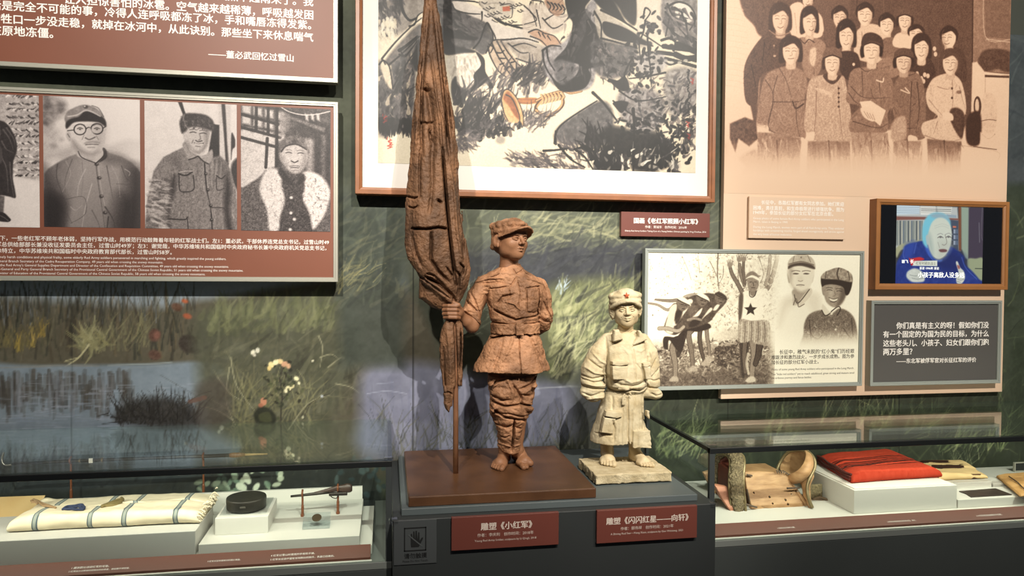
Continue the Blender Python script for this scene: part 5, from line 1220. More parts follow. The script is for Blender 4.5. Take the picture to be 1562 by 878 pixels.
rng = np.random.RandomState(3); fr = []
for k in range(60):
    u = k / 59.; b0 = fr_ * (1 - u) + br_ * u; z = zc + .012 + .045 * rng.rand() + (.006 if u > .9 else 0)
    d = np.array((rng.uniform(.006, .022), rng.uniform(-.012, .012), rng.uniform(-.014, .012)))
    p0 = np.array((b0[0] - .006, b0[1], z)); fr.append([p0, p0 + d * .6 + (0, 0, .004), p0 + d])
tag(tubes('fringe', fr, .0028, mat('fringe_cream', (222, 210, 186), 0.9), t, 6), kind='stuff')
# paper sheet at the far left
pp = thing('paper_sheet', 'yellowed sheet of paper on a rest at the left end of the left case', 'paper', (-1.75, 3.5, .352))
bm = BM(); q4 = [np.array((-2.3, 3.465, .435)), np.array((-1.545, 3.465, .43)), np.array((-1.56, 3.62, .495)), np.array((-2.3, 3.62, .50))]
a_ = [bm.verts.new(tuple(v)) for v in q4]; b_ = [bm.verts.new(tuple(v - (0, 0, .003))) for v in q4]; bm.faces.new(a_); bm.faces.new(b_[::-1]); [bm.faces.new((a_[i], b_[i], b_[(i + 1) % 4], a_[(i + 1) % 4])) for i in range(4)]
obj('sheet', bm, mat('old_paper', (214, 184, 132), 0.8, rgb2=(200, 166, 112), vscale=6), pp)
bm = BM(); box(bm, -2.3, -1.58, 3.47, 3.61, .352, .432, .002); obj('rest', bm, M['plinth_low'], pp)
# low platform, block, tin
pf = (-0.775, -0.1135, 3.15, 3.66, 0.352, 0.396)
prop('low_platform', 'low wide pale platform carrying the black tin and the coin', 'plinth', 'block', pf, PL)
bb = blk((328, 816), (409, 812.6), (328, 790.5), (345, 762), 0.396)
prop('display_block', 'small pale block under the round black tin', 'plinth', 'block', bb, PL)
zt = bb[5]; yc = (bb[2] + bb[3]) / 2
prop('acrylic_sheet', 'clear acrylic sheet lying on the small block under the black tin', 'acrylic sheet', 'sheet', (bb[0] + .012, bb[1] - .012, bb[2] + .03, bb[3] - .01, zt, zt + .006), glass_mat('acrylic', (.93, .95, .95), .06), 0.001)
tc_ = atZ([(376, 773)], zt + .006)[0]; R_ = 27.5 * tc_[1] / FPX
t = thing('round_tin', 'round black lidded tin on the small pale block', 'tin', (tc_[0], tc_[1], zt + .006))
TIN = mat('black_tin', (40, 40, 37), 0.45, 0.3, rgb2=(56, 54, 48), vscale=14, bump=.15, bscale=60)
obj('tin_body', lathe_bm(BM(), [(R_ * .97, 0), (R_, .004), (R_, .030), (R_ * .985, .032)], (tc_[0], tc_[1], zt + .006), 56), TIN, t)
obj('lid', lathe_bm(BM(), [(R_ * 1.012, .028), (R_ * 1.015, .044), (R_ * .99, .049), (R_ * .9, .050), (R_ * .6, .051), (R_ * .03, .051)], (tc_[0], tc_[1], zt + .006), 56), TIN, t, smooth=False)
bm = BM(); box(bm, tc_[0] - .012, tc_[0] + .012, tc_[1] - R_ * 1.05, tc_[1] - R_ * .99, zt + .028, zt + .036, .002); obj('clasp', bm, mat('clasp_worn', (110, 108, 100), .4, .6), t)
# coin on an acrylic stand
c0 = atZ([(461, 808)], .396)[0]; c1 = atZ([(503, 805)], .396)[0]; yk = (c0[1] + c1[1]) / 2
t = thing('coin_stand', 'small clear acrylic wedge stand holding a coin', 'stand', ((c0[0] + c1[0]) / 2, yk + .03, .396))
bm = BM(); prof = [(0, 0), (.0, .012), (.068, .052), (.068, 0)]
a_ = [bm.verts.new((c0[0], yk + y, .396 + z)) for y, z in prof]; b_ = [bm.verts.new((c1[0], yk + y, .396 + z)) for y, z in prof]
bm.faces.new(a_); bm.faces.new(b_[::-1]); [bm.faces.new((a_[i], a_[(i + 1) % 4], b_[(i + 1) % 4], b_[i])) for i in range(4)]
obj('wedge', bm, glass_mat('acrylic_wedge', (.88, .92, .93), .10), t)
t = thing('coin', 'dark bronze coin lying on the clear wedge stand', 'coin', ((c0[0] + c1[0]) / 2, yk + .036, .43))
bm = lathe_bm(BM(), [(.019, 0), (.021, .001), (.021, .0035), (.018, .004), (.001, .0036)], (0, 0, 0), 32)
bmesh.ops.transform(bm, matrix=Matrix.Translation(((c0[0] + c1[0]) / 2, yk + .034, .434)) @ Matrix.Rotation(math.atan2(.040, .068), 4, 'X'), verts=bm.verts[:])
obj('disc', bm, mat('old_bronze', (74, 62, 46), .5, .6), t)
# slim brass-brown stands
STAND = mat('stand_brown', (116, 70, 46), 0.4, 0.2)
def stand(px, ybot, ytop, zb, hook, label, grp, Yf=None):
    b = atZ([(px, ybot)], zb)[0] if Yf is None else np.array((atY([(px, ybot)], Yf)[0][0], Yf, zb)); zt_ = atY([(px, ytop)], b[1])[0][2]
    t = thing('display_stand', label, 'stand', tuple(b), grp)
    bm = BM(); lathe_bm(bm, [(.009, 0), (.009, .010), (.0065, .012), (.0065, (zt_ - zb) * .55), (.0048, (zt_ - zb) * .57), (.0048, zt_ - zb)], tuple(b), 12); obj('post', bm, STAND, t, smooth=False)
    tubes('hook', [[np.array((b[0], b[1], zt_ - .002)), np.array((b[0], b[1] - .012, zt_ + .006)), np.array((b[0], b[1] - .014, zt_ + .022)), np.array((b[0], b[1] + .004, zt_ + .030))]], .0048, STAND, t)
    return b, zt_
s1, z1_ = stand(108.5, 752, 706, .325, 0, 'tall brown stand behind the striped cloth, near its left half', 'tall stands behind the striped cloth', 3.72)
s2, z2_ = stand(310.5, 746, 700, .325, 0, 'tall brown stand behind the right end of the striped cloth', 'tall stands behind the striped cloth', 3.72)
s3, z3_ = stand(461.5, 787, 757, .396, 0, 'short brown stand under the thin end of the small gun', 'short stands under the small gun')
s4, z4_ = stand(515.5, 783, 748, .396, 0, 'short brown stand under the butt of the small gun', 'short stands under the small gun')
# long rod with a pale tip across the tall stands
zr = (z1_ + z2_) / 2 + .014; Yr = 3.715
xr = lambda px: atY([(px, 700)], Yr)[0][0]
t = thing('long_scabbard', 'long slender dark rod with a pale wooden tip resting on the two tall stands', 'rod', (xr(200), Yr, zr))
obj('rod', tube_bm(BM(), [(xr(18), Yr, zr - .004), (xr(100), Yr, zr), (xr(250), Yr, zr), (xr(352), Yr, zr)], [.0065, .0085, .0085, .0095], 14), mat('dark_steel', (54, 52, 48), .35, .6), t, smooth=True)
obj('wooden_grip', tube_bm(BM(), [(xr(350), Yr, zr), (xr(356), Yr, zr), (xr(364), Yr, zr), (xr(374), Yr, zr)], [.010, .013, .012, .007], 14), mat('grip_wood', (122, 88, 60), .5), t, smooth=True)
obj('pale_tip', tube_bm(BM(), [(xr(372), Yr, zr), (xr(390), Yr, zr), (xr(408), Yr, zr)], [.0065, .005, .0035], 12), mat('pale_wood', (176, 150, 104), .6), t, smooth=True)
tubes('curved_guard', [[np.array((xr(20), Yr, zr - .006)), np.array((xr(8), Yr - .004, zr - .006)), np.array((xr(3), Yr, zr + .02)), np.array((xr(6), Yr, zr + .052))]], .005, mat('guard_steel', (150, 150, 146), .3, .8), t)
bm = BM(); box(bm, xr(137), xr(143), Yr - .014, Yr - .009, zr - .010, zr + .012, .001); obj('paper_tag', bm, M['text_white'], t)
for px_ in (121, 155): obj('band', tube_bm(BM(), [(xr(px_), Yr, zr), (xr(px_ + 2.5), Yr, zr)], [.0115, .0115], 14), mat('band_brass', (120, 104, 76), .4, .5), t)
# small gun with a wooden butt
Yg = (s3[1] + s4[1]) / 2; G = lambda x, y: atY([(300 + x / 4.881, 680 + y / 4.881)], Yg)[0]
t = thing('old_pistol', 'dark wooden-stocked small gun resting on the two short stands', 'gun', tuple(G(900, 350)))
GW = mat('gun_wood', (66, 48, 38), .45, 0, rgb2=(50, 36, 30), vscale=20); GM = mat('gun_metal', (58, 54, 50), .4, .6)
gc = Clay(G(660, 420) - np.array((0, .04, 0)), G(1160, 270) + np.array((0, .04, 0)), .0016)
gc.cap([G(880, 352), G(960, 335), G(1040, 316), G(1132, 312)], (.007, .010, .014, .021), .004, 'add', ((0, 1, 0), .6)); gc.cap([G(1120, 300), G(1136, 322)], (.014, .014), .004, 'add', ((0, 1, 0), .6))
link_mesh('stock', gc.mesh('stock'), GW, t)
obj('barrel', tube_bm(BM(), [tuple(G(700, 374)), tuple(G(780, 366)), tuple(G(900, 352)), tuple(G(985, 342))], [.0055, .006, .0075, .008], 12), GM, t, smooth=True)
bm = BM(); a = G(985, 352); box(bm, a[0], a[0] + .085, a[1] - .008, a[1] + .008, a[2] - .012, a[2] + .004, .003); obj('lock', bm, GM, t)
tubes('trigger_guard', [[G(990, 362), G(1010, 382), G(1040, 388), G(1052, 366)]], .0022, GM, t)
# ---- right case: floor tray, plinth, red blanket
bm = BM(); box(bm, 1.51, 4.36, 3.15, 3.86, 0.311, 0.345, 0.002); obj('tray', bm, PL, RCASE)
rb = (2.306, 2.893, 3.20, 3.66, 0.345, 0.466)
prop('display_plinth', 'tall pale plinth under the folded red blanket', 'plinth', 'block', rb, M['plinth'])
zb = rb[5]
prop('pad', 'thin white pad between the red blanket and its plinth', 'pad', 'sheet', (rb[0] + .012, rb[1] - .012, rb[2] + .012, rb[3] - .01, zb, zb + .005), M['mat_board'], 0.001)
zb += .005
FLr, FRr = atZ([(1301, 738)], zb)[0], atZ([(1437, 729)], zb)[0]; BRr, BLr = atZ([(1360, 697)], zb)[0], atZ([(1246, 706)], zb)[0]
t = thing('folded_blanket', 'bright red folded wool blanket with thin black stripes on its plinth', 'blanket', ((FLr[0] + BRr[0]) / 2, (FLr[1] + BRr[1]) / 2, zb))
def red_col(U, Vv, Sg, P):
    c = np.empty(U.shape + (3,)); c[:] = (176, 62, 42); c += (vnoise3(np.concatenate([P, Vv[..., None]], -1), (120, 120, 10), 8) * 8)[..., None]
    vv = Vv + .012 * np.sin(U * 7)
    for v in (.27, .32, .345, .41, .45, .52, .545, .60): c[(np.abs(vv - v - (.02 * U)) < .0105) & (Sg == 2)] = (58, 28, 24)
    return c
folded('blanket', FLr, FRr, BRr, BLr, zb, .060, red_col, CLOTH, t, 130, 150, .003, 13, lambda U, V: -.006 * np.exp(-((V - .3) / .02) ** 2) * (1 - U) + .004 * np.sin(V * 40) * (V > .24) * (V < .66) * .5)
ed = []
for k, zz in enumerate((.014, .028, .043)):
    ed.append([np.array(tuple(FLr[:2] * (1 - v) + BLr[:2] * v) + (zb + zz + .004 * math.sin(v * 14 + k),)) + np.array((-.0035 - .004 * math.sin(v * 9 + k * 2), 0, 0)) for v in np.linspace(.05, .97, 12)])
tubes('folded_edge', ed, .0062, mat('blanket_edge', (88, 36, 28), .9), t)
# small plinth and spotted hide cloth
def quad_at(z, *pts): return [atZ([q_], z)[0] for q_ in pts]
hb = (2.96, 3.262, 3.37, 3.62, 0.345, .42)
prop('display_plinth', 'small white plinth behind, under the spotted cloth', 'plinth', 'block', hb, PL)
A, B, Cc, Dd = quad_at(hb[5], (1437, 733), (1508, 728), (1466, 706), (1392, 707))
A, B, Cc, Dd = quad_at(hb[5] + .01, (1428, 732), (1507, 728), (1472, 708), (1395, 708))
t = thing('spotted_cloth', 'cream cloth with dark brown patches folded beside the red blanket', 'cloth', ((A[0] + B[0]) / 2, 3.6, hb[5] + .001))
def spot_col(U, Vv, Sg, P):
    c = np.empty(U.shape + (3,)); c[:] = (206, 178, 130); n = vnoise3(np.concatenate([P, 0 * Vv[..., None]], -1), (26, 50, 1), 4); c += (n * 12)[..., None]
    m = ((Vv + n * .06 > .42) & (Vv + n * .06 < .62) & (U + n * .1 > .12) & (U + n * .1 < .72)) | ((Vv + n * .05 > .76) & (U + n * .1 < .6))
    c[m & (Sg == 2)] = (54, 36, 28); c[(Sg == 1) & (n > .35)] = (80, 54, 38); return c
folded('cloth', A, B, Cc, Dd, hb[5] + .001, .040, spot_col, CLOTH, t, 70, 50, .004, 23, lambda U, V: -.012 * U * (V < .5))
# low block, dark leather, tan garment, little black stand
lb = (2.9, 3.9, 3.20, 3.368, 0.345, atY([(1461.5, 762)], 3.2)[0][2])
prop('low_platform', 'low white platform carrying the dark leather piece', 'plinth', 'block', lb, PL)
q4 = quad_at(lb[5] + .003, (1463, 749), (1481, 757.7), (1543.6, 754), (1518.5, 744.7))
t = thing('leather_piece', 'flat dark brown leather piece on the low white platform', 'leather', tuple(np.mean(q4, 0)))
bm = BM(); ring = [q4[0], (q4[0] + q4[1]) / 2 + (.01, .006, 0), q4[1], q4[2], (q4[2] + q4[3]) / 2, q4[3]]
a_ = [bm.verts.new((v[0], v[1], lb[5] + .005)) for v in ring]; b_ = [bm.verts.new((v[0], v[1], lb[5])) for v in ring]; bm.faces.new(a_); bm.faces.new(b_[::-1]); n_ = len(ring); [bm.faces.new((a_[i], b_[i], b_[(i + 1) % n_], a_[(i + 1) % n_])) for i in range(n_)]
obj('hide', bm, mat('dark_leather', (58, 46, 40), .5, rgb2=(44, 34, 30), vscale=24, bump=.2, bscale=160), t)
tb = (3.28, 4.1, 3.38, 3.49, 0.345, .402)
prop('display_plinth', 'white plinth at the right edge under the tan garment', 'plinth', 'block', tb, PL)
t = thing('tan_garment', 'folded tan canvas garment at the right edge of the right case', 'garment', (3.6, 3.55, tb[5]))
tan_col = lambda U, V, S, P: np.array((182, 142, 92)) + (vnoise3(np.concatenate([P, 0 * V[..., None]], -1), (30, 40, 1), 6) * 12)[..., None]
folded('garment', *quad_at(.41, (1557, 756), (1700, 746), (1640, 716), (1520, 726)), tb[5] + .001, .020, tan_col, CLOTH, t, 80, 50, .003, 33, lambda U, V: -.004 * np.clip((.42 - V) / .42, 0, 1) ** 1.2)
tubes('seam', [quad_at(tb[5] + .026, (1539, 726), (1552, 735), (1560, 743), (1568, 748))], .003, mat('seam_dark', (70, 54, 40), .8), t)
ps = atY([(1547, 722)], 3.74)[0]
t = thing('picture_stand', 'small dark plate with a metal rim standing at the far right of the right case', 'stand', (ps[0] + .08, 3.74, .345))
bm = frame_bm(ps[0], ps[0] + .26, 3.735, 3.75, .345, atY([(1547, 705)], 3.74)[0][2], .008); obj('rim', bm, M['alu'], t)
bm = BM(); box(bm, ps[0] + .006, ps[0] + .254, 3.742, 3.75, .35, atY([(1547, 705)], 3.74)[0][2] - .006); obj('plate', bm, M['black_metal'], t)
# ------------------------------------------------------------------ the saddle
YD_ = 3.42; s = Px(YD_).view(1080, 680, 7.315)
SD = thing('wooden_saddle', 'old wooden saddle with a carved metal pommel and tan seat boards', 'saddle', (s.pt(700, 780)[0], YD_, 0.345))
TAN = mat('saddle_wood', (180, 142, 102), .55, 0, rgb2=(148, 110, 74), vscale=14, bump=.2, bscale=90, stretch=(1, 1, 4)); CARV = mat('carved_metal', (138, 122, 94), .45, .35, rgb2=(88, 76, 58), vscale=90, bump=1.0, bscale=150); RIM = mat('rim_bronze', (122, 108, 78), .4, .4); LIN = mat('saddle_lining', (112, 54, 38), .6, rgb2=(84, 40, 30), vscale=12); PNK = mat('bar_pink', (190, 130, 104), .6, rgb2=(166, 108, 84), vscale=20); DKL = mat('lash_leather', (84, 70, 58), .7)
FLR = .345
# near side board: curves out towards the viewer at its foot
bd = Clay((s.pt(380, 500)[0], YD_ - .10, FLR - .006), (s.pt(1190, 500)[0], YD_ + .10, s.pt(700, 280)[2]), .0024)
bd.plate(s((425, 296), (600, 292), (832, 300), (920, 345), (960, 440), (1030, 560), (1150, 690), (1165, 745), (1060, 758), (900, 770), (540, 792), (405, 800), (395, 700), (412, 640), (408, 480)), YD_ - .014, YD_ + .014, 0, .002, 'add', .006)
for x, y, r in ((648, 545, .0045), (662, 606, .004), (812, 571, .0045), (827, 612, .0045), (630, 714, .004), (696, 726, .005), (488, 507, .003), (974, 490, .0035), (897, 517, .003), (950, 672, .003), (960, 708, .003), (1082, 660, .0035), (560, 735, .0025)): bd.cap([s.pt(x, y, YD_ - .03), s.pt(x, y, YD_ + .03)], r, .001, 'sub')
bd.cap([s.pt(548, 646, YD_ - .016), s.pt(598, 662, YD_ - .016)], .006, .001, 'sub')
for pts, w, amp in [([(905, 350), (930, 460), (990, 620), (1045, 750)], .003, .012), ([(920, 385), (965, 440), (1030, 590), (1075, 745)], .0022, .010), ([(600, 430), (720, 425), (860, 440)], .003, .002), ([(440, 700), (450, 790)], .002, .008), ([(505, 690), (530, 795)], .002, .006), ([(640, 640), (720, 632)], .0016, .004), ([(800, 720), (1010, 712)], .0016, .004)]: bd.crease(s(*pts), w, amp, YD_)
bd.noise(.0012, 40, 91); me = bd.mesh('side_board')
def lean(me, k=.30, zr=None):
    n = len(me.vertices); co = np.empty(n * 3); me.vertices.foreach_get('co', co); co = co.reshape(-1, 3); h = np.clip((s.pt(0, 296)[2] - co[:, 2]) / .16, 0, 1); co[:, 1] -= .085 * h ** 1.3 - .03; me.vertices.foreach_set('co', co.ravel()); me.update()
lean(me); link_mesh('side_board', me, TAN, SD)
# end of the bar, curved pink wood
be = Clay((s.pt(30, 500)[0] - .02, YD_ - .10, FLR - .006), (s.pt(460, 500)[0], YD_ + .10, s.pt(700, 400)[2]), .0024)
be.plate(s((62, 430), (190, 440), (235, 520), (300, 640), (420, 730), (420, 795), (300, 785), (190, 700), (110, 560)), YD_ - .02, YD_ + .02, 0, .002, 'add', .006); be.noise(.0012, 40, 92); me = be.mesh('bar_end'); lean(me); link_mesh('bar_end', me, PNK, SD)
# far side board
fb = Clay((s.pt(120, 500)[0], YD_ + .06, FLR - .004), (s.pt(1150, 500)[0], YD_ + .30, s.pt(700, 300)[2]), .003)
fb.plate(s((140, 420), (430, 330), (830, 330), (1010, 470), (1080, 760), (300, 760)), YD_ + .20, YD_ + .228, 0, .002, 'add', .006); link_mesh('far_board', fb.mesh('far_board'), TAN, SD)
bm = BM(); qa = s.pt(430, 300, YD_ + .03); qb = s.pt(835, 302, YD_ + .03); box(bm, qa[0], qb[0], YD_ + .02, YD_ + .21, qa[2] - .02, qa[2] - .004, .003); obj('seat_board', bm, TAN, SD)
# pommel arch
pm = Clay((s.pt(20, 500)[0] - .05, YD_ - .14, FLR - .004), (s.pt(480, 500)[0] + .03, YD_ + .22, s.pt(300, 20)[2] + .03), .0024)
arch = [s.pt(345, 768, YD_ - .085), s.pt(338, 640, YD_ - .075), s.pt(322, 480, YD_ - .06), s.pt(320, 330, YD_ - .04), s.pt(330, 190, YD_ - .01), s.pt(312, 105, YD_ + .03), s.pt(240, 70, YD_ + .09), s.pt(170, 100, YD_ + .15), s.pt(140, 240, YD_ + .18), s.pt(140, 420, YD_ + .19)]
pm.cap(arch, (.012, .017, .020, .021, .021, .021, .020, .020, .020, .020), .006, 'add', ((1, 0, 0), 2.0)); pm.noise(.0022, 75, 93, True); pm.noise(.0012, 160, 94)
link_mesh('pommel', pm.mesh('pommel'), CARV, SD)
off = np.array((.034, -.006, 0)); pr = [np.array(v) + off * (1 if i < 7 else .8) for i, v in enumerate(arch)]
tubes('pommel_rim', [pr], .0075, RIM, SD, 12)
lo_ = [np.array(v) + np.array((-.036, .010, -.012)) for v in arch[1:]]
tubes('pommel_lip', [lo_], .0065, RIM, SD, 12)
ln_ = Clay((s.pt(20, 500)[0] - .05, YD_ - .10, FLR), (s.pt(480, 500)[0], YD_ + .22, s.pt(300, 20)[2] + .03), .003)
c_ = s.pt(205, 330, YD_ + .075)
ln_.cap([np.array(v) + np.array((.004, (YD_ + .06 - v[1]) * .22, -.024)) for v in arch[2:]], .012, .004, 'add', ((1, 0, 0), 2.6)); link_mesh('lining', ln_.mesh('lining'), LIN, SD)
bm = BM(); a_ = s.pt(225, 430, YD_ + .05); box(bm, a_[0] - .01, a_[0] + .02, YD_ - .02, YD_ + .15, FLR + .03, a_[2] + .09, .004); obj('front_plate', bm, LIN, SD)
# cantle: leaning dish with a rolled rim running down to the near board
cn = Clay((s.pt(700, 500)[0] - .04, YD_ - .16, FLR), (s.pt(1230, 500)[0] + .05, YD_ + .26, s.pt(1000, 20)[2] + .03), .0024)
cc = s.pt(985, 215, YD_ + .055); Rc = euler(0, math.radians(34), math.radians(-14))
cn.ell(cc, (.056, .150, .104), Rc, .004); cn.ell(cc + Rc @ np.array((-.046, 0, .012)), (.056, .130, .088), Rc, .004, 'sub')
cn.cap([s.pt(1140, 330, YD_ - .035), s.pt(1105, 430, YD_ - .05), s.pt(1110, 560, YD_ - .075), s.pt(1150, 700, YD_ - .10)], (.022, .018, .016, .012), .014, 'add', ((1, 0, 0), .8))
cn.cap([s.pt(1040, 330, YD_ - .01), s.pt(1080, 440, YD_ - .03), s.pt(1090, 560, YD_ - .06)], (.018, .016, .012), .012)
cn.cap([s.pt(830, 300, YD_ + .03), s.pt(1000, 360, YD_ + .0)], (.012, .014), .014)
cn.noise(.0014, 30, 95); link_mesh('cantle', cn.mesh('cantle'), TAN, SD)
rim = [s.pt(760, 290, YD_ + .12), s.pt(800, 190, YD_ + .14), s.pt(880, 80, YD_ + .12), s.pt(1000, 42, YD_ + .06), s.pt(1110, 62, YD_ + .01), s.pt(1182, 140, YD_ - .03), s.pt(1190, 240, YD_ - .05), s.pt(1140, 350, YD_ - .065), s.pt(1108, 450, YD_ - .075), s.pt(1118, 570, YD_ - .095), s.pt(1165, 690, YD_ - .115)]
tubes('cantle_rim', [rim], .0085, RIM, SD, 12)
# stitching, pegs, leather flap, cord
tubes('lacing', [[s.pt(760 + k * 24, 268 + 4 * (k % 2) + max(0, k - 3) * 14, YD_ - .0), s.pt(776 + k * 24, 284 + max(0, k - 3) * 14, YD_ - .006), s.pt(770 + k * 24, 300 + max(0, k - 3) * 12, YD_ - .008)] for k in range(8)], .003, DKL, SD)
for x0, y0, x1, y1, dy in ((880, 470, 1020, 464, -.050), (432, 480, 462, 612, -.050), (418, 648, 545, 682, -.085), (430, 318, 490, 330, -.004)):
    tubes('lashing', [[s.pt(x0, y0, YD_ + dy), s.pt((x0 + x1) / 2, (y0 + y1) / 2, YD_ + dy - .004), s.pt(x1, y1, YD_ + dy)]], .0048, DKL, SD)
lf = Clay((s.pt(1120, 500)[0], YD_ - .02, FLR - .004), (s.pt(1350, 500)[0], YD_ + .12, s.pt(1200, 430)[2]), .0024)
lf.plate(s((1140, 455), (1315, 445), (1318, 560), (1300, 690), (1260, 760), (1165, 770), (1150, 700)), YD_ + .03, YD_ + .046, 0, .002, 'add', .004); lf.noise(.0014, 120, 96)
link_mesh('leather_flap', lf.mesh('leather_flap'), mat('tooled_leather', (134, 120, 88), .65, rgb2=(98, 86, 64), vscale=110, bump=.7, bscale=170), SD)
tubes('cord', [[s.pt(1165, 600, YD_ + .02), s.pt(1250, 575, YD_ + .01), s.pt(1330, 600, YD_), s.pt(1370, 660, YD_), s.pt(1350, 740, YD_ - .01)], [s.pt(1170, 590, YD_ + .02), s.pt(1260, 600, YD_ + .01), s.pt(1340, 625, YD_), s.pt(1362, 690, YD_)], [s.pt(1300, 740, YD_ - .01), s.pt(1330, 715, YD_ - .015), s.pt(1362, 740, YD_ - .01), s.pt(1330, 762, YD_ - .01), s.pt(1302, 742, YD_ - .012)]], .0065, mat('cord_brown', (112, 92, 72), .8), SD)
# ------------------------------------------------------------------ the four portrait prints on the left board
TONE_BW = [(18, 15, 16), (62, 56, 56), (126, 118, 116), (190, 181, 178), (228, 219, 215)]
def corners_canvas(tl, tr, br, bl, Y, ppm, bg):
    x0, x1, z0, z1 = rect(tl, br, Y, tr, bl); return Canvas(Y, x0, x1, z0, z1, ppm, bg)
def print_on(cv, parent, name, label=None, tone=TONE_BW, gain=1.0, m=None):
    o = link_mesh(name, cv.mesh(name, tone, gain), m or PRINT, parent)
    if label: o['label'] = label
    return o
YPH = YB + 0.0105
# print 1: long-coated figure beside a stacked wall
c = corners_canvas((-70, 141), (59.4, 145.5), (60.6, 346.7), (-70, 345), YPH, 440, 190).view(0, 140, 3.991)
c.fill([(-300, -20), (250, -20), (250, 540), (80, 515), (-300, 500)], 158, 4, False, 1, 30, 3)
rng = np.random.RandomState(2)
for r in range(13):
    y = 30 + r * 40
    for i in range(16):
        x = 40 + i * 15 + rng.randn() * 4
        c.line([(x, y + rng.randn() * 5), (x + 14 + rng.rand() * 10, y + (10 if r % 2 else -10) + rng.randn() * 5)], rng.uniform(1.2, 3.4), rng.choice([36, 60, 90, 226, 214]), .8, .6)
c.fill([(-300, 500), (80, 520), (250, 545), (250, 840), (-300, 840)], 214, 5, False, 1, 8, 14)
c.fill([(-300, 690), (60, 700), (100, 790), (-40, 830), (-300, 830)], 196, 12, True, .6)
c.fill([(-120, 170), (-20, 172), (30, 186), (70, 230), (102, 310), (100, 370), (82, 420), (78, 520), (92, 600), (94, 645), (50, 636), (0, 630), (-120, 640)], 44, 2, True, 1, 12, 3)
for a in (((20, 230), (60, 290), (80, 350)), ((40, 220), (80, 280), (94, 330)), ((10, 300), (40, 350), (84, 372)), ((10, 400), (40, 470), (50, 610)), ((60, 430), (66, 520), (84, 640)), ((-10, 190), (0, 260), (-20, 330))): c.line(a, 2.2, 92, .8, .6)
c.fill([(-30, 320), (0, 330), (14, 370), (10, 430), (-30, 430)], 70, 1.5, True)
c.fill([(-20, 628), (28, 634), (24, 700), (20, 740), (-20, 745)], 92, 2, False, 1, 16, 2); c.fill([(-20, 735), (22, 735), (52, 760), (66, 780), (44, 792), (-20, 780)], 34, 1.5)
c.line([(0, 752), (30, 768), (50, 784)], 1.2, 110, .7)
c.grain(14, 1.6, 3); print_on(c, PHOTO_BOARD, 'photo_print', 'cropped photograph of a figure in a long dark coat')
# print 2: man in a cap and round glasses
c = corners_canvas((65.6, 146.3), (213.5, 151.8), (214, 347.5), (67, 346), YPH, 440, 206).view(0, 140, 3.991)
c.grad([(250, 10), (870, 10), (870, 840), (250, 840)], 196, 216, (260, 300), (800, 200))
c.fill([(250, 10), (330, 30), (395, 60), (400, 130), (340, 170), (300, 230), (250, 220)], 112, 10, True, .9, 40, 5); c.fill([(250, 230), (310, 210), (360, 260), (330, 400), (250, 440)], 158, 14, True, .8, 24, 5)
for x, y, r, v in ((285, 90, 20, 70), (330, 60, 18, 170), (370, 110, 16, 90), (300, 150, 16, 150), (278, 190, 14, 60), (330, 330, 20, 130), (290, 300, 16, 176), (375, 290, 14, 150)): c.dot(x, y, r, r * .8, v, 5, .7)
c.fill([(335, 370), (440, 330), (450, 380), (400, 440)], 140, 12, True, .6)
c.grad([(635, 330), (780, 290), (860, 300), (860, 500), (640, 380)], 178, 204, (700, 320), (800, 420), 8, False, .8)
J = [(268, 500), (290, 470), (350, 430), (420, 395), (480, 372), (520, 400), (585, 432), (630, 340), (640, 350), (665, 372), (740, 395), (800, 430), (840, 470), (862, 500), (862, 850), (262, 850)]
c.fill(J, 104, 2.5, False, 1, 9, 6)
c.grad([(480, 380), (640, 380), (760, 420), (790, 560), (690, 850), (380, 850), (400, 640), (430, 470)], 150, 118, (470, 450), (690, 800), 30, True, .9)
c.fill([(262, 480), (300, 520), (350, 600), (395, 660), (385, 760), (370, 850), (262, 850)], 50, 22, True, .9); c.fill([(262, 640), (330, 620), (392, 690), (372, 840), (262, 840)], 26, 16, True, .9)
c.fill([(790, 470), (862, 500), (862, 850), (700, 850), (720, 640), (780, 600)], 40, 26, True, .92); c.fill([(640, 380), (740, 395), (800, 440), (700, 440), (640, 430)], 84, 14, True, .7)
for a, w, v in [(((350, 440), (345, 520), (385, 640)), 5, 60), (((400, 420), (430, 500), (380, 610)), 4, 150), (((440, 410), (400, 520), (395, 600)), 5, 88), (((500, 430), (505, 520), (495, 640)), 3, 108), (((520, 470), (480, 560), (470, 640)), 6, 170), (((560, 560), (520, 700), (500, 820)), 6, 168), (((585, 440), (596, 540), (620, 700), (640, 840)), 5, 70), (((600, 450), (612, 560), (640, 700)), 3, 176),
    (((650, 450), (670, 560), (690, 660)), 6, 84), (((680, 450), (720, 540), (730, 640)), 6, 150), (((740, 450), (765, 520), (790, 540)), 4, 64), (((760, 470), (790, 490), (785, 510)), 3, 190), (((400, 655), (510, 640), (520, 740), (430, 800)), 3, 66), (((400, 660), (410, 740), (440, 800)), 3, 74), (((720, 630), (790, 632), (800, 740)), 3, 66), (((710, 560), (780, 570), (785, 630)), 3, 78), (((430, 700), (460, 720), (500, 690)), 4, 160), (((640, 700), (690, 780), (700, 850)), 8, 60), (((560, 720), (600, 800), (610, 850)), 6, 86), (((660, 760), (650, 850), (655, 850)), 6, 40)]: c.line(a, w / 3.6, v, .75, .5)
for x, y in ((604, 524), (617, 636), (640, 735), (588, 440)): c.dot(x, y, 13, 10, 44, 2); c.dot(x + 3, y - 3, 5, 4, 150, 2)
c.fill([(478, 360), (560, 420), (630, 345), (640, 380), (590, 432), (500, 405), (470, 388)], 176, 2); c.line([(476, 362), (500, 400), (585, 434)], 1.4, 60); c.line([(585, 434), (630, 390), (634, 345)], 1.6, 50); c.fill([(622, 340), (645, 352), (650, 400), (600, 430), (632, 385)], 60, 1.5)
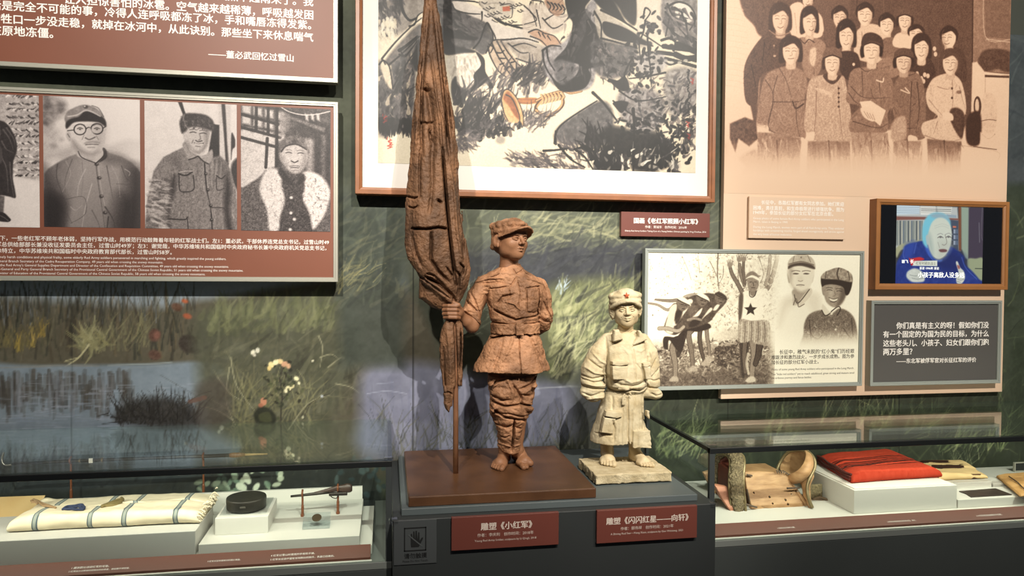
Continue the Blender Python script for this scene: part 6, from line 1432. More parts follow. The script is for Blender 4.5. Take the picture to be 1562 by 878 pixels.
c.fill([(420, 190), (440, 200), (635, 195), (642, 260), (635, 320), (610, 360), (580, 378), (545, 380), (500, 362), (462, 330), (440, 300), (425, 240)], 190, 2)
c.fill([(408, 236), (430, 250), (432, 290), (418, 300), (402, 270)], 170, 2); c.line([(412, 256), (424, 276)], 1.2, 96)
c.fill([(560, 210), (640, 200), (640, 300), (600, 360), (570, 372), (590, 320), (570, 280)], 160, 14, True, .8); c.fill([(440, 290), (500, 350), (560, 374), (600, 360), (560, 384), (490, 370), (445, 330)], 116, 8, True, .8)
c.fill([(400, 190), (392, 165), (410, 120), (470, 88), (520, 78), (580, 96), (620, 130), (640, 170), (643, 208), (620, 185), (530, 178), (450, 186), (405, 222)], 128, 2, True, 1, 16, 4)
c.fill([(402, 188), (430, 165), (480, 150), (520, 118), (600, 140), (640, 172), (644, 212), (600, 186), (520, 180), (450, 186), (406, 224)], 40, 2.5)
c.line([(415, 150), (470, 140), (530, 112), (610, 148)], 1.8, 186, .8); c.dot(522, 92, 14, 10, 70, 2); c.dot(516, 88, 5, 4, 200, 1.5); c.line([(560, 84), (600, 100), (630, 150)], 1.4, 80, .7)
for x in (487, 590):
    t = np.linspace(0, 2 * math.pi, 20); c.line(np.stack([x + 36 * np.cos(t), 229 - (4 if x > 500 else 0) + 32 * np.sin(t)], 1), 1.5, 40, .95)
    c.line([(x - 16, 224), (x, 218), (x + 16, 224)], 1.2, 70); c.dot(x, 228, 7, 4, 60, 1.5); c.line([(x - 22, 204), (x, 196), (x + 24, 202)], 1.6, 84, .8)
c.line([(523, 226), (540, 216), (556, 224)], 1.4, 40); c.line([(452, 232), (412, 236)], 1.2, 50); c.line([(626, 222), (642, 212)], 1.2, 50)
c.fill([(535, 225), (555, 225), (575, 270), (560, 285), (525, 282), (518, 270)], 178, 4); c.line([(520, 280), (545, 290), (578, 276)], 1.8, 84, .85); c.line([(512, 262), (500, 290)], 1.2, 130, .8); c.line([(586, 268), (600, 292)], 1.2, 120, .8)
c.fill([(515, 312), (545, 298), (600, 302), (605, 314), (560, 311), (520, 318)], 120, 3, True, .7); c.line([(522, 322), (560, 319), (598, 321)], 1.0, 76); c.line([(535, 338), (575, 338)], 1.6, 140, .8)
c.grain(10, 1.5, 4); print_on(c, PHOTO_BOARD, 'photo_print', 'photograph of a man in a soft cap and round glasses wearing a padded jacket')
# print 3: smiling man in a fur hat
c = corners_canvas((219.8, 152.8), (360.6, 160.2), (362, 350), (221.8, 348), YPH, 440, 208).view(210, 145, 4.083)
c.im += (vnoise2(c.h, c.w, 14, 14, 4, 4)[..., None] - .5) * 26
c.fill([(250, 40), (275, 40), (300, 120), (285, 130)], 40, 1.5, False); c.fill([(520, 50), (545, 58), (560, 300), (570, 420), (548, 420), (536, 250)], 50, 2, True); c.fill([(548, 60), (580, 60), (580, 430), (566, 420), (556, 240)], 186, 3, False, .9)
c.fill([(500, 50), (520, 52), (545, 400), (505, 380)], 186, 3, False, .8, 14, 4); c.fill([(584, 240), (605, 270), (606, 320), (590, 340), (582, 400)], 40, 2); c.fill([(590, 420), (640, 400), (640, 600), (600, 560), (580, 500)], 44, 4); c.fill([(470, 180), (508, 186), (510, 400), (470, 420), (440, 360)], 34, 2, False)
c.fill([(160, 385), (280, 325), (330, 360), (430, 400), (510, 375), (560, 420), (590, 500), (615, 600), (630, 860), (40, 860), (60, 640), (100, 470)], 116, 2.5, False, 1, 26, 2)
c.strokes(420, [(160, 385), (280, 330), (430, 400), (510, 380), (590, 480), (625, 850), (45, 850), (100, 480)], [84, 150, 132, 100, 168], (14, 40), (1, 2.4), (90, 20), .2, (.25, .6), 3)
c.fill([(195, 850), (185, 740), (200, 620), (215, 520), (235, 500), (228, 600), (205, 680), (196, 760)], 34, 8, True, .92); c.fill([(545, 560), (560, 480), (580, 600), (570, 720), (590, 850), (560, 850), (540, 700)], 30, 8, True, .92); c.fill([(480, 380), (545, 420), (550, 500), (520, 520), (500, 430)], 78, 10, True, .7); c.fill([(240, 360), (280, 440), (260, 470), (200, 430)], 76, 10, True, .5)
c.strokes(150, [(60, 520), (185, 520), (180, 830), (50, 830)], [176, 190, 70, 84], (30, 70), (2, 5), (12, 14), .3, (.3, .6), 6)
for k in range(9): c.line([(410 + k * 14, 400 + abs(k - 4) * 4), (408 + k * 13, 520 + (k % 3) * 40)], 1.0, 66 if k % 2 else 150, .7, .5)
c.line([(415, 420), (430, 580), (455, 700), (465, 850)], 1.8, 44); c.line([(425, 420), (440, 600), (470, 760)], 1.0, 150, .7)
for x, y in ((424, 490), (436, 590), (455, 688), (460, 776)): c.dot(x, y, 10, 10, 30, 2); c.dot(x + 2, y - 3, 3, 3, 170, 1.5)
c.line([(255, 490), (300, 500), (340, 478)], 2.0, 36); c.line([(262, 480), (300, 472), (340, 474)], 1.2, 160); c.line([(258, 500), (262, 590), (300, 602), (350, 585), (346, 500)], 1.4, 44); c.line([(490, 500), (520, 520), (545, 500)], 1.6, 44); c.line([(490, 510), (495, 590), (540, 580)], 1.2, 54); c.line([(200, 770), (290, 775), (310, 760)], 1.8, 44); c.line([(310, 770), (315, 850)], 1.4, 50); c.line([(460, 700), (540, 705), (555, 760)], 1.4, 60)
c.fill([(278, 310), (300, 292), (330, 350), (372, 378), (350, 395), (318, 402), (300, 370)], 142, 2, True, 1, 14, 2); c.fill([(372, 378), (420, 372), (462, 338), (468, 390), (440, 428), (410, 410)], 150, 2, True, 1, 14, 2); c.line([(318, 402), (350, 392), (375, 380)], 1.8, 44); c.line([(378, 382), (410, 412), (440, 428)], 1.8, 50)
c.fill([(300, 200), (440, 200), (442, 270), (428, 320), (400, 350), (375, 360), (335, 330), (308, 290), (300, 250)], 178, 2); c.fill([(282, 238), (300, 240), (302, 285), (290, 288)], 176, 1.5); c.fill([(418, 220), (442, 210), (440, 290), (415, 345), (385, 358), (420, 300)], 104, 8, True, .8); c.fill([(305, 285), (340, 335), (380, 358), (350, 362), (310, 320)], 90, 6, True, .7)
c.fill([(264, 200), (262, 160), (290, 118), (340, 112), (420, 122), (462, 150), (480, 190), (470, 225), (430, 212), (370, 198), (320, 202), (300, 225), (275, 238)], 54, 3, True, 1, 26, 2); c.line([(290, 120), (285, 150), (300, 190), (312, 204)], 2, 130, .7); c.strokes(90, [(270, 130), (460, 140), (470, 205), (275, 215)], [92, 36, 110], (6, 14), (1, 2), (60, 60), .3, (.4, .8), 9)
for x, y in ((346, 232), (408, 238)): c.line([(x - 20, y + 1), (x, y - 3), (x + 18, y + 2)], 1.2, 46, .9); c.line([(x - 22, y - 17), (x, y - 20), (x + 22, y - 15)], 1.3, 84, .7)
c.line([(384, 240), (392, 270), (380, 280)], 1.6, 110, .8); c.line([(362, 282), (378, 290), (400, 284)], 1.8, 84); c.line([(352, 297), (376, 305), (410, 299)], 1.1, 60); c.line([(358, 302), (378, 308), (402, 304)], 1.1, 206); c.line([(362, 318), (390, 320)], 1.4, 110, .8); c.line([(345, 280), (338, 300)], 1.2, 120)
c.grain(20, 1.4, 5); print_on(c, PHOTO_BOARD, 'photo_print', 'photograph of a smiling man in a fur hat')
# print 4: man in a sheepskin coat before a lattice window
c = corners_canvas((367, 159.6), (503.5, 168), (504.7, 353), (368, 351.5), YPH, 440, 96).view(360, 150, 4.18)
c.im[:] = 70; c.im += (vnoise2(c.h, c.w, 8, 8, 4, 4)[..., None] - .5) * 60
c.fill([(20, 200), (250, 250), (250, 500), (160, 540), (20, 580)], 186, 4, False, 1, 20, 3)
for i in range(4):
    for j in range(3):
        x, y = 40 + i * 72, 40 + j * 70 + i * 14; c.fill([(x, y), (x + 54, y + 10), (x + 54, y + 60), (x, y + 48)], 196, 4, False, .95, 12, 3)
for a in (((20, 180), (280, 250)), ((20, 245), (260, 310)), ((30, 100), (270, 165)), ((200, 255), (190, 440)), ((262, 60), (258, 440)), ((130, 40), (128, 200)), ((205, 40), (205, 230)), ((20, 30), (20, 600))): c.line(a, 4.2, 40, .95, smooth=False)
c.fill([(280, 50), (420, 100), (600, 180), (600, 560), (500, 560), (500, 230), (330, 120)], 46, 4, False, .9, 24, 3); c.fill([(330, 105), (570, 190), (560, 215), (330, 125)], 130, 3, False, .7, 30, 3); c.fill([(460, 260), (495, 260), (490, 500), (450, 450)], 150, 6, False, .8, 30, 3); c.fill([(280, 80), (340, 100), (340, 200), (280, 260)], 132, 5, False, .8, 34, 3); c.fill([(540, 230), (575, 230), (570, 520), (545, 500)], 96, 4, False, .8, 34, 3)
for k in range(3): c.fill([(440 + k * 36, 95), (460 + k * 36, 105), (462 + k * 36, 145), (444 + k * 36, 135)], 190, 3, False)
c.line([(280, 50), (340, 85), (430, 105), (520, 100), (600, 82)], 1.3, 210)
c.fill([(20, 600), (60, 560), (150, 500), (200, 450), (280, 440), (420, 470), (540, 500), (600, 570), (615, 860), (20, 860)], 84, 3, True, 1, 34, 2)
c.fill([(290, 470), (420, 480), (440, 620), (500, 860), (260, 860), (310, 640)], 62, 4, True, 1, 34, 2); c.fill([(150, 560), (190, 460), (240, 445), (290, 480), (290, 560), (310, 650), (280, 760), (270, 840), (215, 840), (200, 720), (160, 620)], 196, 4, True, 1, 34, 1.6); c.fill([(430, 470), (520, 480), (570, 530), (600, 600), (580, 700), (540, 780), (490, 830), (470, 730), (430, 650), (440, 560)], 204, 4, True, 1, 36, 1.6)
c.strokes(220, [(430, 480), (560, 520), (590, 640), (490, 820), (430, 650)], [226, 150, 96, 214], (10, 26), (1, 2), (70, 50), .8, (.4, .8), 7); c.strokes(160, [(160, 560), (280, 470), (305, 650), (270, 840), (210, 830)], [226, 130, 214], (8, 20), (1, 2), (80, 40), .8, (.3, .7), 8)
c.fill([(285, 440), (320, 480), (375, 545), (425, 480), (440, 520), (390, 550), (330, 545), (270, 480)], 40, 3, True, .9)
c.fill([(285, 340), (300, 310), (380, 295), (450, 320), (458, 380), (440, 430), (410, 470), (370, 480), (325, 450), (290, 395)], 176, 3, True, 1, 14, 3); c.fill([(282, 330), (278, 280), (320, 248), (380, 236), (450, 258), (468, 300), (462, 360), (445, 325), (380, 292), (320, 305), (290, 345)], 98, 3, True, 1, 36, 3)
c.line([(288, 340), (320, 304), (385, 292), (448, 326)], 1.8, 44); c.fill([(372, 252), (380, 268), (396, 270), (384, 280), (388, 296), (372, 286), (356, 294), (360, 278), (350, 268), (366, 267)], 56, 1.5, False, .8); c.fill([(440, 260), (485, 265), (480, 320), (462, 330)], 150, 4, True, .8, 40, 3)
c.fill([(430, 330), (458, 380), (436, 440), (395, 475), (425, 400)], 116, 8, True, .7); c.fill([(276, 350), (292, 350), (300, 400), (284, 400)], 150, 2); c.fill([(300, 380), (330, 450), (370, 478), (340, 480), (300, 430)], 110, 8, True, .7)
for x, y in ((336, 345), (412, 348)): c.line([(x - 18, y + 2), (x, y - 2), (x + 18, y + 3)], 1.3, 44, .9); c.line([(x - 22, y - 15), (x, y - 18), (x + 20, y - 13)], 1.1, 96, .7)
c.fill([(366, 350), (382, 350), (394, 395), (376, 406), (352, 396)], 186, 4, True, .9); c.line([(352, 398), (374, 408), (396, 398)], 1.8, 70); c.line([(342, 434), (372, 428), (404, 434)], 1.5, 96, .7); c.line([(348, 442), (374, 441), (400, 443)], 1.1, 60); c.line([(352, 460), (395, 458)], 1.6, 120, .7)
for x, y in ((352, 632), (350, 730), (372, 770), (345, 836)): c.dot(x, y, 10, 9, 206, 2)
c.grain(34, 1.3, 6); print_on(c, PHOTO_BOARD, 'photo_print', 'grainy photograph of a man in a shaggy sheepskin coat before a lattice window')
# ------------------------------------------------------------------ the ink painting
YI = YP + 0.0205
x0_, x1_, zb_, _ = rect((576.7, 100), (1060.5, 264), YI, (1063.8, 50), (576.7, 248))
c = Canvas(YI, x0_, x1_, zb_, 3.18, 320, 214); INKC = [(44, 42, 44), (30, 28, 30), (66, 62, 64)]; GRY = [(120, 114, 114), (96, 90, 92), (150, 144, 142)]; PAP = (204, 196, 182)
c.im[:] = PAP
c.im += ((vnoise2(c.h, c.w, 60, 60, 3, 4) - .5) * 10)[..., None]
def wash(pts, v, a=.8, f=6, tex=24, ts=5): c.fill(pts, (v, v - 3, v - 2), f, True, a, tex, ts)
def ink(pts, f=1.4, a=.97, v=30): c.fill(pts, (v, v - 2, v), f, True, a, 8, 3)
def ln(pts, w=1.6, v=36, a=.9, w1=None): c.line(pts, w, (v, v - 3, v - 2), a, w1 if w1 is not None else w * .5)
c.view(560, 0, 3.254)
wash([(55, -60), (260, -60), (290, 60), (240, 120), (160, 170), (55, 150)], 120, .6, 10); wash([(55, 320), (130, 330), (230, 250), (240, 420), (210, 640), (150, 650), (55, 655)], 100, .85, 8, 40)
c.strokes(160, [(55, -20), (180, -20), (150, 140), (55, 220)], GRY + INKC, (14, 44), (2, 6), (75, 18), .4, (.25, .6), 1); c.strokes(120, [(55, 100), (150, 80), (120, 200), (55, 250)], [PAP, (200, 196, 186)], (12, 36), (2, 6), (80, 14), .3, (.4, .8), 2)
c.strokes(260, [(55, 330), (230, 280), (225, 640), (55, 650)], INKC + GRY + [PAP], (18, 60), (2, 7), (-80, 22), .4, (.3, .7), 3); c.strokes(60, [(60, 590), (220, 590), (220, 650), (60, 655)], INKC, (20, 50), (3, 9), (88, 10), .2, (.5, .9), 4)
# rifle stock at left, knee and sleeves
c.fill([(72, 290), (210, 130), (270, 60), (280, 110), (130, 320), (125, 440), (90, 400)], PAP, 3, True, .9); wash([(90, 300), (220, 150), (275, 120), (270, 200), (150, 340), (130, 440), (120, 330)], 110, .75, 4)
for a in (((74, 290), (140, 210), (220, 130), (270, 90)), ((74, 295), (110, 330), (128, 440)), ((128, 438), (180, 340), (250, 240)), ((110, 320), (180, 260), (260, 180)), ((160, 270), (190, 280), (220, 240)), ((60, 320), (78, 300), (90, 320)), ((210, 130), (236, 120), (250, 80), (275, 60))): ln(a, 2.6)
ln([(165, 0), (180, 60), (210, 100), (245, 90)], 5, 30); ln([(160, 250), (190, 230), (250, 180)], 5, 26); ln([(170, 260), (185, 275), (215, 250), (250, 200)], 2.2)
ink([(240, 230), (262, 200), (270, 330), (240, 350), (225, 300)], 3, .8)
wash([(340, -20), (440, -20), (560, 90), (600, 120), (540, 230), (400, 260), (360, 100)], 96, .9, 6, 40); ink([(370, 130), (420, 140), (520, 180), (560, 190), (520, 200), (420, 190), (440, 230), (530, 250), (520, 262), (390, 270), (375, 200)], 3, .92); c.strokes(90, [(350, 0), (560, 60), (580, 150), (380, 160)], INKC + GRY, (20, 60), (2, 6), (35, 25), .5, (.3, .7), 5)
c.fill([(395, 290), (470, 262), (540, 270), (575, 310), (560, 380), (520, 430), (440, 440), (410, 380)], (196, 190, 182), 4, True, .95, 14, 4); c.strokes(60, [(410, 280), (560, 280), (550, 420), (420, 440)], [(170, 164, 156), (150, 144, 138), (214, 208, 198)], (16, 50), (2, 4), (80, 14), .3, (.3, .6), 6)
ink([(540, 258), (580, 290), (586, 350), (600, 380), (628, 430), (606, 438), (598, 404), (560, 430), (500, 470), (440, 520), (470, 470), (530, 420), (530, 370), (566, 320)], 1.6, .95); ink([(420, 410), (440, 380), (450, 420), (490, 460), (440, 520), (420, 470)], 3, .85)
c.fill([(425, 0), (470, 5), (540, 30), (600, 60), (640, 110), (720, 140), (860, 150), (840, 210), (640, 200), (600, 120), (540, 90), (470, 60), (430, 40)], (190, 184, 178), 3, True, .95, 10, 6)
for a in (((422, 20), (440, 50), (500, 66), (560, 70)), ((425, 0), (520, 6), (560, 16)), ((560, 20), (640, 90), (720, 130), (820, 150)), ((600, 60), (660, 110), (720, 125), (830, 120)), ((620, 200), (700, 196), (780, 190), (850, 210)), ((600, 120), (630, 170), (640, 200)), ((560, 10), (590, 20), (640, 15), (720, 30)), ((700, 120), (780, 140), (840, 120)), ((570, 60), (570, 100))): ln(a, 2.8)
ink([(596, 112), (612, 150), (628, 190), (620, 200), (560, 180), (580, 150)], 2, .6, 60); wash([(530, 230), (580, 160), (625, 200), (600, 250), (570, 270)], 110, .85, 3); ln([(528, 240), (560, 200), (596, 112), (626, 195), (590, 262)], 2.6)
c.fill([(555, 5), (650, -10), (730, 10), (720, 70), (640, 90), (590, 60)], (184, 178, 170), 3, True, .9, 14, 4)
for k in range(26):
    x, y = 570 + (k * 37) % 200, 10 + (k * 23) % 110; ln([(x, y), (x + 14, y + 8), (x + 26, y + (k % 3) * 6)], 1.8, 70, .8)
c.fill([(672, 34), (708, 30), (710, 54), (674, 56)], (176, 124, 98), 1.5, False, .9); ln([(662, 26), (716, 22), (718, 84), (690, 88)], 1.6, 80, .8)
for a in (((812, 10), (806, 40), (820, 66), (850, 50), (860, 10)), ((820, 0), (870, 8), (880, 30)), ((840, 20), (836, 46), (850, 52)), ((880, 70), (905, 100), (900, 130))): ln(a, 2.2, 60)
for x in (815, 822, 862): c.line([(x, -10), (x + 10, 60), (x + 30, 90)], 1.4, (90, 84, 80), .6)
# resting hand
c.fill([(600, 230), (640, 200), (680, 210), (720, 270), (765, 330), (740, 370), (690, 382), (660, 360), (620, 300)], (178, 166, 154), 2, True, .95, 12, 4)
for a in (((600, 230), (612, 280), (650, 350), (690, 382)), ((620, 215), (650, 280), (690, 340), (715, 376)), ((645, 205), (680, 270), (720, 330), (745, 365)), ((665, 205), (700, 260), (740, 310), (765, 330)), ((640, 260), (665, 262), (680, 250)), ((655, 290), (690, 290)), ((690, 345), (705, 330), (720, 340)), ((660, 320), (680, 312)), ((715, 310), (735, 305)), ((620, 210), (600, 240), (590, 265)), ((605, 220), (625, 235), (612, 262))): ln(a, 2.4, 44)
c.fill([(640, 205), (840, 215), (900, 260), (880, 330), (780, 310), (700, 240)], (150, 144, 140), 6, True, .7, 24, 5)
for a in (((740, 290), (800, 310), (860, 320)), ((700, 215), (760, 260), (800, 260)), ((860, 330), (890, 250), (911, 230)), ((860, 330), (885, 380)), ((720, 230), (780, 215), (840, 235))): ln(a, 2.2, 60)
# grass
c.strokes(240, [(430, 480), (700, 330), (900, 350), (880, 460), (600, 560), (560, 680), (450, 700)], GRY + INKC[2:] + [(84, 78, 80)], (30, 100), (2, 6), (-62, 18), .6, (.35, .75), 7)
c.strokes(110, [(430, 480), (560, 470), (640, 560), (700, 640), (560, 700), (440, 640)], INKC, (24, 80), (2.5, 8), (-70, 26), .6, (.5, .9), 8); c.strokes(90, [(560, 600), (780, 560), (860, 600), (700, 680), (580, 690)], INKC + GRY, (20, 60), (2, 6), (-70, 30), .6, (.4, .8), 9); c.strokes(90, [(440, 640), (560, 640), (540, 720), (450, 750)], GRY, (16, 50), (2, 5), (30, 40), .5, (.4, .7), 10)
c.strokes(60, [(700, 360), (880, 330), (900, 400), (760, 440)], [(60, 56, 58), (90, 86, 86)], (30, 90), (2, 5), (-52, 14), .6, (.5, .85), 11)
c.strokes(110, [(680, 760), (911, 760), (911, 850), (740, 835)], GRY + [(80, 74, 76)], (20, 50), (1.5, 4), (215, 22), .3, (.4, .8), 12); c.dot(662, 695, 24, 20, (150, 146, 142), 4, .7); c.dot(552, 462, 18, 16, (120, 114, 114), 4, .7)
c.dot(730, 812, 18, 10, (140, 136, 134), 4, .7)
# bugle
BG, BD = (190, 168, 142), (112, 88, 66)
c.fill([(664, 480), (690, 444), (720, 456), (750, 500), (776, 570), (776, 624), (758, 600), (740, 610), (690, 594), (672, 540)], BG, 2, True, .97, 14, 4); c.fill([(676, 490), (694, 456), (716, 470), (744, 520), (758, 590), (730, 570), (700, 520)], (150, 112, 76), 3, True, .75, 16, 4)
for a in (((664, 500), (678, 452), (705, 446), (745, 490), (772, 560), (776, 625)), ((666, 500), (680, 560), (700, 600)), ((690, 470), (720, 490), (752, 560), (758, 600)), ((750, 490), (800, 495), (840, 490)), ((760, 510), (810, 512), (840, 500))): ln(a, 2.2, 70, .85)
c.fill([(752, 488), (840, 486), (838, 512), (764, 514)], (170, 136, 98), 2, True, .9)
c.line([(838, 548), (880, 574), (930, 560), (970, 520), (965, 480), (930, 470), (880, 486), (838, 530), (850, 560)], 5.0, BD, .95, 5.0); c.line([(838, 546), (880, 570), (930, 556), (966, 518), (962, 484), (930, 474), (880, 490), (842, 530)], 3.0, BG, .95, 3.0); c.line([(840, 500), (900, 470), (970, 452), (1010, 462), (1064, 452)], 4.2, BD, .9, 3.2); c.line([(840, 500), (900, 470), (970, 452), (1010, 462), (1064, 452)], 2.4, BG, .95, 2.0)
for k in range(7): c.line([(862 + k * 17, 470 - k * 2), (872 + k * 17, 490 - k * 2), (866 + k * 17, 515 - k * 4)], 3.0, BG, .95, 3); c.line([(868 + k * 17, 468 - k * 2), (880 + k * 17, 490 - k * 2), (874 + k * 17, 515 - k * 4)], 1.0, BD, .85, 1)
# red seals
for x, y, w, h in ((78, 566, 24, 46), (100, 680, 28, 60)):
    for k in range(7): ln([(x + (k * 11) % w, y + (k * 7) % 12), (x + (k * 17) % w, y + h - (k * 5) % 14)], 1.6, 0, 0); c.line([(x + (k * 11) % w, y + k * h / 8), (x + (k * 17) % w, y + k * h / 8 + 6), (x + (k * 5) % w, y + k * h / 8 + 12)], 1.1, (168, 76, 66), .8)
ln([(100, 620), (108, 650), (112, 680)], 3, 40)
c.view(800, 0, 3.254)
c.fill([(0, 40), (100, 20), (200, 60), (190, 150), (100, 170), (0, 180)], (188, 180, 172), 4, True, .9, 12, 5); c.fill([(20, 160), (80, 150), (130, 170), (175, 200), (180, 226), (110, 230), (60, 190)], (178, 158, 144), 2, True, .95, 8)
for a in (((20, 160), (60, 146), (100, 165), (150, 180), (180, 220)), ((70, 160), (80, 180)), ((90, 168), (104, 190)), ((115, 178), (130, 200)), ((30, 180), (80, 200), (110, 230)), ((110, 0), (130, 60), (190, 70), (200, 40)), ((120, 10), (160, 20), (190, 0)), ((140, 30), (160, 60), (180, 50)), ((90, 90), (140, 140), (190, 120)), ((30, 60), (60, 100), (0, 120)), ((100, 100), (150, 70)), ((0, 30), (40, 70), (60, 130)), ((60, 50), (80, 140))): ln(a, 2.2, 60)
c.fill([(100, 0), (180, -10), (200, 40), (170, 80), (130, 60)], (168, 148, 134), 2, True, .85); [ln([(115 + k * 18, 10 + k * 4), (130 + k * 18, 30 + k * 4), (122 + k * 18, 50)], 2.4, 50) for k in range(5)]
wash([(90, 240), (160, 225), (220, 180), (330, 0), (360, 40), (360, 300), (320, 440), (160, 430), (100, 350)], 150, .9, 4, 30); ink([(210, -20), (330, -20), (300, 40), (330, 100), (390, 170), (370, 240), (330, 310), (440, 300), (380, 330), (320, 340), (330, 380), (290, 440), (180, 450), (130, 370), (170, 410), (250, 380), (270, 320), (200, 310), (150, 300), (210, 230), (240, 120), (215, 70)], 2.2, .95)
wash([(150, 300), (240, 310), (250, 370), (200, 420), (160, 400)], 120, .9, 5, 30); wash([(270, 100), (320, 60), (300, 180), (250, 260)], 110, .7, 5, 30); c.strokes(60, [(200, 40), (360, 40), (340, 400), (180, 420)], [(150, 144, 142), (96, 92, 94), (30, 28, 30)], (20, 60), (2, 6), (110, 26), .5, (.3, .7), 20)
for a in (((90, 250), (100, 320), (140, 390), (190, 440)), ((110, 240), (120, 300), (150, 350)), ((90, 250), (130, 226), (180, 230))): ln(a, 3, 40)
c.fill([(345, 60), (380, 50), (460, 100), (560, 170), (640, 220), (540, 240), (420, 200), (370, 190)], (176, 170, 162), 3, True, .9, 14, 4); ink([(390, 110), (450, 120), (520, 150), (580, 190), (640, 230), (560, 215), (470, 200), (400, 170)], 2, .9); ink([(340, -20), (420, -20), (490, 90), (500, 110), (430, 70), (380, 40)], 3, .9); ink([(430, -20), (550, -20), (550, 120), (500, 90), (470, 40)], 4, .8)
for a in (((348, 60), (380, 120), (380, 190)), ((380, 50), (480, 100), (620, 190), (680, 230)), ((420, 0), (450, 50), (495, 105)), ((380, 190), (460, 210), (560, 240))): ln(a, 3.4, 34)
c.fill([(555, -20), (692, -20), (690, 190), (640, 190), (560, 160)], (198, 190, 180), 3, False, .95, 6); wash([(692, -20), (850, -20), (855, 230), (760, 200), (690, 160)], 130, .75, 4, 30); c.fill([(750, 10), (820, 30), (840, 100), (790, 110), (740, 60)], (206, 200, 192), 4, True, .9)
for a in (((700, 40), (760, 10), (820, 30), (850, 90), (820, 150)), ((700, 60), (760, 130), (830, 210)), ((710, 20), (740, 80), (800, 110)), ((780, 60), (800, 110), (850, 130)), ((690, 110), (740, 160), (800, 200)), ((720, 90), (700, 180)), ((800, 100), (810, 170))): ln(a, 3.4, 36)
c.strokes(60, [(692, 20), (855, 60), (855, 230), (700, 180)], INKC + GRY, (24, 60), (3, 8), (50, 22), .5, (.4, .8), 21)
for a, w in ((((680, 200), (720, 190), (750, 210), (740, 250)), 4), (((690, 230), (760, 240), (850, 250)), 7), (((660, 260), (740, 270), (850, 300)), 6), (((700, 290), (780, 310), (850, 330)), 5), (((690, 300), (720, 320), (760, 310)), 3), (((760, 220), (800, 235), (856, 260)), 9), (((750, 270), (800, 290), (856, 285)), 9)): ln(a, w, 32, .95, w)
for x in (700, 730, 770, 800): c.dot(x, 215 + (x % 3) * 12, 12, 9, (60, 56, 58), 2, .9); c.dot(x, 300 + (x % 4) * 5, 12, 8, (190, 186, 178), 2, .9)
wash([(340, 200), (460, 215), (560, 240), (540, 300), (480, 380), (380, 380), (330, 310)], 110, .85, 6, 36); c.strokes(90, [(340, 210), (560, 240), (520, 360), (380, 400)], INKC + GRY, (14, 40), (2, 6), (60, 40), .5, (.35, .8), 22)
wash([(160, 640), (250, 570), (380, 500), (440, 560), (420, 700), (300, 720), (160, 700)], 112, .9, 6, 30); ln([(156, 715), (160, 650), (220, 590), (360, 500)], 3.4, 60); ln([(150, 710), (155, 650)], 4, 40); ln([(340, 460), (372, 490), (400, 520), (460, 600)], 5, 34)
wash([(470, 460), (620, 440), (700, 520), (660, 640), (560, 660), (480, 580)], 140, .8, 8, 40); wash([(700, 360), (850, 350), (850, 520), (720, 560)], 140, .7, 8, 40); wash([(540, 280), (680, 260), (700, 340), (600, 380)], 160, .7, 8, 30)
c.strokes(200, [(440, 420), (850, 350), (850, 640), (500, 640)], GRY + INKC[2:], (14, 40), (2, 5), (-80, 50), .6, (.3, .7), 23)
rng = np.random.RandomState(8)
for i in range(330):
    z = rng.rand()
    if z < .22: x, y = 590 + rng.randn() * 60, 330 + rng.randn() * 70
    elif z < .30: x, y = 620 + rng.randn() * 30, 130 + rng.randn() * 25
    elif z < .62: x, y = 560 + rng.randn() * 90, 690 + rng.randn() * 60
    else: x, y = 700 + rng.randn() * 80, 640 + rng.randn() * 80
    if x > 850 or y > 845: continue
    a = rng.rand() * 3.1; v = rng.choice([26, 34, 50, 90]); c.dot(x, y, rng.uniform(7, 20), rng.uniform(4, 9), (v, v - 2, v), 1.6, .92, a)
for a, w in ((((590, 90), (600, 40), (625, 60), (600, 100)), 3), (((600, 100), (590, 160), (570, 220), (580, 320)), 3), (((610, 170), (615, 260), (625, 340), (630, 430)), 3), (((420, 400), (470, 410), (490, 440), (500, 360), (540, 280)), 5), (((540, 540), (545, 640), (540, 850)), 5), (((700, 360), (600, 380), (520, 390)), 3), (((470, 450), (560, 500), (700, 480)), 2.5), (((440, 500), (520, 560), (640, 640)), 2.5)): ln(a, w, 32)
ink([(420, 390), (460, 400), (500, 380), (520, 440), (480, 450), (440, 420)], 2, .9); ink([(440, 510), (480, 500), (515, 510), (500, 540), (480, 560), (450, 530)], 1.8, .9); ink([(400, 640), (470, 630), (560, 660), (660, 660), (720, 720), (740, 800), (640, 850), (540, 840), (520, 780), (420, 760)], 8, .8); ink([(380, 740), (440, 740), (500, 800), (490, 850), (350, 850)], 5, .9)
c.strokes(120, [(340, 760), (740, 700), (800, 850), (340, 850)], INKC + [(200, 196, 188)], (24, 80), (2, 7), (-78, 34), .7, (.5, .95), 24); c.strokes(60, [(170, 720), (340, 690), (400, 850), (180, 800)], GRY + INKC[2:], (24, 80), (2, 5), (-130, 30), .7, (.5, .85), 25); c.strokes(40, [(300, 680), (400, 660), (400, 820), (320, 830)], INKC, (50, 110), (3, 7), (-110, 22), .7, (.7, .95), 26)
for a in (((95, 748), (150, 745), (210, 738)), ((105, 790), (150, 830), (170, 840)), ((250, 740), (300, 780), (340, 840)), ((170, 720), (230, 790), (300, 830)), ((290, 720), (350, 760), (370, 840))): ln(a, 4, 40)
c.strokes(50, [(0, 560), (150, 560), (100, 640), (0, 680)], GRY, (30, 80), (2, 4), (-60, 24), .6, (.4, .75), 27); c.strokes(90, [(0, 780), (100, 780), (300, 830), (300, 850), (0, 840)], GRY, (20, 50), (1.5, 4), (210, 20), .3, (.4, .8), 28)
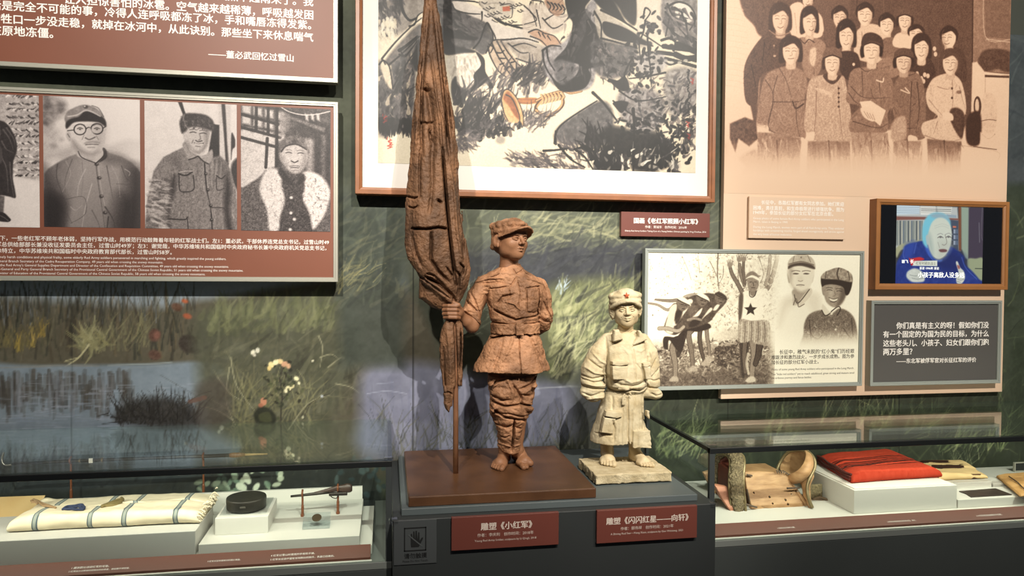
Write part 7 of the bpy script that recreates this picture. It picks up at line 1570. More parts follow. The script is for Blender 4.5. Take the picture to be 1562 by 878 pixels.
c.strokes(80, [(740, 560), (850, 520), (850, 760), (780, 800)], GRY + INKC, (20, 60), (2, 6), (-70, 30), .6, (.4, .8), 29); c.dot(755, 825, 20, 22, (170, 166, 162), 5, .6)
for k in range(13): y = 345 + k * 18; c.line([(812 + (k % 2) * 4, y), (820 - (k % 3) * 5, y + 7), (808 + (k % 4) * 4, y + 14)], 1.8, (34, 32, 34), .9)
for x, y in ((835, 400), (813, 615), (818, 675)):
    for k in range(5): c.line([(x - 10 + (k * 7) % 20, y - 12 + k * 6), (x + 6 - (k * 5) % 12, y - 6 + k * 6)], 1.4, (170, 70, 60), .75)
c.grain(6, 1.6, 3); c.im = np.interp(c.im, [0, 60, 130, 195, 255], [0, 18, 76, 178, 255])
o = link_mesh('painting_sheet', c.mesh('painting_sheet'), PRINT, INK); o['label'] = 'ink painting of grass, hands and a bugle on pale paper'
# ------------------------------------------------------------------ sepia group photograph printed on the pink board
YG = YK - 0.0012
c = Canvas(YG, KQ[0] + .001, KQ[1] - .001, atY([(1320, 300)], YG)[0][2], 3.31, 320, 150)
c.im[:] = 92
c.view(1100, 0, 3.027)
HI = 226
# courtyard wall at left, dark doorway, carved door and stone drum at right
c.grad([(0, -130), (75, -130), (110, 70), (150, 110), (190, 160), (170, 460), (130, 640), (0, 640)], 214, 224, (0, 0), (0, 600), 5); c.fill([(60, -130), (330, -130), (330, 160), (190, 170), (150, 115), (110, 70), (85, 0)], 84, 4, True, 1, 14, 4)
for k in range(15): c.line([(16, 30 + k * 26), (70, 36 + k * 26), (130 - abs(k - 7) * 4, 46 + k * 26)], .9, 176, .7, .9)
for k in range(30): x, y = 24 + (k * 37) % 100, 36 + (k // 2) * 26; c.line([(x, y), (x, y + 24)], .8, 184, .6)
c.fill([(0, 560), (700, 560), (1360, 560), (1360, 900), (0, 900)], HI, 30, False, .9); c.fill([(10, 440), (140, 440), (150, 640), (0, 660)], 216, 8, False, .9)
c.view(1310, 0, 3.027)
c.fill([(-40, -120), (530, -120), (520, 540), (480, 600), (-40, 600)], 80, 4, False, .8, 10, 6); c.line([(-6, -120), (-10, 60)], 1.4, 60); c.line([(110, -120), (116, 60)], 1, 104)
c.fill([(528, -120), (720, -120), (720, 340), (600, 330), (560, 320), (540, 280), (524, 300)], 128, 2, False, 1, 16, 4); c.fill([(580, -120), (700, -120), (700, 180), (584, 170)], 108, 2, False, 1, 12, 5); c.line([(580, -120), (584, 168), (700, 182)], 1.4, 180, .8); c.line([(590, 180), (700, 195)], 1.6, 180, .8); c.fill([(584, 230), (700, 240), (700, 330), (640, 320), (600, 330), (570, 334), (545, 300)], 74, 4, True, .95, 14, 4); c.line([(527, -120), (524, 300), (516, 550)], 2.4, 60)
c.fill([(524, 290), (545, 285), (580, 330), (700, 350), (700, 700), (520, 690), (518, 540)], 208, 3, False, 1, 10, 6); c.fill([(582, 345), (695, 350), (695, 360), (582, 356)], 70, 1.4, False); c.line([(580, 336), (695, 345)], 1.5, 230); c.line([(584, 360), (582, 560)], 1.0, 150)
c.fill([(575, 440), (610, 430), (632, 460), (638, 560), (620, 614), (580, 610), (560, 560)], 190, 2, True, 1, 12, 4); t = np.linspace(0, 2 * math.pi, 20); c.fill(np.stack([548 + 18 * np.cos(t), 490 + 46 * np.sin(t)], 1), 66, 1.5); c.fill(np.stack([546 + 9 * np.cos(t), 488 + 32 * np.sin(t)], 1), 190, 1.5); c.line([(560, 560), (600, 552), (634, 556)], 1.2, 90); c.fill([(500, 540), (560, 520), (560, 660), (500, 660)], 50, 4, True); c.line([(570, 620), (600, 640), (628, 620)], 1.6, 80); c.line([(530, 676), (636, 690)], 1.6, 70); c.line([(480, 672), (640, 700), (642, 740)], 1.0, 150); c.fill([(560, 610), (636, 620), (630, 685), (560, 676)], 206, 3, False, .8)
c.view(1100, 0, 3.027)
# the women: face centre, face radius, tone of dress, hair or cap, shoulders
def face(x, y, rx, ry, tilt=0.0, v=222, hair='bob', hv=46, smile=True, turn=0.0):
    S = ry / 46.0
    if hair == 'bob': c.fill([(x - rx * 1.35, y + ry * .9), (x - rx * 1.5, y), (x - rx * 1.2, y - ry * 1.05), (x, y - ry * 1.5), (x + rx * 1.2, y - ry * 1.05), (x + rx * 1.5, y), (x + rx * 1.3, y + ry * .8), (x, y + ry * .6)], hv, 2.5)
    if hair == 'tied': c.fill([(x - rx * 1.15, y + ry * .1), (x - rx * 1.2, y - ry * .8), (x, y - ry * 1.4), (x + rx * 1.2, y - ry * .8), (x + rx * 1.15, y + ry * .2), (x, y)], hv, 2.5)
    if hair == 'cap': c.fill([(x - rx * 1.3, y + ry * .5), (x - rx * 1.35, y - ry * .5), (x, y - ry * .8), (x + rx * 1.35, y - ry * .5), (x + rx * 1.25, y + ry * .4), (x, y)], hv, 2.5)
    c.fill([(x - rx * .45, y + ry * .6), (x + rx * .45, y + ry * .6), (x + rx * .55, y + ry * 1.35), (x - rx * .55, y + ry * 1.35)], v - 36, 2.5)
    c.fill([(x - rx, y - ry * .25), (x - rx * .75, y - ry * .85), (x, y - ry), (x + rx * .75, y - ry * .85), (x + rx, y - ry * .2), (x + rx * .85, y + ry * .45), (x + rx * .35, y + ry * .95), (x - rx * .3, y + ry * .95), (x - rx * .85, y + ry * .45)], v, 2)
    sd = 1 if turn >= 0 else -1
    c.fill([(x + sd * rx * .95, y - ry * .5), (x + sd * rx * .95, y + ry * .4), (x + sd * rx * .3, y + ry), (x + sd * rx * .5, y + ry * .2)], v - 62, 4, True, .7)
    ox = turn * rx * .3
    for k in (-1, 1):
        ex = x + ox + k * rx * .42
        c.line([(ex - rx * .24, y - ry * .13), (ex, y - ry * .16), (ex + rx * .24, y - ry * .12)], 1.0, 70, .8); c.line([(ex - rx * .28, y - ry * .36), (ex, y - ry * .42), (ex + rx * .28, y - ry * .34)], 1.0, 110, .8)
    c.line([(x + ox + rx * .1, y - ry * .05), (x + ox + rx * .16, y + ry * .22), (x + ox - rx * .14, y + ry * .26)], 1.1, 130, .85)
    c.line([(x + ox - rx * .34, y + ry * .50), (x + ox, y + ry * (.60 if smile else .52)), (x + ox + rx * .36, y + ry * .48)], 1.3, 96, .8)
    if hair == 'cap': c.fill([(x - rx * 1.25, y - ry * .55), (x - rx * 1.1, y - ry * 1.2), (x, y - ry * 1.55), (x + rx * 1.15, y - ry * 1.2), (x + rx * 1.3, y - ry * .5), (x, y - ry * .78)], hv + 42, 2, True, 1, 10, 3); c.line([(x - rx * 1.25, y - ry * .5), (x, y - ry * .78), (x + rx * 1.3, y - ry * .48)], 2.2, 50)
    if hair != 'cap': c.fill([(x - rx * .95, y - ry * .45), (x - rx * .6, y - ry * 1.02), (x + rx * .1, y - ry * 1.1), (x + rx * .8, y - ry * .9), (x + rx * .98, y - ry * .35), (x + rx * .3, y - ry * .78)], hv, 2.2)
def cloth(pts, v, folds=(), tex=14, n=0, seed=0):
    c.fill(pts, v, 2.2, True, 1, tex, 2)
    if n: c.strokes(n, pts, [v - 34, v + 30, v - 18, v + 16], (14, 50), (1.0, 3.2), (95, 32), .4, (.25, .55), seed)
    for a in folds: c.line(a, 1.8, max(v - 58, 28), .8, .7)
# back row
face(400, 0, 24, 38, 0, 216, 'tied'); cloth([(318, 30), (360, 10), (400, 40), (450, 60), (470, 100), (460, 170), (330, 175), (316, 90)], 214, [((380, 30), (374, 150)), ((340, 60), (350, 160))], 8)
face(548, 85, 30, 44, 0, 200, 'tied'); cloth([(470, 150), (520, 130), (580, 130), (600, 250), (480, 260)], 92, (), 12)
cloth([(620, 170), (640, 130), (700, 110), (760, 150), (760, 280), (625, 270)], 190, [((650, 150), (655, 260))], 10); face(664, 72, 33, 46, 0, 222, 'tied')
face(765, 118, 30, 44, 0, 224, 'tied'); cloth([(735, 200), (770, 172), (830, 190), (860, 260), (740, 270)], 110, (), 14)
cloth([(800, 170), (830, 150), (890, 160), (900, 220), (800, 215)], 208, (), 10); face(848, 100, 28, 42, 0, 216, 'cap')
face(900, 160, 30, 36, 0, 216, 'tied'); 
cloth([(1020, 240), (1060, 215), (1120, 240), (1135, 330), (1120, 380), (1020, 330)], 70, (), 12); face(1052, 178, 32, 44, 0, 214, 'tied', turn=-1)
# second row
cloth([(120, 270), (180, 180), (240, 140), (320, 150), (330, 290), (240, 320), (180, 360), (165, 480), (115, 470), (104, 350)], 76, [((140, 300), (160, 400)), ((200, 200), (190, 300))], 12, 40, 3); face(274, 95, 36, 58, 0, 206, 'bob', 58); c.dot(247, 258, 6, 5, 170, 1.5); c.dot(244, 210, 4, 4, 150, 1.5); c.line([(222, 140), (265, 165), (318, 150)], 1.8, 130)
cloth([(345, 190), (400, 170), (470, 190), (482, 240), (450, 340), (400, 360), (370, 290)], 134, (), 14, 20, 4); face(408, 108, 30, 56, 0, 216, 'bob', 44, turn=1); c.fill([(412, 230), (438, 225), (432, 300), (410, 290)], 196, 3, True, .9, 20, 2); c.line([(365, 180), (385, 200), (405, 182), (430, 195)], 1.8, 70)
face(578, 172, 32, 58, 0, 220, 'bob', 40); cloth([(530, 260), (570, 235), (630, 250), (640, 330), (590, 370), (550, 330)], 58, (), 10); c.dot(612, 297, 6, 7, 210, 1.5)
cloth([(870, 270), (905, 250), (960, 265), (990, 330), (980, 400), (890, 390)], 62, (), 14); face(925, 228, 32, 52, 0, 222, 'bob', 48); 
for x, y in ((985, 225), (990, 250), (905, 340), (940, 345), (925, 362), (955, 350), (935, 375)): c.dot(x, y, 8, 11, 206, 1.5, .9)
cloth([(720, 300), (770, 262), (815, 280), (826, 340), (760, 360)], 128, (), 14, 14, 6)
# front row
cloth([(165, 560), (180, 440), (205, 350), (250, 320), (310, 305), (380, 330), (400, 400), (385, 460), (392, 640), (370, 632), (230, 610), (220, 580)], 132, [((265, 310), (300, 370), (325, 450)), ((235, 470), (340, 470), (385, 460)), ((345, 480), (350, 570), (362, 630)), ((240, 480), (225, 600), (370, 632)), ((205, 370), (240, 440), (220, 570)), ((260, 350), (240, 430), (246, 480))], 20, 110, 8); c.line([(330, 468), (345, 500), (380, 480)], 2.6, 70)
face(322, 243, 37, 54, 0, 222, 'bob', 50, False)
cloth([(385, 600), (392, 470), (410, 370), (470, 345), (540, 350), (575, 380), (598, 650), (430, 645), (430, 610)], 168, [((478, 345), (490, 372), (512, 380)), ((545, 350), (540, 372), (515, 382)), ((440, 400), (438, 520), (430, 610)), ((540, 400), (545, 490), (560, 640))], 24, 120, 9)
for y in (408, 430, 450, 470, 492): c.dot(543, y, 5, 5, 70, 1.4)
c.fill([(470, 350), (490, 340), (515, 372), (545, 345), (553, 355), (520, 388), (490, 378)], 70, 1.5); c.fill([(440, 405), (505, 425), (500, 438), (445, 420)], 190, 2, True, .9, 20, 2); face(513, 296, 33, 52, 0, 224, 'cap', 60)
cloth([(580, 470), (585, 400), (600, 330), (650, 310), (720, 315), (780, 350), (805, 470), (770, 520), (770, 600), (720, 615), (600, 610), (600, 540), (640, 490)], 122, [((650, 330), (655, 440)), ((600, 400), (660, 450), (780, 450)), ((640, 310), (670, 330), (700, 320)), ((730, 370), (735, 440)), ((590, 430), (620, 470), (660, 490)), ((610, 560), (720, 590), (770, 570))], 18, 110, 10)
c.fill([(640, 470), (690, 465), (760, 510), (735, 580), (660, 520)], 224, 2, False); c.fill([(645, 500), (690, 500), (716, 540), (700, 560), (660, 540)], 214, 2); [c.line([(660 + k * 13, 515 + k * 4), (680 + k * 10, 545 + k * 3)], 1.1, 110, .8) for k in range(4)]; c.line([(718, 370), (745, 378), (750, 362)], 2.2, 206); face(695, 240, 36, 55, 0, 222, 'cap', 32, False); c.fill([(648, 200), (660, 160), (700, 150), (742, 175), (750, 225), (735, 200), (690, 188), (655, 215)], 58, 2)
cloth([(790, 480), (800, 390), (830, 345), (880, 330), (925, 360), (945, 470), (942, 610), (935, 640), (880, 650), (790, 640), (800, 560)], 112, [((880, 380), (875, 480), (870, 600)), ((840, 350), (880, 345), (900, 335)), ((905, 380), (915, 500), (900, 610)), ((800, 560), (840, 590), (900, 590))], 16, 110, 11); c.fill([(795, 560), (850, 540), (850, 640), (780, 640)], 176, 4, True, .8, 24, 3); c.line([(830, 415), (870, 430), (850, 405)], 2, 190); c.fill([(866, 625), (905, 635), (900, 675), (868, 665)], 216, 2); face(843, 292, 34, 46, 0, 196, 'cap', 40, True)
cloth([(945, 440), (965, 380), (1000, 350), (1060, 340), (1110, 380), (1132, 500), (1110, 570), (1115, 650), (1040, 665), (940, 630), (930, 570), (1000, 540), (960, 500)], 190, [((1000, 400), (1040, 412), (1056, 408)), ((1066, 360), (1070, 470), (1060, 520)), ((960, 460), (1000, 510), (1030, 540)), ((1100, 400), (1120, 480)), ((940, 625), (1040, 655), (1110, 640)), ((1000, 560), (980, 620))], 16, 90, 12)
for y in (408, 452): c.dot(1066, y, 5, 6, 70, 1.4)
c.fill([(1060, 505), (1100, 500), (1125, 540), (1110, 640), (1060, 560)], 60, 3, True, .9, 16, 3); c.fill([(1025, 520), (1065, 525), (1070, 555), (1030, 550)], 214, 2); c.dot(1098, 425, 12, 8, 90, 2, .8); face(1058, 296, 34, 50, 0, 210, 'bob', 76)
# hands with papers, trousers, shadows on the ground
c.fill([(170, 590), (215, 600), (215, 640), (180, 645)], 214, 2); c.fill([(180, 640), (222, 635), (238, 700), (204, 710)], 234, 1.5, False); c.fill([(370, 680), (395, 630), (430, 610), (425, 650), (402, 716), (376, 714)], 218, 2)
for pts, v, s in (([(170, 610), (230, 612), (368, 634), (360, 900), (160, 900)], 132, 13), ([(400, 650), (596, 652), (600, 900), (390, 900)], 128, 14), ([(600, 612), (770, 612), (790, 900), (610, 900)], 150, 15), ([(795, 650), (930, 650), (925, 900), (790, 900)], 140, 16), ([(950, 640), (1110, 655), (1100, 900), (960, 900)], 110, 17)):
    c.fill(pts, v, 3, False, 1, 16, 3); c.strokes(70, pts, [v - 46, v + 44, v - 24, v + 60], (30, 90), (1.6, 5), (88, 16), .3, (.3, .6), s)
    m = np.array(pts).mean(0); c.line([(m[0], 650), (m[0] + 4, 760), (m[0] - 4, 900)], 3.0, v - 50, .7)
c.fill([(40, 570), (110, 540), (160, 560), (170, 640), (130, 676), (80, 640), (66, 705), (40, 640)], 82, 3, False, 1, 30, 4); c.fill([(85, 730), (160, 690), (170, 780), (90, 815), (110, 770)], 130, 6, True, .8, 20, 4); c.fill([(130, 440), (165, 470), (160, 580), (150, 560)], 80, 3, True)
c.grain(16, 1.5, 9)
c.fade(238, (1320, 640), (1320, 830)); 
TONE_SEPIA = [(28, 17, 12), (72, 48, 37), (138, 104, 84), (200, 168, 142), (215, 187, 161)]
c.im[(c.im.mean(2) > 236)] = 238
o = link_mesh('group_print', c.mesh('group_print', TONE_SEPIA), PRINT, PINK); o['label'] = 'sepia group photograph fading out at its foot'
# ------------------------------------------------------------------ sepia photograph of young soldiers
YN = YC + 0.0128
c = Canvas(YN, CQ[0] + .021, CQ[1] - .021, CQ[2] + .021, CQ[3] - .021, 420, 240)
TONE_Y = [(34, 26, 22), (92, 80, 68), (150, 138, 120), (206, 198, 176), (240, 238, 218)]
c.view(980, 375, 3.9)
rng = np.random.RandomState(4)
# trees and light
c.fill([(340, 180), (420, 60), (560, 40), (760, 40), (900, 60), (860, 300), (720, 540), (400, 520), (330, 300)], 196, 30, True, .7, 50, 4)
for i in range(560):
    x, y = (rng.uniform(20, 330), rng.uniform(60, 420)) if i % 3 == 0 else (rng.uniform(300, 760), rng.uniform(40, 500))
    if i % 3 == 0 and (x > 150 and y > 260): continue
    c.dot(x, y, rng.uniform(2, 7), rng.uniform(1.5, 4), rng.choice([70, 110, 150, 180, 236]), 1.3, rng.uniform(.4, .85), rng.rand() * 3)
for a, w in ((((450, 40), (446, 160), (455, 260), (460, 300)), 6), (((400, 90), (430, 150), (450, 200)), 3), (((482, 120), (478, 180), (458, 220)), 3), (((235, 60), (270, 140), (290, 200)), 1.6), (((330, 60), (340, 160)), 1.6), (((575, 60), (570, 200), (600, 260)), 4), (((690, 60), (720, 160), (700, 220)), 3)): c.line(a, w / 2.4, 96, .85, .8)
c.strokes(420, [(300, 200), (420, 60), (720, 50), (760, 500), (420, 520)], [110, 150, 180, 214, 90], (6, 20), (1, 3), (-60, 80), .8, (.3, .65), 14); c.strokes(140, [(20, 120), (260, 60), (260, 250), (20, 300)], [130, 170, 200], (5, 16), (1, 2.4), (-60, 80), .8, (.3, .6), 15)
# ground
c.fill([(20, 600), (200, 580), (400, 540), (560, 500), (760, 520), (760, 860), (20, 860)], 120, 16, True, .95, 60, 2); c.fill([(380, 520), (560, 500), (570, 560), (400, 590)], 196, 20, True, .8)
c.strokes(900, [(20, 610), (400, 560), (740, 540), (760, 850), (20, 850)], [40, 60, 90, 150, 200, 220], (8, 26), (1.2, 3.6), (5, 50), .6, (.4, .8), 2); c.fill([(60, 600), (20, 640), (20, 580), (300, 560)], 214, 16, True, .5)
c.fill([(60, 760), (300, 740), (740, 720), (740, 850), (20, 850)], 60, 24, True, .55, 30, 3)
c.strokes(200, [(430, 600), (560, 580), (570, 700), (430, 720)], [40, 50, 130, 70], (10, 30), (1.5, 4), (10, 40), .6, (.5, .8), 3)
# a limb and body helper
def limb(p, w0, w1, v): c.line(p, w0 / 3.9, max(v - 60, 20), 1, w1 / 3.9 + .2); c.line(p, w0 / 3.9 * .8, v, 1, w1 / 3.9 * .8)
# three bending boys
limb([(380, 470), (385, 540), (395, 600), (400, 665)], 30, 18, 120); limb([(350, 460), (340, 540), (350, 620), (370, 690)], 34, 20, 76)
limb([(290, 500), (275, 530), (290, 620), (300, 720)], 44, 24, 110); limb([(250, 520), (230, 600), (210, 650)], 34, 24, 60); limb([(205, 560), (180, 610), (195, 700), (195, 780)], 52, 28, 124)
for x, y in ((190, 788), (302, 728), (378, 694), (398, 668)): c.fill([(x - 30, y + 14), (x - 10, y - 14), (x + 16, y - 12), (x + 26, y + 8), (x + 14, y + 18)], 150, 2, True, 1, 16, 2)
c.fill([(130, 540), (200, 540), (240, 500), (300, 470), (380, 460), (405, 470), (400, 490), (330, 510), (262, 510), (240, 600), (215, 630), (160, 560), (150, 615), (125, 600)], 40, 2, True, 1, 10, 3)
limb([(190, 350), (150, 380), (90, 350), (20, 338)], 22, 10, 136); limb([(260, 310), (180, 325), (110, 322), (78, 318)], 26, 10, 120); limb([(340, 290), (290, 290), (250, 302)], 18, 14, 150)
c.fill([(180, 350), (260, 310), (320, 290), (400, 280), (470, 300), (500, 330), (440, 400), (400, 450), (330, 480), (250, 500), (190, 530), (130, 500), (140, 440), (165, 390)], 74, 2, True, 1, 24, 3)
c.fill([(170, 360), (205, 350), (190, 440), (180, 520), (135, 500), (150, 420)], 190, 2, True); c.fill([(270, 320), (300, 330), (250, 400), (200, 470), (180, 460), (230, 400)], 206, 2, True); c.fill([(340, 380), (356, 370), (345, 400), (310, 440), (280, 440)], 214, 2, True); c.fill([(400, 370), (415, 380), (370, 420), (350, 440)], 200, 2, True); c.fill([(440, 350), (460, 350), (440, 380), (420, 380)], 206, 2)
c.fill([(200, 390), (240, 380), (220, 450), (195, 460)], 40, 3, True, .9); c.fill([(280, 340), (330, 370), (300, 420), (270, 400)], 96, 3, True, .9, 30, 2); c.fill([(300, 430), (350, 420), (330, 470), (280, 480)], 40, 3, True, .9)
limb([(100, 490), (150, 490), (210, 505), (245, 480)], 26, 22, 150); limb([(270, 440), (310, 430), (350, 440)], 20, 16, 130)
for x, y, r in ((240, 345, 36), (355, 320, 34), (463, 312, 32)):
    c.fill([(x - r, y - r * .6), (x, y - r), (x + r * .9, y - r * .4), (x + r * .9, y + r * .5), (x, y + r * 1.2), (x - r * .8, y + r * .6)], 104, 2, True, 1, 14, 2)
    c.fill([(x - r * 1.0, y - r * .9), (x - r * .2, y - r * 1.25), (x + r * 1.0, y - r * .5), (x + r * 1.3, y + r * .3), (x + r * .6, y - r * .1), (x - r * .4, y - r * .6)], 214 if r != 32 else 60, 2); c.line([(x - r * .9, y - r * .8), (x - r * .1, y - r * .3), (x + r * 1.1, y + r * .2)], 1.4, 40)
    c.line([(x - r * .3, y + r * .05), (x + r * .1, y + r * .1)], 1.2, 40); c.line([(x + r * .35, y + r * .2), (x + r * .65, y + r * .28)], 1.2, 40); c.line([(x - r * .1, y + r * .75), (x + r * .3, y + r * .8)], 1.3, 44)
# standing boy with raised arms and star vest
limb([(600, 290), (570, 230), (535, 170), (522, 130)], 30, 22, 110); limb([(606, 230), (585, 170), (578, 110)], 24, 20, 120); limb([(610, 220), (600, 150), (602, 90)], 20, 18, 104); limb([(720, 280), (760, 220), (785, 140), (800, 80)], 34, 26, 120); limb([(735, 230), (752, 150), (760, 60)], 26, 20, 150)
for x, y in ((520, 112), (576, 80), (602, 78), (800, 66)):
    c.dot(x, y, 15, 16, 128, 2); [c.line([(x - 10 + k * 7, y), (x - 16 + k * 10, y - 34 + abs(k - 1.5) * 5)], 1.8, 128, 1, 1.2) for k in range(4)]
c.fill([(575, 450), (600, 430), (640, 440), (630, 620), (610, 770), (590, 770), (578, 620)], 56, 3, True, 1, 16, 3)
limb([(655, 560), (665, 640), (655, 720), (650, 790)], 56, 34, 130); limb([(700, 560), (690, 640), (672, 700)], 50, 34, 70); limb([(610, 580), (605, 660), (612, 750)], 36, 26, 96); c.fill([(612, 800), (640, 776), (668, 780), (670, 806), (630, 812)], 176, 2); c.line([(628, 640), (620, 700), (632, 760)], 4, 200, .7)
c.fill([(585, 300), (620, 266), (660, 290), (700, 256), (745, 262), (760, 360), (745, 450), (640, 446), (580, 436)], 222, 2, True, 1, 8, 5); c.fill([(575, 300), (600, 290), (590, 420), (572, 440)], 80, 3)
sx, sy, sr = 643, 378, 40; c.fill([(sx + sr * (1 if k % 2 == 0 else .45) * math.sin(k * math.pi / 5), sy - sr * (1 if k % 2 == 0 else .45) * math.cos(k * math.pi / 5)) for k in range(10)], 50, 1.4, False)
c.fill([(640, 255), (674, 255), (672, 290), (654, 298), (642, 288)], 120, 1.5); c.line([(636, 268), (638, 295), (654, 304), (670, 292), (677, 268)], 1.4, 50); c.fill([(578, 440), (650, 444), (750, 448), (760, 560), (745, 590), (670, 580), (655, 560), (600, 575), (575, 560)], 150, 2, True, 1, 30, 2)
for k in range(9): c.line([(592 + k * 19, 450), (590 + k * 20, 510), (586 + k * 20, 570)], 1.5, 100 if k % 2 else 190, .8)
c.fill([(622, 195), (640, 186), (684, 190), (692, 230), (678, 262), (650, 270), (630, 255)], 130, 2, True, 1, 10, 3); c.fill([(614, 200), (618, 170), (650, 150), (682, 165), (690, 192), (650, 180), (620, 200)], 120, 2); c.fill([(614, 196), (650, 174), (690, 190), (690, 205), (650, 186)], 222, 1.5)
c.line([(638, 214), (650, 214)], 1.0, 50); c.line([(666, 214), (678, 214)], 1.0, 50); c.line([(650, 248), (668, 248)], 1.1, 60); c.line([(658, 216), (662, 236)], 1.1, 60)
# fade to blank paper
c.view(1150, 375, 3.9)
c.strokes(260, [(40, 60), (150, 60), (160, 500), (60, 560)], [150, 190, 214, 120], (8, 22), (1, 3), (-60, 60), .6, (.3, .6), 6)
a, b = c._m([(60, 300), (190, 300)]); tt = np.clip((np.arange(c.w) - a[0]) / (b[0] - a[0]), 0, 1); tt = (tt * tt * (3 - 2 * tt))[None, :, None]; c.im = c.im * (1 - tt) + 240 * tt
c.grain(12, 1.5, 4)
# two portraits
c.fill([(120, 600), (140, 480), (165, 330), (240, 290), (330, 270), (400, 300), (420, 400), (330, 600)], 226, 14, True, .9); c.fill([(165, 330), (240, 295), (250, 340), (200, 380), (150, 480)], 190, 14, True, .7); c.fill([(330, 280), (390, 300), (380, 420), (320, 340)], 198, 12, True, .7)
c.fill([(232, 260), (330, 250), (330, 300), (262, 350), (236, 310)], 150, 3); c.fill([(262, 340), (330, 252), (345, 280), (290, 350), (268, 362)], 190, 2); c.fill([(236, 285), (262, 335), (250, 352), (230, 345)], 176, 2); c.line([(240, 290), (262, 340), (330, 258)], 1.8, 84); c.line([(262, 345), (268, 362), (300, 345)], 1.5, 110); c.line([(235, 350), (250, 312), (262, 345)], 1.5, 96)
c.fill([(198, 165), (212, 168), (216, 215), (205, 215)], 160, 2); c.fill([(344, 165), (358, 168), (350, 212), (338, 215)], 176, 2)
c.fill([(208, 130), (350, 130), (350, 200), (330, 250), (300, 275), (265, 275), (230, 240), (212, 200)], 208, 2.5); c.fill([(208, 135), (235, 140), (225, 220), (245, 262), (225, 240), (210, 200)], 150, 8, True, .8); c.fill([(240, 250), (280, 268), (320, 258), (290, 280), (260, 278)], 140, 6, True, .8); c.fill([(262, 180), (288, 180), (292, 205), (262, 205)], 190, 5, True, .8)
for x in (250, 312): c.fill([(x - 19, 166), (x - 4, 160), (x + 18, 164), (x + 4, 169)], 60, 1.3, True, .9); c.line([(x - 24, 150), (x, 146), (x + 24, 150)], 1.5, 96, .7)
c.line([(264, 206), (276, 210), (290, 206)], 1.1, 110, .8); c.line([(254, 233), (277, 230), (299, 233)], 1.2, 80, .9); c.fill([(262, 234), (277, 233), (292, 235), (277, 241)], 168, 1.6, True, .8)
c.fill([(204, 130), (205, 90), (235, 60), (280, 46), (330, 58), (360, 90), (362, 132), (300, 112), (250, 112)], 170, 2, True, 1, 12, 4); c.fill([(204, 136), (215, 112), (280, 98), (345, 112), (362, 138), (290, 120), (240, 122)], 70, 2.5); c.line([(208, 108), (280, 92), (356, 112)], 1.6, 110); c.line([(240, 62), (232, 96)], 1.2, 120); c.line([(320, 56), (338, 96)], 1.2, 120); c.dot(281, 68, 5, 5, 110, 1.4)
c.fill([(295, 520), (300, 460), (330, 405), (405, 380), (460, 400), (510, 370), (570, 395), (605, 450), (618, 560), (600, 640), (290, 640)], 110, 3, True, 1, 30, 1.6); c.strokes(220, [(300, 470), (420, 390), (560, 400), (610, 560), (300, 580)], [70, 150, 96, 180], (8, 22), (1, 2.4), (80, 40), .5, (.3, .6), 7)
c.fill([(410, 345), (440, 380), (460, 400), (425, 415), (404, 380)], 200, 2); c.line([(404, 382), (425, 414), (460, 396)], 1.8, 50); c.line([(460, 390), (500, 360), (515, 375), (495, 412)], 1.8, 50); c.dot(462, 402, 7, 8, 206, 1.5); c.dot(486, 496, 6, 6, 200, 1.5)
for a in (((330, 470), (345, 530), (380, 552), (405, 530)), ((535, 490), (560, 530), (580, 548)), ((330, 440), (340, 560)), ((580, 430), (590, 540))): c.line(a, 1.8, 60, .8)
c.fill([(404, 240), (415, 240), (420, 290), (408, 285)], 130, 2); c.fill([(412, 230), (540, 235), (548, 290), (520, 345), (480, 365), (440, 345), (418, 300)], 142, 2.5, True, 1, 16, 3); c.fill([(520, 250), (550, 270), (530, 330), (490, 362), (510, 310)], 84, 7, True, .8); c.fill([(440, 260), (470, 255), (480, 300), (450, 310)], 176, 8, True, .6)
c.fill([(404, 240), (400, 185), (440, 150), (510, 130), (580, 170), (584, 230), (565, 285), (545, 290), (530, 245), (470, 228), (425, 232)], 44, 2); c.fill([(398, 185), (430, 150), (510, 130), (575, 160), (585, 190), (580, 215), (500, 200), (420, 196)], 140, 2, True, 1, 40, 3); c.line([(505, 132), (495, 165), (505, 200)], 2.4, 70); c.line([(430, 152), (425, 192)], 1.4, 80); c.line([(560, 150), (570, 200)], 1.4, 80)
for x, y in ((450, 262), (508, 268)): c.line([(x - 15, y), (x, y - 2), (x + 15, y + 2)], 1.1, 46, .85); c.line([(x - 20, y - 13), (x, y - 15), (x + 18, y - 11)], 1.2, 70, .7)
c.line([(478, 268), (484, 292), (470, 298)], 1.0, 96, .7); c.fill([(450, 310), (475, 318), (498, 312), (485, 328), (460, 326)], 220, 1.5); c.line([(446, 306), (474, 316), (502, 308)], 1.0, 70, .8); c.line([(456, 328), (474, 333), (490, 328)], 1.4, 70)
a, b = c._m([(400, 470), (400, 610)]); x0c = int(c._m([(130, 400)])[0][0]); tt = np.clip((np.arange(c.h) - a[1]) / (b[1] - a[1]), 0, 1); tt = (tt * tt * (3 - 2 * tt))[:, None, None]; c.im[:, x0c:] = c.im[:, x0c:] * (1 - tt) + 240 * tt
c.grain(6, 1.5, 5); c.im = np.interp(c.im, [0, 50, 110, 190, 240], [0, 26, 86, 188, 240])
o = link_mesh('photo_print', c.mesh('photo_print', TONE_Y), PRINT, YOUNG); o['label'] = 'sepia print of barefoot boys on the left and two portraits on the right'
ytc = YN - 0.0006
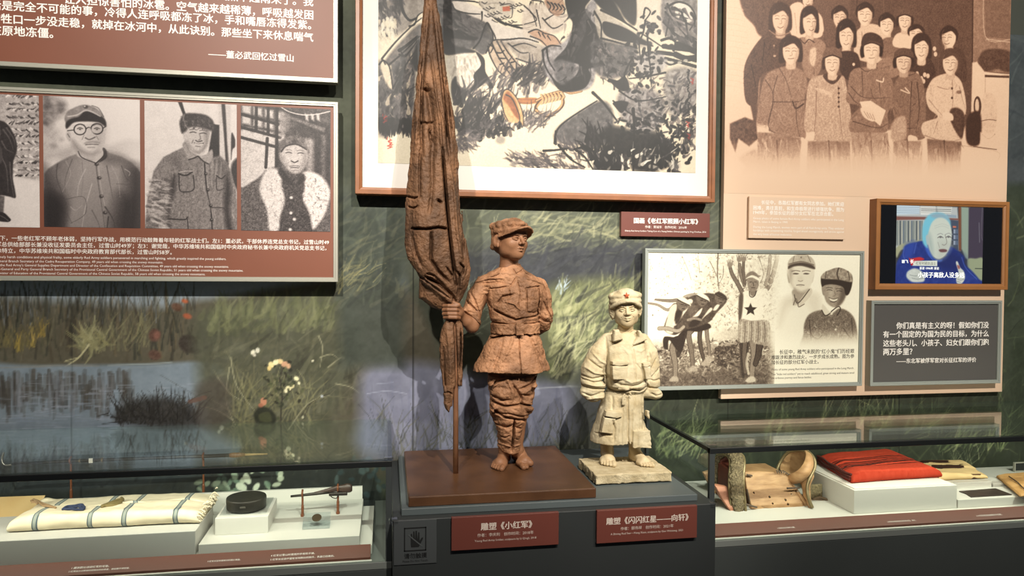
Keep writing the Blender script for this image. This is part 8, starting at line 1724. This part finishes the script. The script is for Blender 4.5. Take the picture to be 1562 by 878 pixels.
lines('lettering', [
    text('长征中，稚气未脱的“红小鬼”们历经艰', (1189, 538.9), (1303, 538.2), ytc, None, None, 0.006),
    text('难跋涉和激烈战火，一步步成长成熟。图为参', (1176.4, 546.8), (1303, 546), ytc, None, None, 0.006),
    text('加长征的部分红军小战士。', (1176.4, 554.7), (1248.7, 554.2), ytc, None, None, 0.006),
    text('Photo of some young Red Army soldiers who participated in the Long March.', (1177, 564), (1302.6, 563.2), ytc, None, None, 0.0),
    text('The "little red soldiers" yet to reach adulthood, grew strong and mature amid', (1176.4, 571.2), (1303, 570.3), ytc, None, None, 0.0),
    text('the arduous journey and fierce battles.', (1176.4, 577.2), (1238, 576.8), ytc, None, None, 0.0)], M['text_dark'], YOUNG)
# ------------------------------------------------------------------ the picture on the screen
YD = YS + 0.0155
a = rect((1368, 312.4), (1498, 432.6), YD, (1500.4, 316), (1365.8, 432))
c = Canvas(YD, a[0], a[1], a[2], a[3], 420, 60).view(1325, 300, 6.055)
c.fill([(250, 70), (480, 80), (820, 95), (850, 500), (240, 480)], (186, 190, 186), 3, False)
c.fill([(255, 180), (520, 185), (830, 200), (832, 218), (520, 210), (255, 215)], (132, 84, 72), 2, False); c.fill([(255, 75), (470, 82), (470, 160), (255, 165)], (206, 222, 228), 2, False); c.fill([(480, 82), (620, 85), (620, 165), (480, 165)], (232, 232, 222), 2, False); c.fill([(630, 85), (770, 95), (760, 165), (640, 150)], (222, 224, 214), 2, False)
for y in (95, 112, 128, 146): c.line([(260, y), (466, y + 4)], .8, (140, 158, 172)); c.line([(486, y), (760, y + 6)], .9, (70, 70, 66) if y in (112, 128) else (160, 160, 150))
for k in range(17):
    x = 256 + k * 15; c.fill([(x, 222), (x + 13, 220), (x + 13, 440), (x, 450)], [(150, 158, 150), (186, 190, 176), (104, 112, 112), (206, 204, 184), (128, 140, 146)][k % 5], 1.2, False); c.line([(x, 222), (x - 1, 450)], .7, (60, 62, 62))
c.fill([(740, 210), (832, 220), (830, 500), (740, 470)], (70, 80, 96), 2, False); 
for k in range(9): c.fill([(762 + (k % 3) * 22, 300 + (k // 3) * 52), (780 + (k % 3) * 22, 302 + (k // 3) * 52), (780 + (k % 3) * 22, 340 + (k // 3) * 52), (762 + (k % 3) * 22, 338 + (k // 3) * 52)], [(40, 46, 60), (150, 160, 176), (96, 110, 130)][k % 3], 1.2, False)
c.fill([(720, 160), (810, 170), (812, 195), (720, 190)], (150, 166, 176), 2, False); c.fill([(780, 270), (806, 272), (806, 284), (780, 284)], (214, 120, 90), 2)
c.fill([(830, 90), (860, 92), (856, 500), (832, 496)], (122, 74, 48), 2, False); c.fill([(855, 92), (935, 98), (925, 590), (890, 560), (858, 480)], (148, 164, 146), 3, False); c.fill([(925, 98), (1065, 98), (1060, 600), (920, 590)], (66, 56, 70), 3, False); c.line([(1020, 240), (1025, 420)], 1.2, (150, 150, 156), .6); c.line([(1050, 100), (1040, 330), (1050, 400)], 1, (140, 140, 140), .5)
c.fill([(250, 480), (300, 440), (400, 410), (500, 400), (520, 440), (320, 480), (260, 560)], (166, 166, 130), 3); c.fill([(910, 590), (990, 570), (1060, 580), (1060, 800), (960, 800)], (152, 160, 126), 3, True); c.line([(985, 662), (1060, 664)], 1.4, (60, 66, 56))
c.fill([(245, 810), (248, 700), (262, 600), (310, 520), (340, 450), (430, 420), (520, 410), (700, 480), (760, 460), (850, 520), (885, 560), (890, 620), (960, 690), (1020, 760), (1050, 810)], (32, 52, 128), 3, True, 1, 12, 6)
c.fill([(340, 450), (430, 420), (400, 560), (320, 560)], (46, 72, 160), 10, True, .8); c.fill([(560, 480), (640, 560), (760, 500), (880, 560), (860, 700), (600, 640)], (22, 34, 92), 18, True, .8)
for p_ in (((330, 470), (320, 540), (350, 600)), ((440, 430), (420, 520)), ((860, 560), (900, 660), (1000, 760)), ((540, 460), (560, 540), (600, 590))): c.line(p_, 1.6, (74, 98, 178), .7)
c.fill([(520, 430), (560, 470), (600, 560), (680, 580), (650, 600), (570, 560), (530, 500)], (60, 96, 190), 3, True, .8)
c.fill([(500, 420), (496, 300), (520, 210), (570, 160), (640, 145), (710, 165), (755, 230), (740, 330), (640, 240), (590, 280), (560, 350), (545, 440), (540, 470)], (120, 196, 214), 4); c.fill([(570, 170), (640, 150), (710, 170), (750, 230), (700, 200), (620, 200)], (150, 168, 178), 5, True, .8)
c.fill([(590, 230), (640, 195), (700, 200), (745, 245), (768, 320), (765, 400), (745, 480), (700, 550), (650, 575), (600, 555), (560, 480), (545, 400), (560, 300)], (206, 212, 196), 3); c.fill([(560, 330), (590, 420), (600, 540), (570, 500), (548, 420)], (166, 180, 170), 8, True, .8); c.fill([(528, 370), (550, 350), (556, 420), (540, 440)], (176, 190, 186), 2)
c.fill([(660, 400), (760, 420), (740, 500), (690, 560), (640, 570), (640, 480)], (186, 190, 176), 14, True, .7)
for x, y in ((664, 372), (738, 370)): c.line([(x - 26, y + 6), (x, y - 8), (x + 24, y + 6)], 1.1, (90, 84, 84)); c.dot(x, y + 2, 10, 6, (96, 92, 92), 2); c.line([(x - 28, y - 22), (x, y - 34), (x + 22, y - 24)], 1.2, (150, 150, 146), .8)
c.line([(706, 350), (722, 420), (700, 446), (680, 440)], 1.3, (140, 136, 126), .85); c.fill([(650, 488), (690, 482), (722, 490), (720, 506), (690, 512), (660, 508)], (110, 72, 72), 2); c.line([(640, 420), (655, 470)], 1, (160, 160, 148)); c.line([(600, 560), (650, 580), (720, 540)], 1.4, (120, 124, 120), .8)
for y in (250, 270): c.line([(610, y + 20), (680, y), (740, y + 20)], .8, (180, 186, 174), .7)
c.fill([(350, 740), (360, 690), (420, 660), (480, 680), (515, 730), (510, 780), (440, 790), (390, 780)], (204, 208, 196), 3, True, 1, 14, 4); c.fill([(806, 610), (822, 598), (845, 650), (880, 690), (890, 750), (860, 800), (815, 796), (810, 740), (830, 700)], (206, 208, 196), 2, True, 1, 10, 4); c.fill([(818, 630), (840, 640), (842, 664), (826, 662)], (160, 96, 90), 2)
for p_ in (((380, 720), (430, 730), (500, 720)), ((400, 750), (450, 760), (505, 750)), ((820, 760), (850, 770), (880, 760)), ((815, 780), (850, 790))): c.line(p_, 1.0, (130, 136, 130), .8)
c.fill([(372, 560), (390, 570), (470, 556), (515, 576), (480, 590), (430, 595), (415, 620), (395, 635), (380, 600)], (196, 42, 46), 2); c.fill([(425, 592), (634, 588), (634, 640), (405, 636)], (228, 232, 214), 1.5, False)
pic = link_mesh('screen_image', c.mesh('screen_image'), paint_mat('screen_glow', 0.15, 0.5, 0.95), SCREEN); pic['label'] = 'glowing interview picture of an elderly person in dark blue'
YT = YD - 0.001
glow = mat('caption_glow', (235, 240, 235), 0.4); glow.node_tree.nodes['Principled BSDF'].inputs['Emission Color'].default_value = (.85, .9, .88, 1); glow.node_tree.nodes['Principled BSDF'].inputs['Emission Strength'].default_value = 0.8
V = lambda x, y: (1325 + x / 6.055, 300 + y / 6.055)
for s_, a_, b_ in (('小孩子离敌人没多远', (455, 742), (884, 742)), ('谢飞', (305, 610), (365, 610)), ('长', (384, 612), (418, 612)), ('采访 1996年 采访', (470, 670), (650, 670))): lines('caption', [text(s_, V(*a_), V(*b_), YT, None, None, 0.012)], glow, SCREEN)
lines('caption_strip', [text('红军时期女战士', V(436, 626), V(622, 626), YT, None, None, 0.0)], M['text_black'], SCREEN)
# glass over the screen
q = SQ; obj('cover_glass', slab(q[0] - .002, q[1] + .002, YS + .006, YS + .010, q[2] - .002, q[3] + .002, 0.0005), glass_mat('screen_glass', (1, 1, 1), 0.03, 5, 0.5), SCREEN)
